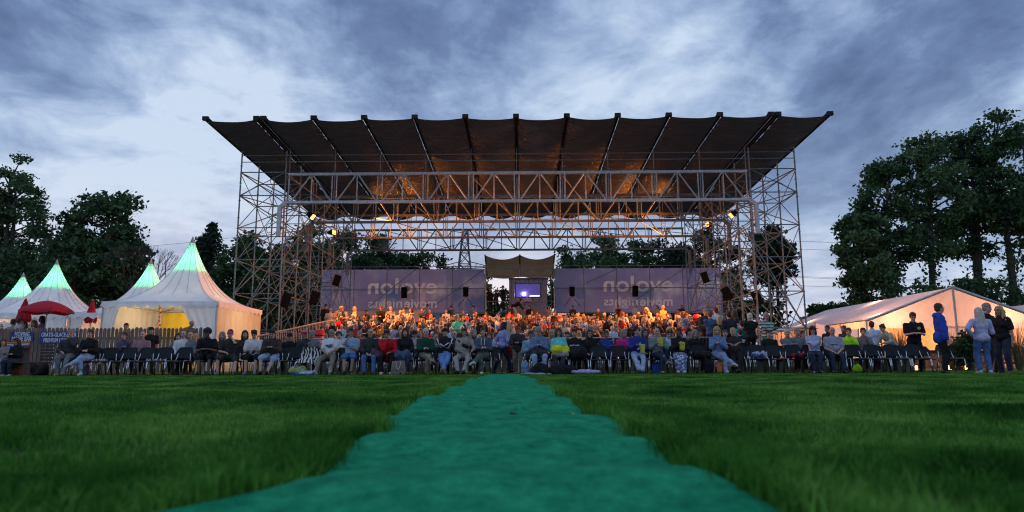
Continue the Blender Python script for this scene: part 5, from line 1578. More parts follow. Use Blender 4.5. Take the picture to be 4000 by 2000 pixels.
def pose_mesh(key, spec, what, **k):
    kk = (key, what, tuple(sorted(k.items())))
    if kk not in PC:
        F = POSES_F.setdefault(key, skeleton(**spec))
        PC[kk] = {'body': lambda: body_mesh(F, k.get('voxel', .012)), 'shirt': lambda: shirt_mesh(F, **k), 'trousers': lambda: trouser_mesh(F, **k),
                  'shoe-1': lambda: shoe_mesh(F, -1), 'shoe1': lambda: shoe_mesh(F, 1)}[what]()
    return PC[kk]
POSES_F = {}
P_ = {
 'lap': dict(), 'lap_f': dict(fem=True, feet={-1: (-.07, -.45, .09), 1: (.08, -.47, .09)}),
 'slouch': dict(lean=-14, hp=-2, feet={-1: (-.24, -.62, .09), 1: (.16, -.62, .09)}, hands={-1: (-.08, -.24, .66), 1: (.06, -.25, .66)}, knee_out=.5),
 'chin': dict(lean=-4, hp=3, hands={-1: (-.10, -.27, .70), 1: (.05, -.17, 1.10)}, feet={-1: (-.09, -.40, .09), 1: (.10, -.52, .09)}),
 'chinl': dict(lean=-4, hp=3, hands={1: (.02, -.22, .78), -1: (-.04, -.18, 1.09)}, feet={-1: (-.12, -.50, .09), 1: (.07, -.42, .09)}),
 'phone': dict(lean=14, hp=28, hands={-1: (-.06, -.34, .76), 1: (.06, -.34, .76)}),
 'phone2': dict(lean=18, hp=32, hy=8, hands={-1: (-.06, -.36, .80), 1: (.06, -.36, .80)}, feet={-1: (-.20, -.50, .09), 1: (.02, -.62, .09)}, knee_out=.5),
 'phonef': dict(lean=10, hp=24, fem=True, hands={-1: (-.06, -.32, .82), 1: (.06, -.32, .82)}, feet={-1: (-.12, -.38, .09), 1: (.13, -.38, .09)}),
 'facephone': dict(lean=8, hp=12, hands={-1: (-.10, -.28, .68), 1: (.05, -.20, 1.12)}, feet={-1: (-.25, -.42, .09), 1: (.24, -.62, .09)}, knee_out=.6),
 'forward': dict(lean=26, hp=12, hands={-1: (-.02, -.34, 1.0), 1: (.12, -.40, .66)}, feet={-1: (-.12, -.42, .09), 1: (.14, -.42, .09)}, knee_out=.3),
 'cross': dict(lean=-6, hands={-1: (.12, -.20, .90), 1: (-.12, -.17, .87)}, feet={-1: (.02, -.66, .09), 1: (-.03, -.60, .10)}, knee_out=.7),
 'crossf': dict(lean=-4, fem=True, hands={-1: (.12, -.20, .88), 1: (-.12, -.17, .85)}, feet={-1: (-.07, -.42, .09), 1: (.05, -.46, .09)}),
 'legs': dict(lean=-6, hands={-1: (-.02, -.28, .78), 1: (.06, -.28, .77)}, feet={1: (.05, -.42, .09), -1: (.26, -.72, .34)}, knee_out=.1),
 'legsl': dict(lean=-4, hands={-1: (-.02, -.28, .78), 1: (.06, -.28, .77)}, feet={-1: (-.03, -.42, .09), 1: (-.30, -.70, .32)}, knee_out=.1),
 'legsf': dict(lean=-4, fem=True, hy=-12, hands={-1: (-.04, -.28, .74), 1: (.06, -.28, .75)}, feet={-1: (-.02, -.42, .09), 1: (-.28, -.74, .30)}, knee_out=.1),
 'legsr': dict(lean=-2, fem=True, hp=8, hands={-1: (-.03, -.26, .90), 1: (.05, -.27, .86)}, feet={1: (.16, -.48, .09), -1: (.42, -.66, .24)}, knee_out=.1),
 'ankles': dict(lean=-12, hands={-1: (.12, -.18, .88), 1: (-.12, -.15, .85)}, feet={-1: (.03, -.74, .10), 1: (-.02, -.68, .14)}, knee_out=.8),
 'wide': dict(lean=-12, hands={-1: (-.06, -.24, .68), 1: (.30, -.30, .72)}, feet={-1: (-.10, -.60, .09), 1: (.06, -.60, .09)}, knee_out=.8),
 'pop': dict(lean=-2, hy=25, hands={-1: (-.02, -.30, .84), 1: (.10, -.32, .74)}, feet={-1: (.04, -.62, .12), 1: (.14, -.60, .09)}, knee_out=.4),
 'pop2': dict(lean=-6, hy=8, hands={-1: (-.04, -.26, .88), 1: (.10, -.28, .84)}, feet={1: (.08, -.48, .09), -1: (.30, -.70, .32)}, knee_out=.2),
 'pop3': dict(lean=2, hy=-30, fem=True, hands={-1: (.0, -.30, .86), 1: (.10, -.32, .74)}, feet={-1: (-.06, -.52, .09), 1: (.10, -.52, .09)}),
 'crowd_a': dict(hp=-4, feet={-1: (-.12, -.36, .09), 1: (.12, -.36, .09)}), 'crowd_b': dict(lean=5, hy=22, fem=True, feet={-1: (-.1, -.36, .09), 1: (.1, -.36, .09)}), 'crowd_c': dict(lean=10, hp=16, hands={-1: (-.04, -.26, .78), 1: (.05, -.26, .78)}, feet={-1: (-.12, -.36, .09), 1: (.12, -.36, .09)}),
 'crowd_d': dict(lean=2, hy=-24, hands={1: (.04, -.17, 1.08)}, feet={-1: (-.12, -.36, .09), 1: (.12, -.36, .09)}), 'crowd_e': dict(fem=True, hp=-2, hands={-1: (.1, -.19, .88), 1: (-.1, -.16, .85)}, feet={-1: (-.1, -.36, .09), 1: (.1, -.36, .09)}),
 'stand': dict(kind='stand', hy=10), 'stand_f': dict(kind='stand', fem=True, hy=-10, hands={-1: (-.14, -.24, 1.05)}), 'stand_phone': dict(kind='stand', lean=6, hp=26, hands={-1: (-.05, -.30, 1.12), 1: (.06, -.30, 1.12)}),
 'stand_cross': dict(kind='stand', hp=5, hands={-1: (.13, -.20, 1.22), 1: (-.13, -.17, 1.19)}), 'walk': dict(kind='stand', lean=5, fem=True, hands={-1: (-.24, -.22, .88), 1: (.24, .16, .88)}, feet={-1: (-.09, -.26, .09), 1: (.09, .26, .12)}),
 'lean_over': dict(kind='stand', lean=32, hp=26, hands={-1: (-.15, -.55, .98), 1: (.15, -.55, .98)}), 'bend': dict(kind='stand', lean=62, hp=8, hip=(0, .1, .88), hands={-1: (-.12, -.62, .62), 1: (.12, -.62, .62)}),
 'hip': dict(kind='stand', hp=4, hands={1: (.22, .0, 1.0), -1: (-.12, -.24, 1.12)}),
}
def person(x, y, z, rz, pose, label, shirt, sleeve='long', legs=BLK, llen='long', shoes=SHOE_D, hr='short', hc='brown', skin=0, hatk=None, hatm=None, glasses=False,
           scale=1.0, full=True, group=None, coat=False, hood=False, belly=0.0, loose=.018, seed=0, wide=0.0):
    spec = P_[pose]
    me = pose_mesh(pose, spec, 'body', voxel=.011 if full else .014)
    F = POSES_F[pose]
    b = link('person', me); b.location = (x, y, z); b.rotation_euler = (0, 0, rz); b.scale = (scale,) * 3
    tag(b, label, 'person', group)
    for i, m in enumerate((SKIN[skin], legs if not full else SKIN[skin], shoes if not full else SKIN[skin])):
        b.material_slots[i].link = 'OBJECT'; b.material_slots[i].material = m
    def child(name, mesh, mat, hm=False):
        o = link(name, mesh, b)
        if not mesh.materials: mesh.materials.append(None)
        if mat is not None: o.material_slots[0].link = 'OBJECT'; o.material_slots[0].material = mat
        if hm: o.matrix_local = F.headm
        return o
    child('shirt', pose_mesh(pose, spec, 'shirt', sleeve=sleeve, loose=loose, seed=seed % 3, coat=coat, hood=hood, belly=belly), shirt)
    if full:
        child('trousers', pose_mesh(pose, spec, 'trousers', length=llen, seed=seed % 3, wide=wide), legs)
        child('shoe', pose_mesh(pose, spec, 'shoe-1'), shoes); child('shoe', pose_mesh(pose, spec, 'shoe1'), shoes)
    if hr: child('hair', hair(hr), HAIRM[hc], True)
    if hatk: child('hat', hat(hatk), hatm, True)
    if glasses: child('glasses', glasses_mesh(), None, True)
    return b
# ------------------------------------------------------------------ chairs
seat_pl = M('black_chair_plastic', (.014, .018, .025), .62, var=.2, bump=.15, spec=.2)
chrome = M('chrome_tube', (.62, .63, .66), .22, .9, var=.1)
def chair_proto():
    t = thing('chair', 'x', 'chair', (0, 0, 0), 0, 'rows of black chairs on the grass')
    rows = []
    for j in range(9):
        v = j / 8; row = []
        for i in range(13):
            u = i / 12 * 2 - 1
            row.append((.225 * u * (1 - .12 * v ** 3), -.22 + .43 * v, .445 - .018 * (1 - u * u) + .012 * v + (-.02 * (1 - v) ** 4)))
        rows.append(row)
    mb = MB(); mb.grid(rows); mb.grid([[(x, y, z - .014) for x, y, z in reversed(r)] for r in rows]); mb.build('seat', seat_pl, t, smooth=True)
    rows = []
    for j in range(11):
        v = j / 10; row = []
        for i in range(13):
            u = i / 12 * 2 - 1; w = .225 * (1 - .28 * max(0, (v - .6) / .4) ** 2.2) * (.9 + .1 * math.sin(PI * min(1, v * 1.3)))
            row.append((w * u, .205 + .10 * v + .045 * (1 - u * u) , .515 + .335 * v - .012 * u * u * v))
        rows.append(row)
    mb = MB(); mb.grid(rows); mb.grid([[(x, y + .012, z) for x, y, z in reversed(r)] for r in rows]); mb.build('backrest', seat_pl, t, smooth=True)
    for s in (-1, 1):
        mb = MB()
        mb.tube([(s * .235, -.27, .008), (s * .222, -.205, .40), (s * .215, -.17, .430), (s * .215, .12, .432), (s * .225, .17, .41), (s * .245, .26, .008)], .0125, 8)
        mb.build('leg_frame', chrome, t, smooth=True)
        mb = MB(); mb.tube([(s * .215, .08, .432), (s * .19, .20, .45), (s * .17, .235, .56), (s * .16, .262, .66)], .011, 8); mb.build('back_tube', chrome, t, smooth=True)
    for ch in t.children:
        ch.data.transform(Matrix.Diagonal((1.2, 1, 1, 1)))
    return t
CHAIR = chair_proto(); CH_USED = [False]
def chair(x, y, rz, label):
    if not CH_USED[0]: o = CHAIR; CH_USED[0] = True
    else: o = copy_tree(CHAIR)
    o.location = (x, y, 0); o.rotation_euler = (0, 0, rz); o['label'] = label; return o
ORD = ['zeroth', 'first', 'second', 'third', 'fourth', 'fifth', 'sixth', 'seventh', 'eighth', 'ninth', 'tenth', 'eleventh', 'twelfth', 'thirteenth', 'fourteenth', 'fifteenth', 'sixteenth', 'seventeenth', 'eighteenth', 'nineteenth', 'twentieth']
for t_, b_ in (('twenty', 20), ('thirty', 30), ('forty', 40)):
    while len(ORD) < b_ + 1: ORD.append({30: 'thirtieth', 40: 'fortieth'}[b_])
    for k in range(1, 10): ORD.append(t_ + '-' + ORD[k])
Y1 = 20.6
# front row people : photo x, pose, label, dict
FR = [
 (262, 'chin', 'seated grey haired man in a dark sweater, hand at chin, before the wide navy sign', dict(shirt=CHAR, legs=GRY, hr='short', hc='grey', shoes=SHOE_G)),
 (338, 'legsf', 'seated woman in black top and pale cropped jeans, legs crossed, beside the empty chairs', dict(shirt=BLK, legs=LJEAN, llen='crop', hr='bun', hc='brown', shoes=SHOE_W)),
 (806, 'phone', 'seated man with dark curly hair in black shirt and shorts looking down at his phone', dict(shirt=BLK, sleeve='short', legs=BLK, llen='short', hr='curly', hc='black', skin=2, shoes=SHOE_D)),
 (893, 'facephone', 'seated youth in a pink cap and dark shirt holding a hand before his face', dict(shirt=CHAR, sleeve='short', legs=CHAR, llen='short', hr='undercap', hc='brown', hatk='cap', hatm=MAG, shoes=SHOE_G)),
 (990, 'phone', 'seated youth in a plain white t-shirt and dark shorts bent over his phone', dict(shirt=WHT, sleeve='short', legs=BLK, llen='short', hr='quiff', hc='black', shoes=SHOE_G)),
 (1062, 'phone2', 'seated youth in a dark brown sweater and denim shorts looking at his phone', dict(shirt=BRN, legs=LJEAN, llen='short', hr='quiff', hc='black', shoes=SHOE_D)),
 (1286, 'slouch', 'seated grey haired man with glasses in a printed white t-shirt and khaki trousers', dict(shirt=WHT, sleeve='short', legs=KHK, hr='short', hc='grey', skin=1, glasses=True, shoes=SHOE_W)),
 (1366, 'chinl', 'seated bearded man in a light blue t-shirt and denim shorts, hand at his mouth', dict(shirt=PALEB, sleeve='short', legs=JEAN, llen='short', hr='short', hc='black', skin=1)),
 (1442, 'lap', 'seated man in a dark jacket and blue jeans with short grey hair and glasses', dict(shirt=CHAR, coat=True, legs=JEAN, hr='stubble', hc='grey', glasses=True)),
 (1510, 'forward', 'seated youth in a bright red jacket leaning forward with his hand at his mouth', dict(shirt=RED, coat=True, legs=BLK, hr='quiff', hc='black', skin=1, shoes=SHOE_W, loose=.024)),
 (1580, 'lap_f', 'seated long haired woman with a denim coat over her knees, behind the tote bag', dict(shirt=BLK, legs=DJEAN, hr='long', hc='black')),
 (1660, 'legs', 'seated white haired man in a dark green jacket and khaki trousers with crossed legs', dict(shirt=GRN, legs=KHK, hr='short', hc='white', loose=.024)),
 (1736, 'ankles', 'seated man in a black cap and black sweatshirt with white stripes along the sleeves', dict(shirt=BLK, legs=cloth('mid_denim', (.11, .22, .48)), hr='undercap', hc='black', hatk='cap', hatm=BLK, skin=0, shoes=SHOE_G)),
 (1812, 'wide', 'seated bearded man in a beige hooded jacket and beige trousers', dict(shirt=BEI, legs=cloth('stone', (.30, .27, .26)), hood=True, hr='short', hc='black', skin=1, loose=.026)),
 (1886, 'legsl', 'seated person in a grey hoodie with white cords and olive trousers, last before the runner', dict(shirt=cloth('slate', (.07, .085, .12)), legs=OLV, hood=True, hr='tail', hc='brown', shoes=SHOE_W)),
 (2104, 'phonef', 'seated grey haired woman in a blue jacket using a phone, first right of the runner', dict(shirt=cloth('dusty_blue', (.13, .17, .30)), coat=True, legs=LJEAN, hr='short', hc='grey', glasses=True)),
 (2184, 'lap_f', 'seated woman in a cyan top with a bright yellow bag on her lap', dict(shirt=CYAN, legs=CHAR, hr='bob', hc='brown', skin=1)),
 (2492, 'pop', 'seated youth in a blue sweatshirt and pale jeans holding a yellow popcorn box', dict(shirt=cloth('cobalt', (.02, .035, .22)), legs=LJEAN, hr='curly', hc='black', shoes=SHOE_G)),
 (2572, 'pop2', 'seated bald man in a grey green sweater and dark jeans holding a popcorn box', dict(shirt=SAGE, legs=DJEAN, hr='stubble', hc='brown', shoes=SHOE_G)),
 (2656, 'pop3', 'seated woman in a black jacket and white patterned skirt holding a popcorn box', dict(shirt=BLK, legs=PATT, llen='skirt', hr='short', hc='black', skin=2, shoes=SHOE_W)),
 (2808, 'legsr', 'seated blonde woman in a denim jacket and pale ripped jeans with crossed legs', dict(shirt=DEN_J, legs=cloth('bleached_denim', (.24, .30, .50), var=.5, scale=14), hr='long', hc='blonde', shoes=SHOE_W)),
 (2872, 'cross', 'seated heavy man with grey blond hair in a dark shirt and dark trousers', dict(shirt=cloth('plum_black', (.035, .022, .028)), sleeve='short', legs=BLK, hr='short', hc='blonde', belly=.05, skin=3)),
 (3186, 'crossf', 'seated person in a dark red brimmed hat and pale jacket with folded arms', dict(shirt=cloth('ice_blue', (.36, .42, .62)), coat=True, legs=DJEAN, hr='bob', hc='brown', hatk='brim', hatm=MAR, glasses=True)),
 (3262, 'lap', 'seated balding man in a grey printed t-shirt and dark jeans, right of the red hat', dict(shirt=cloth('ash', (.30, .32, .40)), sleeve='short', legs=DJEAN, hr='ring', hc='grey', skin=3, belly=.04)),
]
chair_slots = []
px = 400 - 78 * 2
seats = [262, 338] + [402, 476, 550, 624, 698, 768 - 38 + 0] 
seats = [262, 338, 404, 478, 550, 622, 696] + [806, 893, 990, 1062] + [1136, 1205] + [1286, 1366, 1442, 1510, 1580, 1660, 1736, 1812, 1886] + [2104, 2184, 2262, 2342, 2420, 2492, 2572, 2656, 2738, 2808, 2872, 2962, 3036, 3112, 3186, 3262, 3352, 3430, 3508, 3592, 3720]
occ = {f[0]: f[2] for f in FR}
nice = {404: 'empty front row chair right of the woman with crossed legs', 478: 'empty front row chair, second from the woman with crossed legs', 550: 'empty front row chair in the middle of the five left ones', 622: 'empty front row chair, fourth of the five left ones', 696: 'empty front row chair, last before the man in black shorts',
 1136: 'empty front row chair right of the youth in the brown sweater', 1205: 'front row chair covered by the zebra striped cloth', 2262: 'front row chair under a heap of black coats', 2342: 'empty front row chair right of the black coats', 2420: 'empty front row chair left of the youth in blue with popcorn',
 2738: 'front row chair with a black coat hung over it', 2962: 'front row chair with a blue backpack on its seat', 3036: 'empty front row chair right of the blue backpack', 3112: 'front row chair with a black and red jacket on it',
 3352: 'empty front row chair right of the man in the grey printed t-shirt', 3430: 'empty front row chair, second right of the man in the grey printed t-shirt', 3508: 'empty front row chair before the leaning woman in beige sleeves', 3592: 'empty front row chair left of the man in the blue jacket', 3720: 'last front row chair at the right, beside the man in the blue jacket'}
for px in seats:
    p = at(px, 1462, Y1); lb = nice.get(px)
    if not lb:
        w = occ[px].replace(',', '').split(); lb = 'front row chair under the ' + ' '.join(w[:11])
    chair(p.x, Y1, R(rnd.uniform(-5, 5)), lb)
for i, (px, pose, lb, k) in enumerate(FR):
    p = at(px, 1462, Y1); sc = 1.0 + rnd.uniform(-.02, .03)
    if k.get('llen') == 'skirt': pass
    f = person(p.x, Y1 - .02, 0, -math.atan2(p.x, Y1) * .5 + R(rnd.uniform(-5, 5)), pose, lb, scale=sc, seed=i, **k)
# chairs and people of the second and third rows
def row_chairs(Y, dx, rowname, skipc=(1935, 2062)):
    n = 0
    x0 = at(255, 1460, Y).x; x1 = at(3650, 1460, Y).x; x = x0 + dx
    xs = []
    while x < x1:
        c = (x - at(2000, 1460, Y).x)
        if not (at(1930, 1460, Y).x < x < at(2070, 1460, Y).x):
            n += 1; chair(x, Y, R(rnd.uniform(-6, 6)), 'black chair in the %s row on the grass, %s from the left' % (rowname, ORD[n])); xs.append(x)
        x += .60
    return xs
row_chairs(Y1 + 1.1, .25, 'second'); row_chairs(Y1 + 2.2, .05, 'third')
Y2 = Y1 + 1.1
SEC = [
 (475, 'crowd_e', 'second row person in a purple jacket with short dark hair, behind the empty chairs', dict(shirt=cloth('dusk_purple', (.08, .06, .12)), hr='short', hc='brown')),
 (546, 'crowd_a', 'second row man with thinning hair in a dusty pink jacket', dict(shirt=cloth('dusty_pink', (.30, .17, .20)), hr='ring', hc='brown', skin=3)),
 (688, 'crowd_b', 'second row woman with long brown hair and a grey top seen from the side', dict(shirt=GRY, hr='long', hc='brown')),
 (706, 'crowd_a', 'second row bald man in a white top behind the empty chairs', dict(shirt=WHT, hr='stubble', hc='grey')),
 (735, 'crowd_a', 'second row man with glasses behind the last of the five empty chairs', dict(shirt=GRY, hr='ring', hc='grey')),
 (756, 'crowd_e', 'second row fair haired person in a white top', dict(shirt=WHT, hr='short', hc='blonde')),
 (860, 'crowd_e', 'second row person peering between the curly haired man and the pink cap', dict(shirt=CHAR, hr='bob', hc='grey')),
 (951, 'crowd_b', 'second row girl with long dark hair between the pink cap and the white t-shirt', dict(shirt=CHAR, hr='long', hc='brown')),
 (1130, 'crowd_c', 'second row person in a black cap beside the red cap', dict(shirt=BLK, hr='undercap', hc='black', hatk='cap', hatm=BLK)),
 (1190, 'crowd_c', 'second row man wearing a bright red cap above the zebra cloth', dict(shirt=CHAR, hr='undercap', hc='grey', hatk='cap', hatm=RED)),
 (1215, 'crowd_c', 'second row person in a grey cap behind the zebra cloth', dict(shirt=GRY, hr='undercap', hc='grey', hatk='cap', hatm=GRY)),
 (1320, 'crowd_b', 'second row person in a white top between the two t-shirt men', dict(shirt=WHT, hr='curly', hc='brown')),
 (1400, 'crowd_a', 'second row man in a red jacket behind the light blue t-shirt', dict(shirt=RED, hr='short', hc='grey')),
 (1620, 'crowd_c', 'second row person in a dark cap left of the white haired man', dict(shirt=LGRY, hr='undercap', hc='brown', hatk='cap', hatm=BLK)),
 (1700, 'crowd_a', 'second row man between the white haired man and the black cap', dict(shirt=GRY, hr='short', hc='brown')),
 (1772, 'crowd_a', 'second row man with glasses between the black cap and the beige jacket', dict(shirt=CHAR, hr='stubble', hc='brown', glasses=True)),
 (1850, 'crowd_b', 'second row person right of the beige jacket', dict(shirt=BLK, hr='long', hc='grey')),
 (1912, 'crowd_e', 'second row woman in a pale blue blouse left of the aisle', dict(shirt=PALEB, hr='bob', hc='auburn')),
 (2072, 'crowd_c', 'second row person in a light blue jacket turning round, right of the aisle', dict(shirt=cloth('sky_blue', (.22, .33, .45)), hr='short', hc='brown', skin=1)),
 (2160, 'crowd_b', 'second row woman with glasses and long hair between the blue jacket and the cyan top', dict(shirt=GRY, hr='long', hc='blonde', glasses=True)),
 (2218, 'crowd_a', 'second row man in a dark cap right of the cyan top', dict(shirt=BLK, hr='undercap', hc='grey', hatk='cap', hatm=CHAR)),
 (2246, 'crowd_a', 'second row youth in a black lettered t-shirt behind the black coats', dict(shirt=BLK, sleeve='short', hr='quiff', hc='black')),
 (2306, 'crowd_b', 'second row woman with long dark hair and glasses looking to the side', dict(shirt=BLK, hr='long', hc='brown', glasses=True)),
 (2370, 'crowd_e', 'second row man in a blue track jacket with crossed arms behind the empty chairs', dict(shirt=cloth('track_blue', (.02, .045, .22)), hr='short', hc='black', skin=1, glasses=True)),
 (2440, 'crowd_b', 'second row woman with glasses and a magenta top left of the blue sweatshirt', dict(shirt=MAG, hr='long', hc='grey', glasses=True)),
 (2522, 'crowd_b', 'second row woman with glasses between the two popcorn holders', dict(shirt=CHAR, hr='long', hc='brown', glasses=True)),
 (2612, 'crowd_c', 'second row person in a pale blue shirt between the bald man and the black jacket', dict(shirt=PALEB, hr='short', hc='black')),
 (2720, 'crowd_c', 'second row grey haired woman in black bending behind the coat hung chair', dict(shirt=BLK, hr='bob', hc='grey')),
 (2840, 'crowd_a', 'second row person between the blonde woman and the heavy man', dict(shirt=CHAR, hr='short', hc='brown')),
 (3012, 'crowd_a', 'second row man with dark hair low behind the empty chairs by the blue backpack', dict(shirt=BLK, hr='short', hc='black')),
 (3085, 'crowd_e', 'second row person with pale hair behind the empty chairs', dict(shirt=GRY, hr='short', hc='white')),
 (3124, 'crowd_a', 'second row grey haired person left of the red hat', dict(shirt=GRY, hr='short', hc='grey')),
 (3142, 'crowd_b', 'second row person with brown hair just left of the red hat', dict(shirt=BLK, hr='short', hc='brown')),
 (3325, 'crowd_d', 'second row woman in a neon yellow vest with tied dark hair', dict(shirt=cloth('neon_yellow', (.45, .85, .04)), hr='tail', hc='brown')),
 (3382, 'crowd_d', 'second row woman in grey, hand at her mouth, right of the neon vest', dict(shirt=cloth('taupe', (.20, .17, .18)), hr='tail', hc='brown')),
]
for i, (px, pose, lb, k) in enumerate(SEC):
    Yk = Y2 + (1.1 if i % 3 == 2 else 0)
    if px in (2246, 2370, 3325, 3382, 2306): Yk = Y2
    p = at(px, 1462, Yk)
    person(p.x, Yk, rnd.uniform(-.03, .03), R(rnd.uniform(-10, 10)), pose, lb, full=False, seed=i, group='spectators in the second and third chair rows', **k)
# standing people : px, head top y, Y, heading, pose, label, dict
def standing(px, ytop, Y, rz, pose, lb, floor=None, full=True, **k):
    p = at(px, ytop, Y); sc = 1.0; F = POSES_F.setdefault(pose, skeleton(**P_[pose])); H = (F.headm @ Vector((0, 0, .13))).z
    if floor is None: floor = 0.0; sc = max(.90, min(1.12, p.z / H))
    else: sc = max(.9, min(1.12, (p.z - floor) / H))
    if full is False: floor = p.z - H * sc
    return person(p.x, Y, floor, rz, pose, lb, scale=sc, full=full, **k)
standing(3662, 1186, 18.6, R(75), 'stand', 'standing man in a bright blue hooded jacket at the right end of the front row', shirt=BLUE, coat=True, hood=True, legs=BLK, hr='short', hc='brown', glasses=True, loose=.024, belly=.015, seed=2)
standing(3822, 1203, 18.3, R(172), 'hip', 'standing woman with long blonde hair, lilac white sweater and blue jeans seen from behind', shirt=cloth('pale_lilac', (.42, .42, .62)), legs=JEAN, hr='long', hc='white', shoes=SHOE_W, loose=.024, seed=1)
standing(3848, 1178, 19.3, R(25), 'stand_cross', 'tall grey haired man standing behind the blonde woman', shirt=BLK, legs=CHAR, hr='short', hc='grey', skin=3, seed=2)
standing(3902, 1196, 18.6, R(-62), 'stand_f', 'standing woman with wavy fair brown hair and a patterned backpack', shirt=BLK, sleeve='short', legs=DJEAN, hr='long', hc='blonde', skin=1, seed=1)
standing(3560, 1224, 21.9, R(-12), 'stand_phone', 'standing man in a black polo shirt with round emblem looking at his phone', shirt=BLK, sleeve='short', legs=BLK, hr='short', hc='brown', belly=.04, seed=1)
standing(3403, 1256, 23.2, R(150), 'stand', 'standing man in a white t-shirt seen from behind', shirt=cloth('white_blue', (.48, .55, .72)), sleeve='short', legs=NAVY, hr='short', hc='brown')
standing(3478, 1278, 21.4, R(-70), 'lean_over', 'woman with tied hair in a navy vest and beige sleeves leaning on a chair', shirt=cloth('ecru', (.40, .37, .30)), legs=DJEAN, hr='bun', hc='brown', skin=0, full=True)
standing(3232, 1272, 23.2, R(-70), 'stand', 'standing man in black glimpsed behind the man in the grey printed t-shirt', shirt=BLK, legs=BLK, hr='short', hc='brown', skin=1)
standing(3297, 1282, 23.4, R(-60), 'stand_f', 'standing woman with dark hair behind the neon vest', shirt=CHAR, legs=BLK, hr='bob', hc='auburn')
standing(1962, 1258, 23.0, R(120), 'walk', 'woman in a lilac blue blouse and dark trousers walking up the aisle', shirt=LILAC, legs=NAVY, hr='bob', hc='black', loose=.03, skin=1)
standing(1990, 1268, 24.0, R(140), 'stand_f', 'woman with a red jacket over her arm behind the lilac blouse in the aisle', shirt=cloth('blush', (.40, .26, .24)), legs=CHAR, hr='long', hc='blonde')
standing(2022, 1282, 22.8, R(-5), 'stand_phone', 'standing man in a red cap and open dark jacket with khaki trousers in the aisle', shirt=CHAR, coat=True, legs=KHK, hr='undercap', hc='brown', hatk='cap', hatm=RED, skin=1)
# beyond the left fence
for px, yt, Y, rz, pose, k, lb in ((52, 1247, 29.5, 160, 'stand', dict(shirt=BEI, hr='short', hc='brown'), 'person in beige at the left end behind the fence, seen from behind'), (75, 1243, 29.2, 150, 'stand', dict(shirt=cloth('rose_white', (.45, .36, .42)), hr='short', hc='brown'), 'person in a pale pink top behind the fence, left of the open umbrella pole'),
   (98, 1256, 29.8, 20, 'stand_f', dict(shirt=TEAL, hr='bob', hc='brown'), 'person in green behind the fence under the folded umbrella'), (135, 1252, 29.0, 10, 'stand_f', dict(shirt=CREAM, hr='bob', hc='auburn'), 'person with reddish hair behind the fence, under the left part of the open umbrella'),
   (168, 1235, 28.8, -60, 'stand', dict(shirt=PURP, hr='long', hc='black', skin=2), 'dark clothed person behind the fence by the open umbrella pole'), (495, 1263, 29.0, 5, 'stand', dict(shirt=ORG, hr='short', hc='black', skin=1), 'dark haired man whose head rises above the fence in the yellow tent'),
   (727, 1254, 28.6, 60, 'lean_over', dict(shirt=OLV, hr='ring', hc='brown', skin=1), 'balding man in an olive top behind the right end of the fence')):
    standing(px, yt, Y, R(rz), pose, lb, full=False, **k)
standing(592, 1278, 24.3, R(30), 'stand', 'standing man in a black t-shirt and dark cap before the fence', shirt=BLK, sleeve='short', legs=BLK, hr='undercap', hc='black', hatk='cap', hatm=BLK, full=True)
# right of the stand on the platform
for px, yt, Y, rz, pose, k, lb in ((2754, 1208, 30.5, 10, 'stand', dict(shirt=CHAR, hr='short', hc='grey'), 'grey haired man standing at the back left of the group right of the stand'), (2773, 1217, 28.2, 190, 'stand_cross', dict(shirt=cloth('steel_blue', (.05, .10, .22)), hr='short', hc='auburn', legs=NAVY), 'man in a blue denim jacket seen from behind, right of the red drinks cooler'),
   (2796, 1202, 29.5, 200, 'stand', dict(shirt=WHT, sleeve='short', hr='short', hc='brown', skin=3), 'man in a white t-shirt in the group right of the stand'), (2812, 1232, 27.8, 180, 'stand_f', dict(shirt=BLK, hr='long', hc='blonde'), 'long haired blonde woman seen from behind right of the stand'),
   (2806, 1195, 31, 10, 'stand', dict(shirt=GRY, hr='short', hc='grey', skin=3), 'tall grey haired man at the back of the group right of the stand'), (2846, 1218, 27.2, 185, 'stand', dict(shirt=cloth('ink', (.025, .022, .04)), hr='short', hc='black'), 'man in a dark sweater, back turned, in the middle of the group by the stand'),
   (2868, 1212, 28.9, 170, 'stand', dict(shirt=BLK, hr='long', hc='brown'), 'dark long haired person standing behind the man in the dark sweater'), (2876, 1240, 28.0, 190, 'stand', dict(shirt=TSTR, hr='short', hc='black'), 'person in a striped shirt between the dark sweater and the grey haired man in black'),
   (2897, 1252, 26.2, 195, 'stand', dict(shirt=TEAL, sleeve='short', hr='short', hc='black'), 'man in a teal t-shirt seen from behind right of the stand'), (2929, 1224, 25.8, 195, 'stand_cross', dict(shirt=BLK, hr='short', hc='white', loose=.03), 'white haired man in a black jacket seen half from behind'),
   (2991, 1222, 25.4, 12, 'stand_cross', dict(shirt=TSTR, legs=CHAR, hr='short', hc='grey', skin=1), 'man in a broad striped jumper with folded arms at the foot of the right tower'), (2667, 1218, 37, 150, 'stand_f', dict(shirt=DEN_J, hr='bob', hc='auburn'), 'woman in a denim jacket beside the white sponsor board'),
   (2890, 1288, 24.8, 185, 'stand', dict(shirt=BLK, hr='short', hc='black'), 'helper in a black shirt with white lettering on the back behind the heavy man')):
    standing(px, yt, Y, R(rz), pose, lb, full=False, group='people standing right of the stand', **k)
p = at(2893, 1311, 24.5)
def shirt_text():
    t = thing('staff_lettering', None, None) if False else None
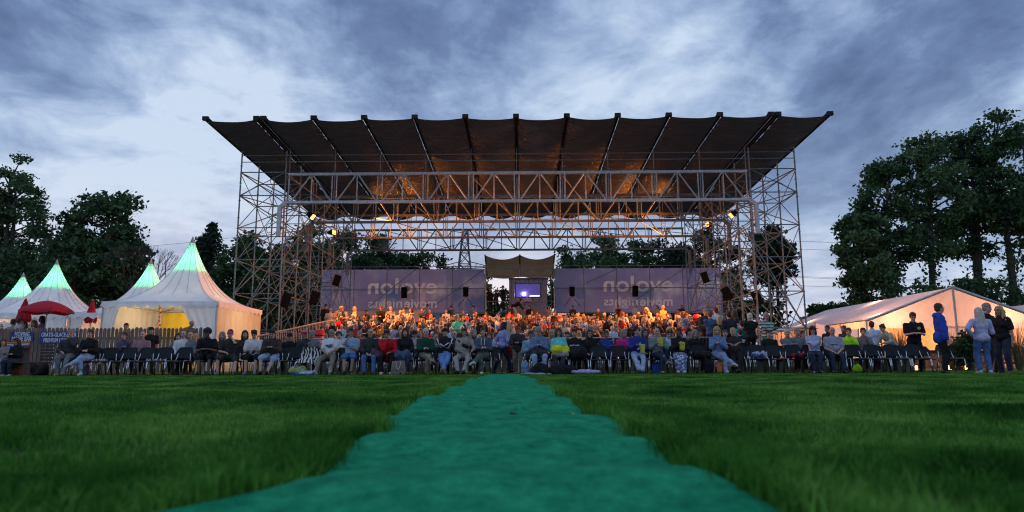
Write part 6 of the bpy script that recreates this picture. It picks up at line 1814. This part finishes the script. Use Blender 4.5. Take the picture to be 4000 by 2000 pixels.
# ------------------------------------------------------------------ crowd on the stand
tops = [('black', BLK), ('charcoal', CHAR), ('navy', NAVY), ('white', WHT), ('red', RED), ('grey', GRY), ('light grey', LGRY), ('pale blue', PALEB), ('brown', BRN), ('dark green', GRN), ('cream', CREAM), ('orange', ORG), ('black', BLK), ('dark purple', CL['dusk_purple'] if 'dusk_purple' in CL else PURP), ('charcoal', CHAR), ('brown', BRN), ('olive', OLV), ('maroon', MAR), ('striped', STRH), ('denim blue', DEN_J), ('beige', BEI), ('black', BLK), ('charcoal', CHAR), ('grey', GRY), ('dark plaid', PLAID)]
hairs = [('short', 'brown', 'short brown hair'), ('short', 'black', 'short black hair'), ('short', 'grey', 'short grey hair'), ('short', 'white', 'white hair'), ('long', 'brown', 'long brown hair'), ('long', 'black', 'long black hair'), ('long', 'blonde', 'long blonde hair'), ('bob', 'auburn', 'chin length reddish hair'), ('bob', 'grey', 'chin length grey hair'), ('ring', 'grey', 'balding head'), ('tail', 'brown', 'brown ponytail'), ('curly', 'brown', 'curly hair'), ('stubble', 'brown', 'shaved head'), ('bun', 'brown', 'hair in a bun'), ('short', 'blonde', 'short fair hair')]
cp = ['crowd_a', 'crowd_b', 'crowd_c', 'crowd_d', 'crowd_e']
cr = random.Random(21)
def crowd_row(Y, z, x0, x1, pitch, fill, words, group, dz=0.0, full=False):
    x = x0 + cr.uniform(0, .3); n = 0
    while x < x1:
        if cr.random() < fill(x):
            n += 1
            tn, tm = cr.choice(tops); hs, hcx, hw_ = cr.choice(hairs)
            k = {}
            if cr.random() < .07: k = dict(hatk='cap', hatm=cr.choice([RED, BLK, NAVY])); hs = 'undercap'; hw_ = 'a cap'
            person(x + XS, Y + cr.uniform(-.12, .12), z + dz + cr.uniform(-.03, .05), R(cr.uniform(-26, 26)), cr.choice(cp), 'person in %s top, %s, %s, %s from left' % (tn, hw_, words, ORD[n]),
                   tm, sleeve=cr.choice(['long', 'long', 'short']), legs=cr.choice([BLK, DJEAN, CHAR, JEAN, KHK]), hr=hs, hc=hcx, skin=cr.choice([0, 0, 0, 1, 3, 3, 1, 2] if cr.random() < .4 else [0, 3, 1]), glasses=cr.random() < .2, full=full, scale=cr.uniform(.93, 1.05), seed=n, group=group, **k)
        x += pitch * cr.uniform(.85, 1.25)
for i, (Y, z) in enumerate(ROWS):
    hwid = [8.6, 9.2, 9.6, 9.9, 10.1, 10.1, 10.3][i]
    dens = [.70, .82, .90, .93, .94, .94, .92][i]
    crowd_row(Y, z, -hwid, hwid, .60, lambda x, d=dens, yy=Y: d * (.35 if abs(x + .0 - .15) < .35 and yy < 33 else 1), 'stand row %s' % ['one', 'two', 'three', 'four', 'five', 'six', 'seven'][i], 'spectators on the benches of the stand')
for i, (Y, z) in enumerate(LOUNGE[:3]):
    crowd_row(Y, z, -11.5 + i, 12.2, 1.35, lambda x, i=i: [.62, .5, .36][i], 'upper lounge row %s' % ['one', 'two', 'three'][i], 'spectators on the lounge seats', dz=.0)
crowd_row(LOUNGE[3][0], LOUNGE[3][1] + .1, -8.5, 13, 1.5, lambda x: .75, 'row under the banners', 'spectators on the lounge seats')
# individually seen figures on the upper stand
for px, yt, Y, rz, pose, k, lb in ((1273, 1190, 43, 20, 'stand_phone', dict(shirt=BLK, hr='short', hc='black'), 'man in black standing at the top left corner of the stand'), (1291, 1203, 41, 185, 'stand', dict(shirt=STRV, sleeve='short', legs=KHK, hr='stubble', hc='grey', skin=3), 'man in a pinstriped shirt, back turned, at the upper left side of the stand'),
   (1318, 1197, 41.5, 40, 'lean_over', dict(shirt=BEI, sleeve='short', legs=KHK, hr='ring', hc='brown'), 'balding man in a beige shirt reaching down at the left side of the stand'), (1352, 1200, 40.5, -20, 'lean_over', dict(shirt=GRY, sleeve='short', legs=BLK, hr='short', hc='grey', skin=3), 'man with glasses in a grey shirt bending forward at the left side of the stand'),
   (1386, 1198, 41.5, -70, 'stand_f', dict(shirt=cloth('off_white', (.62, .55, .48)), legs=BEI, hr='long', hc='blonde'), 'blonde woman in a white top standing in profile at the left of the stand'), (1490, 1196, 42.5, 0, 'stand_phone', dict(shirt=BLK, hr='quiff', hc='auburn'), 'man in black standing with his hand at his face above the benches'),
   (1527, 1198, 42, 10, 'stand', dict(shirt=STRH, sleeve='short', hr='short', hc='grey', skin=3), 'man in a black and white striped shirt standing above the benches'), (1552, 1216, 41, 40, 'lean_over', dict(shirt=LGRY, sleeve='short', hr='short', hc='blonde'), 'fair haired woman in a light top leaning beside the striped shirt'),
   (1578, 1205, 42, 0, 'stand', dict(shirt=cloth('pearl', (.5, .46, .42)), sleeve='short', hr='short', hc='brown'), 'young man in a pale t-shirt standing left of the flowery dress'), (1608, 1202, 41, -60, 'stand_f', dict(shirt=DOTS, hr='bob', hc='brown', legs=DOTS), 'woman in a white dress with dark spots standing on the stand'),
   (1652, 1203, 41.4, -20, 'stand_cross', dict(shirt=NAVY, hr='short', hc='brown', skin=1), 'man in a navy top standing right of the spotted dress'), (1785, 1228, 33.6, 190, 'stand', dict(shirt=BLK, hr='short', hc='grey', coat=True), 'grey haired man in a black coat descending the stand'),
   (1789, 1232, 33.0, -30, 'stand_phone', dict(shirt=MINT, legs=BLK, hr='short', hc='grey'), 'man in a bright mint green football shirt standing among the benches'), (1880, 1246, 31.6, 30, 'stand_phone', dict(shirt=BLK, hr='short', hc='white', coat=True), 'white haired man in a black jacket with white zip standing left of the aisle'),
   (2203, 1230, 35.3, -20, 'stand', dict(shirt=OLV, hr='quiff', hc='black', skin=1), 'man in a dark olive jacket standing among the right benches'), (2432, 1218, 40, 160, 'stand_f', dict(shirt=WHT, sleeve='short', hr='long', hc='auburn'), 'woman with long reddish hair and white t-shirt, back turned, on the right of the stand'),
   (2519, 1213, 40, 170, 'stand', dict(shirt=BLK, coat=True, hr='short', hc='auburn'), 'person in a black leather jacket seen from behind on the right of the stand'), (2544, 1203, 41, -60, 'lean_over', dict(shirt=cloth('cream_white', (.62, .5, .4)), hr='long', hc='blonde'), 'blonde woman in a cream jacket bending over at the right of the stand'),
   (2590, 1193, 42.5, -140, 'stand', dict(shirt=cloth('butter_yellow', (.62, .42, .14)), sleeve='short', hr='short', hc='blonde', legs=CHAR), 'man in a yellow shirt standing at the right of the stand'), (2628, 1232, 38.2, 190, 'lean_over', dict(shirt=GRY, hr='short', hc='black'), 'person in a blue grey jacket leaning left of the sponsor board'),
   (1914, 1126, 52.4, 60, 'stand', dict(shirt=BLK, hr='stubble', hc='grey', skin=1), 'left one of the three dark figures beside the projection cabin'), (1937, 1131, 52.8, 20, 'stand_cross', dict(shirt=CHAR, hr='short', hc='grey', skin=1), 'middle one of the three dark figures beside the projection cabin'),
   (1969, 1117, 52.4, -50, 'stand_phone', dict(shirt=BLK, hr='short', hc='black', skin=1), 'right and tallest of the three dark figures beside the projection cabin'), (2010, 1168, 51.2, 80, 'bend', dict(shirt=BLK, legs=CREAM, hr='short', hc='black'), 'person in cream trousers bending down before the projection cabin')):
    standing(px, yt, Y, R(rz), pose, lb, full=False, group='single standing figures on the stand', **k)
# left lounge corner: two seated youngsters on a pallet bench
pp = at(15, 1460, 20.6)
t = thing('pallet_bench', 'low dark pallet bench at the left edge with a striped blanket behind', 'bench', (at(50, 1460, 21).x, 21.0, 0))
dw = M('dark_pallet_wood', (.06, .05, .05), .8, var=.4)
for k in range(5): MB().box((0, -.35 + .18 * k, .40), (1.7, .13, .03)).build('plank', dw, t)
for k in range(5): MB().box((.62, .55, .50 + .10 * k), (.42, .025, .075)).build('back_slat', dw, t)
for s in (-.78, 0, .78): MB().box((s, 0, .19), (.09, .7, .38)).build('bench_leg', dw, t)
person(at(72, 1460, 21).x, 20.9, -.02, R(-10), 'crowd_c', 'dark haired child in a dark jacket eating on the pallet bench', BLK, full=True, legs=DJEAN, hr='long', hc='brown', shoes=SHOE_W, scale=.86)
person(at(8, 1460, 21).x, 20.95, -.02, R(15), 'crowd_b', 'child in a grey jacket at the left edge on the pallet bench', cloth('warm_grey', (.26, .24, .24)), full=True, legs=LGRY, hr='long', hc='brown', shoes=SHOE_W, scale=.84)
# ------------------------------------------------------------------ small things
def draped(name, label, cat, x, y, z, size, mat, seed, group=None, flat=.5):
    """crumpled cloth or bag heap"""
    rr = random.Random(seed); mb = MB()
    for k in range(9):
        mb.ell((rr.uniform(-.32, .32) * size[0], rr.uniform(-.3, .3) * size[1], size[2] * rr.uniform(.25, .55)), (size[0] * rr.uniform(.22, .34), size[1] * rr.uniform(.25, .4), size[2] * rr.uniform(.3, .5)), None, 10, 8)
    me = remesh(mb, .016, 2, .5); wrinkle(me, .012, seed, 14); me.materials.append(mat)
    o = link(name, me); o.location = (x, y, z); tag(o, label, cat, group); return o
def X(px, Y=20.6): return at(px, 1462, Y).x
draped('backpack', 'blue grey patterned backpack lying on the grass left of the khaki trousers', 'backpack', X(1165, 20.2), 20.2, 0, (.52, .34, .30), cloth('bag_blue', (.10, .16, .34), pattern='dots', color2=(.35, .40, .10), pscale=7), 1)
draped('jacket', 'pale blue jacket dropped on the grass beside the patterned backpack', 'jacket', X(1203, 20.1), 20.05, 0, (.5, .3, .14), PALEB, 2)
draped('backpack', 'black backpack on the grass before the woman with the phone', 'backpack', X(2110, 20.1), 20.05, 0, (.48, .32, .34), BLK, 3)
draped('bag', 'long black bag on the grass before the woman with the yellow bag', 'bag', X(2195, 20.1), 20.1, 0, (.70, .34, .32), BLK, 4)
draped('cloth', 'pale cloth lying flat on the grass under the black backpack', 'cloth', X(2095, 19.9), 19.9, 0, (.75, .3, .06), LILAC, 5)
draped('jacket', 'pale lilac jacket spread on the grass before the black coats', 'jacket', X(2290, 19.9), 19.9, 0, (.85, .35, .15), cloth('pale_lavender', (.36, .36, .55)), 6)
draped('coat', 'heap of black coats on the front row chair right of the yellow bag', 'coat', X(2262), 20.55, .46, (.55, .45, .34), BLK, 7)
draped('coat', 'black coat lying over the front row chair left of the blonde woman', 'coat', X(2738), 20.5, .44, (.5, .45, .26), BLK, 8)
draped('coat', 'black coat hanging down from the front row chair left of the blonde woman', 'coat', X(2762), 20.35, .08, (.3, .3, .42), BLK, 18)
draped('backpack', 'blue and grey backpack on the front row chair right of the heavy man', 'backpack', X(2962), 20.5, .45, (.42, .34, .24), cloth('bag_navy_grey', (.05, .08, .24), pattern='dots', color2=(.35, .36, .42), pscale=6), 9)
draped('jacket', 'black jacket with red edge on the chair left of the red hat', 'jacket', X(3112), 20.55, .45, (.46, .36, .18), cloth('black_red', (.015, .013, .016), pattern='zebra', color2=(.30, .01, .04), pscale=1.1), 10)
draped('bag', 'bright yellow bag on the lap of the woman in the cyan top', 'bag', X(2184), 20.28, .60, (.50, .26, .27), cloth('lemon', (.62, .60, .02)), 11)
draped('jacket', 'mauve jacket below the yellow bag on the same lap', 'jacket', X(2190), 20.20, .50, (.42, .26, .18), cloth('mauve', (.22, .17, .24)), 12)
draped('coat', 'crumpled denim coat over the knees of the long haired woman', 'coat', X(1578), 20.22, .40, (.50, .34, .34), cloth('denim_coat', (.06, .08, .15)), 13)
draped('coat', 'dusky purple coat over the arm of the youth in red', 'coat', X(1478), 20.30, .46, (.32, .28, .32), cloth('mulberry', (.10, .05, .07)), 14)
draped('bag', 'black shoulder bag on the knees of the woman with the phone', 'bag', X(2106), 20.28, .56, (.40, .22, .20), CHAR, 15)
draped('bag', 'translucent blue plastic bag on the grass under the bald man', 'plastic bag', X(2565, 20.7), 20.7, 0, (.26, .22, .40), cloth('plastic_blue', (.03, .12, .42)), 16)
draped('bag', 'light blue bag hanging at the row end right of the aisle', 'bag', X(2052, 20.6), 20.6, .02, (.22, .2, .42), cloth('powder_blue', (.18, .32, .48)), 17)
draped('neon_vest', 'neon yellow clothing on the grass under the chairs of the neon vest woman', 'vest', X(3350, 21.3), 21.3, .02, (.30, .2, .28), CL['neon_yellow'], 19)
draped('bag', 'dark bag between the pallet bench and the seated man in the dark sweater', 'bag', X(150, 20.6), 20.6, 0, (.45, .4, .42), BLK, 20)
draped('bag', 'green and magenta bag on the grass beside the woman with crossed legs', 'bag', X(320, 20.5), 20.6, 0, (.22, .2, .34), cloth('green_magenta', (.02, .22, .12), pattern='zebra', color2=(.3, .02, .16), pscale=1.2), 21)
# zebra cloth over the chair
mb = MB(); rows = []
for j in range(20):
    v = j / 19; row = []
    for i in range(20):
        u = i / 19 * 2 - 1
        y = -.30 + .62 * min(1, v * 1.4) if v < .7 else .32; z = .47 + .03 * math.sin(v * 9) if v < .5 else .47 + (v - .5) * .72
        row.append((.30 * u * (1 - .25 * max(0, v - .6)), y - .0 + .02 * math.sin(u * 7), z - .10 * abs(u) ** 3 + .015 * math.sin(u * 9 + v * 5) - (.10 if v < .05 else 0)))
    rows.append(row)
mb.grid(rows); o = mb.build('zebra_cloth', ZEB, smooth=True, loc=(X(1205), 20.5, 0)); tag(o, 'zebra striped cloth spread over a front row chair', 'cloth')
# tote bag
t = thing('tote_bag', 'beige tote bag with white rope handle standing on the grass', 'tote bag', (X(1558, 20.1), 20.1, 0))
mb = MB(); mb.add([(-.24, -.08, 0), (.24, -.08, 0), (.24, .08, 0), (-.24, .08, 0), (-.19, -.06, .40), (.17, -.06, .42), (.16, .06, .41), (-.18, .06, .39), (-.20, -.10, .2), (.2, -.1, .2)], [(0, 1, 9, 8), (8, 9, 5, 4), (1, 2, 6, 5, 9), (2, 3, 7, 6), (3, 0, 8, 4, 7), (3, 2, 1, 0), (4, 5, 6, 7)])
mb.build('bag_body', cloth('canvas', (.20, .17, .14)), t)
mb = MB(); mb.tube([(-.075 + .15 * k / 12 if True else 0, -.115, .40 - .24 * math.sin(PI * k / 12)) for k in range(13)], .009, 6); mb.build('rope_handle', M('white_rope', (.6, .58, .55), .7), t)
# popcorn boxes
popm = M('popcorn_box_card', (.60, .62, .05), .6, var=.05, pattern='vstripe', color2=(.36, .38, .03), pscale=16)
def popcorn(px, z, y, lb):
    t = thing('popcorn_box', lb, 'popcorn box', (X(px), y, z), R(8), 'yellow popcorn boxes in the front row')
    mb = MB(); mb.add([(-.05, -.04, 0), (.05, -.04, 0), (.05, .04, 0), (-.05, .04, 0), (-.078, -.055, .23), (.078, -.055, .23), (.078, .055, .23), (-.078, .055, .23)], [(0, 1, 5, 4), (1, 2, 6, 5), (2, 3, 7, 6), (3, 0, 4, 7), (3, 2, 1, 0)])
    mb.build('box', popm, t); mb = MB(); rr = random.Random(int(px))
    for _ in range(16): mb.ell((rr.uniform(-.055, .055), rr.uniform(-.04, .04), .22 + rr.uniform(0, .02)), (.016,) * 3, None, 6, 4)
    mb.build('popcorn', M('popcorn', (.65, .58, .38), .8), t)
popcorn(2504, .62, 20.24, 'yellow popcorn box held by the youth in the blue sweatshirt')
popcorn(2576, .80, 20.28, 'yellow popcorn box held by the bald man')
popcorn(2658, .68, 20.24, 'yellow popcorn box held by the woman in the black jacket')
# phones with lit screens
ph_m = M('phone_screen', (.2, .25, .3), .2, emit=(.6, .8, .9), estr=.25)
def phone(px, py, Y, lb, rz=0, tilt=-50):
    p = at(px, py, Y); t = thing('phone', lb, 'phone', p, R(rz), 'mobile phones in hands'); t.rotation_euler = (R(tilt), 0, R(rz))
    MB().box((0, 0, 0), (.075, .010, .15)).build('case', black_m, t); MB().box((0, .0065, 0), (.066, .003, .14)).build('screen', ph_m, t)
phone(806, 1376, 20.15, 'phone held by the man in the black shorts')
phone(990, 1376, 20.15, 'phone held by the youth in the white t-shirt')
phone(1060, 1366, 20.12, 'phone held by the youth in the brown sweater')
phone(2106, 1352, 20.15, 'phone held by the woman in the blue jacket')
phone(3556, 1290, 21.5, 'phone held by the man in the black polo shirt')
phone(1425, 1378, 20.2, 'phone on the lap of the man in the dark jacket')
# prints on shirts
def decal(name, parent_label, px, py, Y, me, lb=None):
    tgt = None
    for o in COL.objects:
        if o.parent is None and o.get('label') == parent_label: tgt = o
    return tgt
def by_label(start):
    for o in COL.objects:
        if o.parent is None and str(o.get('label', '')).startswith(start): return o
def shirt_print(start, off, body, size, mat, back=False):
    o = by_label(start)
    if o is None: return
    key = [k for k in P_ if pose_mesh(k, P_[k], 'body', voxel=.011) is o.data or pose_mesh(k, P_[k], 'body', voxel=.014) is o.data] if False else None
    F = [POSES_F[k] for (k, w, _), m in PC.items() if w == 'body' and m == o.data][0]
    fw = -F.fw if back else F.fw
    c = F.H + F.u * off[1] + fw * off[2] + F.rt * off[0]
    z = F.u; xax = F.rt if not back else -F.rt; n = z.cross(xax) * -1
    m4 = Matrix((xax, -fw.normalized(), z)).transposed().to_4x4(); m4.translation = c
    if isinstance(body, str):
        me = text_mesh(body, size, mat, .002, .003); me.transform(Matrix.Rotation(PI / 2, 4, 'X'))
    else: me = body.mesh('print', mat)
    q = link('print', me, o); q.matrix_local = m4
blk_pr = M('dark_print', (.05, .08, .13), .7)
def blob(w, h, seed):
    rr = random.Random(seed); mb = MB()
    for _ in range(14): mb.box((rr.uniform(-w, w) * .6, 0, rr.uniform(-h, h) * .6), (w * rr.uniform(.3, .8), .004 + .0005 * _, h * rr.uniform(.15, .5)), Matrix.Rotation(rr.uniform(-.2, .2), 3, 'Y'))
    return mb
shirt_print('seated grey haired man with glasses', (0, .26, .155), blob(.13, .07, 1), .1, blk_pr)
shirt_print('seated bearded man in a light blue', (0, .24, .155), 'Real', .10, M('blue_print', (.02, .08, .2), .7))
shirt_print('seated balding man in a grey printed', (0, .26, .175), blob(.13, .04, 3), .1, blk_pr)
shirt_print('second row youth in a black lettered', (0, .30, .155), 'JACK&JONES', .052, sign_w)
shirt_print('helper in a black shirt', (0, .38, .155), 'evolon', .10, sign_w, back=True)
shirt_print('helper in a black shirt', (0, .31, .155), 'movienights', .05, sign_w, back=True)
mbx = MB(); mbx.tube([(0, 0, 0), (0, -.004, 0)], .045, 16)
shirt_print('standing man in a black polo', (.10, .36, .16), mbx, .1, M('emblem_yellow', (.45, .42, .12), .6))
shirt_print('seated youth in a blue sweatshirt', (.08, .33, .14), blob(.03, .03, 5), .1, M('emblem_pale', (.5, .55, .5), .6))
shirt_print('seated youth in a plain white', (.0, .25, .15), blob(.03, .04, 6), .1, blk_pr)
# white stripes along the sleeves of the black sweatshirt, hoodie cords
o = by_label('seated man in a black cap and black')
F = POSES_F['ankles']; mb = MB()
for s in (-1, 1):
    for k in range(3):
        off = Vector((0, -.072, .02 * (k - 1))); off2 = Vector((s * .02, -.062, .022 * (k - 1) + .02))
        a = F.sh[s] + Vector((s * .03, -.045, .05 - .0 * k)) + Vector((s * .018 * (k - 1), 0, 0)); b = F.elb[s] + Vector((s * .045 - s * .02 * k, -.05, .0)); c = F.wr[s] + Vector((0, -.058, .018 * (k - 1) + .02))
        mb.tube([a, a.lerp(b, .5) + Vector((s * .018, -.02, 0)), b, b.lerp(c, .5) + Vector((0, -.014, 0)), c], .0065, 5)
mb.build('sleeve_stripes', sign_w, o)
o = by_label('seated person in a grey hoodie'); F = POSES_F['legsl']; mb = MB()
for s in (-1, 1):
    q = F.N + F.fw * .10 + F.rt * s * .05; mb.tube([q, q - F.u * .12 + F.fw * .045, q - F.u * .22 + F.fw * .05], .007, 5)
mb.build('hood_cord', sign_w, o)
# sling bag, patterned backpack, hat bands
def onbody(start, label, cat, name, fn):
    o = by_label(start); F = [POSES_F[k] for (k, w, _), m in PC.items() if w == 'body' and m == o.data][0]
    mb = MB(); fn(F, mb); me = remesh(mb, .014, 2); m = me
    q = link(name, me); q.matrix_world = Matrix.Translation(o.location) @ o.rotation_euler.to_matrix().to_4x4() @ Matrix.Scale(o.scale[0], 4)
    tag(q, label, cat); return q
q = onbody('standing woman with wavy', 'black and white patterned backpack worn by the wavy haired woman', 'backpack', 'backpack', lambda F, mb: (mb.ell(F.H + F.u * .28 - F.fw * .20, (.15, .10, .20)), mb.cap(F.sh[1] - F.fw * .1, F.sh[1] + F.fw * .09, .02, .02)))
q.data.materials.append(cloth('dotted_bag', (.5, .5, .5), pattern='dots', color2=(.02, .02, .02), pscale=24))
q = onbody('seated bearded man in a beige', 'black sling bag across the chest of the man in beige', 'bag', 'sling_bag', lambda F, mb: (mb.ell(F.H + F.u * .24 + F.fw * .14 + F.rt * .05, (.13, .045, .06), Matrix.Rotation(R(25), 3, 'Y')), mb.cap(F.H + F.u * .30 + F.fw * .14, F.sh[-1] + F.fw * .075, .018, .018)))
q.data.materials.append(BLK)
# red jacket on the aisle woman's arm
draped('jacket', 'bright red jacket carried at the right side of the aisle', 'jacket', at(1998, 1370, 23.2).x, 23.2, at(1998, 1392, 23.2).z, (.26, .22, .55), RED, 31)
# striped blanket on the lounge at the left
t = thing('striped_blanket', 'rainbow striped blanket hung over the lounge at the left edge', 'blanket', (at(55, 1350, 23).x, 23.0, 0))
z1 = at(0, 1332, 23).z; z0 = at(0, 1364, 23).z
cols = [(.55, .25, .03), (.5, .1, .02), (.55, .5, .5), (.05, .25, .5), (.02, .05, .25), (.45, .02, .02), (.03, .02, .02)]
for k, c in enumerate(cols):
    za = z1 + (z0 - z1) * k / 7; zb_ = z1 + (z0 - z1) * (k + 1) / 7
    rows = [[(-.52 + 1.04 * i / 20, -.02 + .02 * math.sin(i), z - .03 * math.sin(i / 20 * PI)) for i in range(21)] for z in (za, zb_)]
    mb = MB(); mb.grid(rows); mb.build('stripe', M('blanket_%d' % k if False else 'blanket_stripe_' + ['orange', 'rust', 'white', 'blue', 'navy', 'red', 'dark'][k], c, .9), t, smooth=True)
MB().box((0, .06, z1 / 2), (1.05, .08, z1)).build('backboard', dw, t)
# lounge seats and cushions on the stand
cush = M('cushion_canvas', (.58, .47, .38), .8, var=.1, bump=.3)
pal = M('pallet_wood', (.28, .16, .09), .8, var=.3, scale=4)
def lounge(px, Y, z, n, w=1.5):
    p = at(px, 1230, Y)
    t = thing('lounge_sofa', 'cream cushioned pallet sofa, %s' % n, 'sofa', (p.x, Y + .35, z), 0, 'cushioned pallet sofas on the stand')
    MB().box((0, 0, .15), (w, .8, .28)).build('pallet_base', pal, t)
    mb = MB(); mb.ell((0, 0, .36), (w * .49, .38, .09), None, 20, 8); mb.build('seat_cushion', cush, t, smooth=True)
    for s in (-1, 1):
        mb = MB(); mb.box((0, 0, 0), (w * .46, .14, .42)); me = remesh(mb, .03, 6, .6); me.materials.append(cush)
        c = link('back_cushion', me, t); c.location = (s * w * .245, .30, .60); c.rotation_euler = (R(-14), R(s * 4), 0)
    mb = MB(); 
    for s in (-1, 1): mb.box((s * (w / 2 + .06), 0, .42), (.10, .75, .46))
    mb.build('armrest', pal, t)
LZ = dict((a, b) for a, b in LOUNGE)
for i, (px, Y, nm) in enumerate(((1400, 48.6, 'far left below the banner'), (1880, 44.4, 'lower one left of the aisle'), (1955, 44.4, 'lower one below the projection cabin'), (2035, 44.4, 'lower one right of the aisle'), (1905, 48.6, 'upper one left of the projection cabin'), (2000, 48.6, 'upper one below the projection cabin'),
    (2215, 48.6, 'upper one below the left loudspeaker of the right banner'), (2300, 48.6, 'upper one below the right banner'), (2160, 44.4, 'lower one right of the projection cabin'), (2300, 44.4, 'lower one below the right banner'), (2385, 44.4, 'lower one further right below the banner letters'), (2480, 48.6, 'upper one at the right end'), (1750, 48.6, 'upper one below the letters of the left banner'), (1830, 48.6, 'upper one at the right end of the left banner'))):
    lounge(px, Y, LZ[Y], nm)
# pale counter behind the upper left rows
p0, p1 = at(1335, 1225, 47.5), at(1650, 1225, 47.5)
t = thing('serving_counter', 'pale canvas covered serving counter at the upper left of the stand', 'counter', ((p0.x + p1.x) / 2, 47.5, 2.85))
MB().box((0, 0, .62), (p1.x - p0.x, .6, 1.24)).build('front', M('pale_canvas', (.42, .38, .38), .8, var=.1), t)
MB().box((0, -.02, 1.27), (p1.x - p0.x + .1, .72, .05)).build('top', M('counter_wood', (.35, .28, .22), .6), t)

def litter(px, py, Y, s, mat, lb, seed):
    y = Y; x = at(px, py, Y).x; rr = random.Random(seed); mb = MB()
    z = carpet_height(x, y) + .004
    P = [(s * rr.uniform(.6, 1) * math.cos(a), s * rr.uniform(.6, 1) * math.sin(a), rr.uniform(0, s * .35)) for a in np.linspace(0, 2 * PI, 8)[:-1]]
    mb.add([(0, 0, s * .3)] + P + [(q[0], q[1], -.002) for q in P], [(0, i + 1, (i + 1) % 7 + 1) for i in range(7)] + [(i + 1, i + 8, (i + 1) % 7 + 8, (i + 1) % 7 + 1) for i in range(7)])
    o = mb.build('litter', mat, loc=(x, y, z)); tag(o, lb, 'litter', 'scraps lying on the runner')
litter(2082, 1638, 3.05, .014, WHT, 'white paper scrap on the right side of the teal runner', 1)
litter(2003, 1618, 3.35, .020, CHAR, 'dark damp leaf in the middle of the teal runner', 2)
litter(1802, 1556, 5.0, .018, WHT, 'small pale scrap near the left edge of the teal runner', 3)
litter(2240, 1648, 3.0, .009, CREAM, 'tiny cream scrap near the right edge of the teal runner', 4)
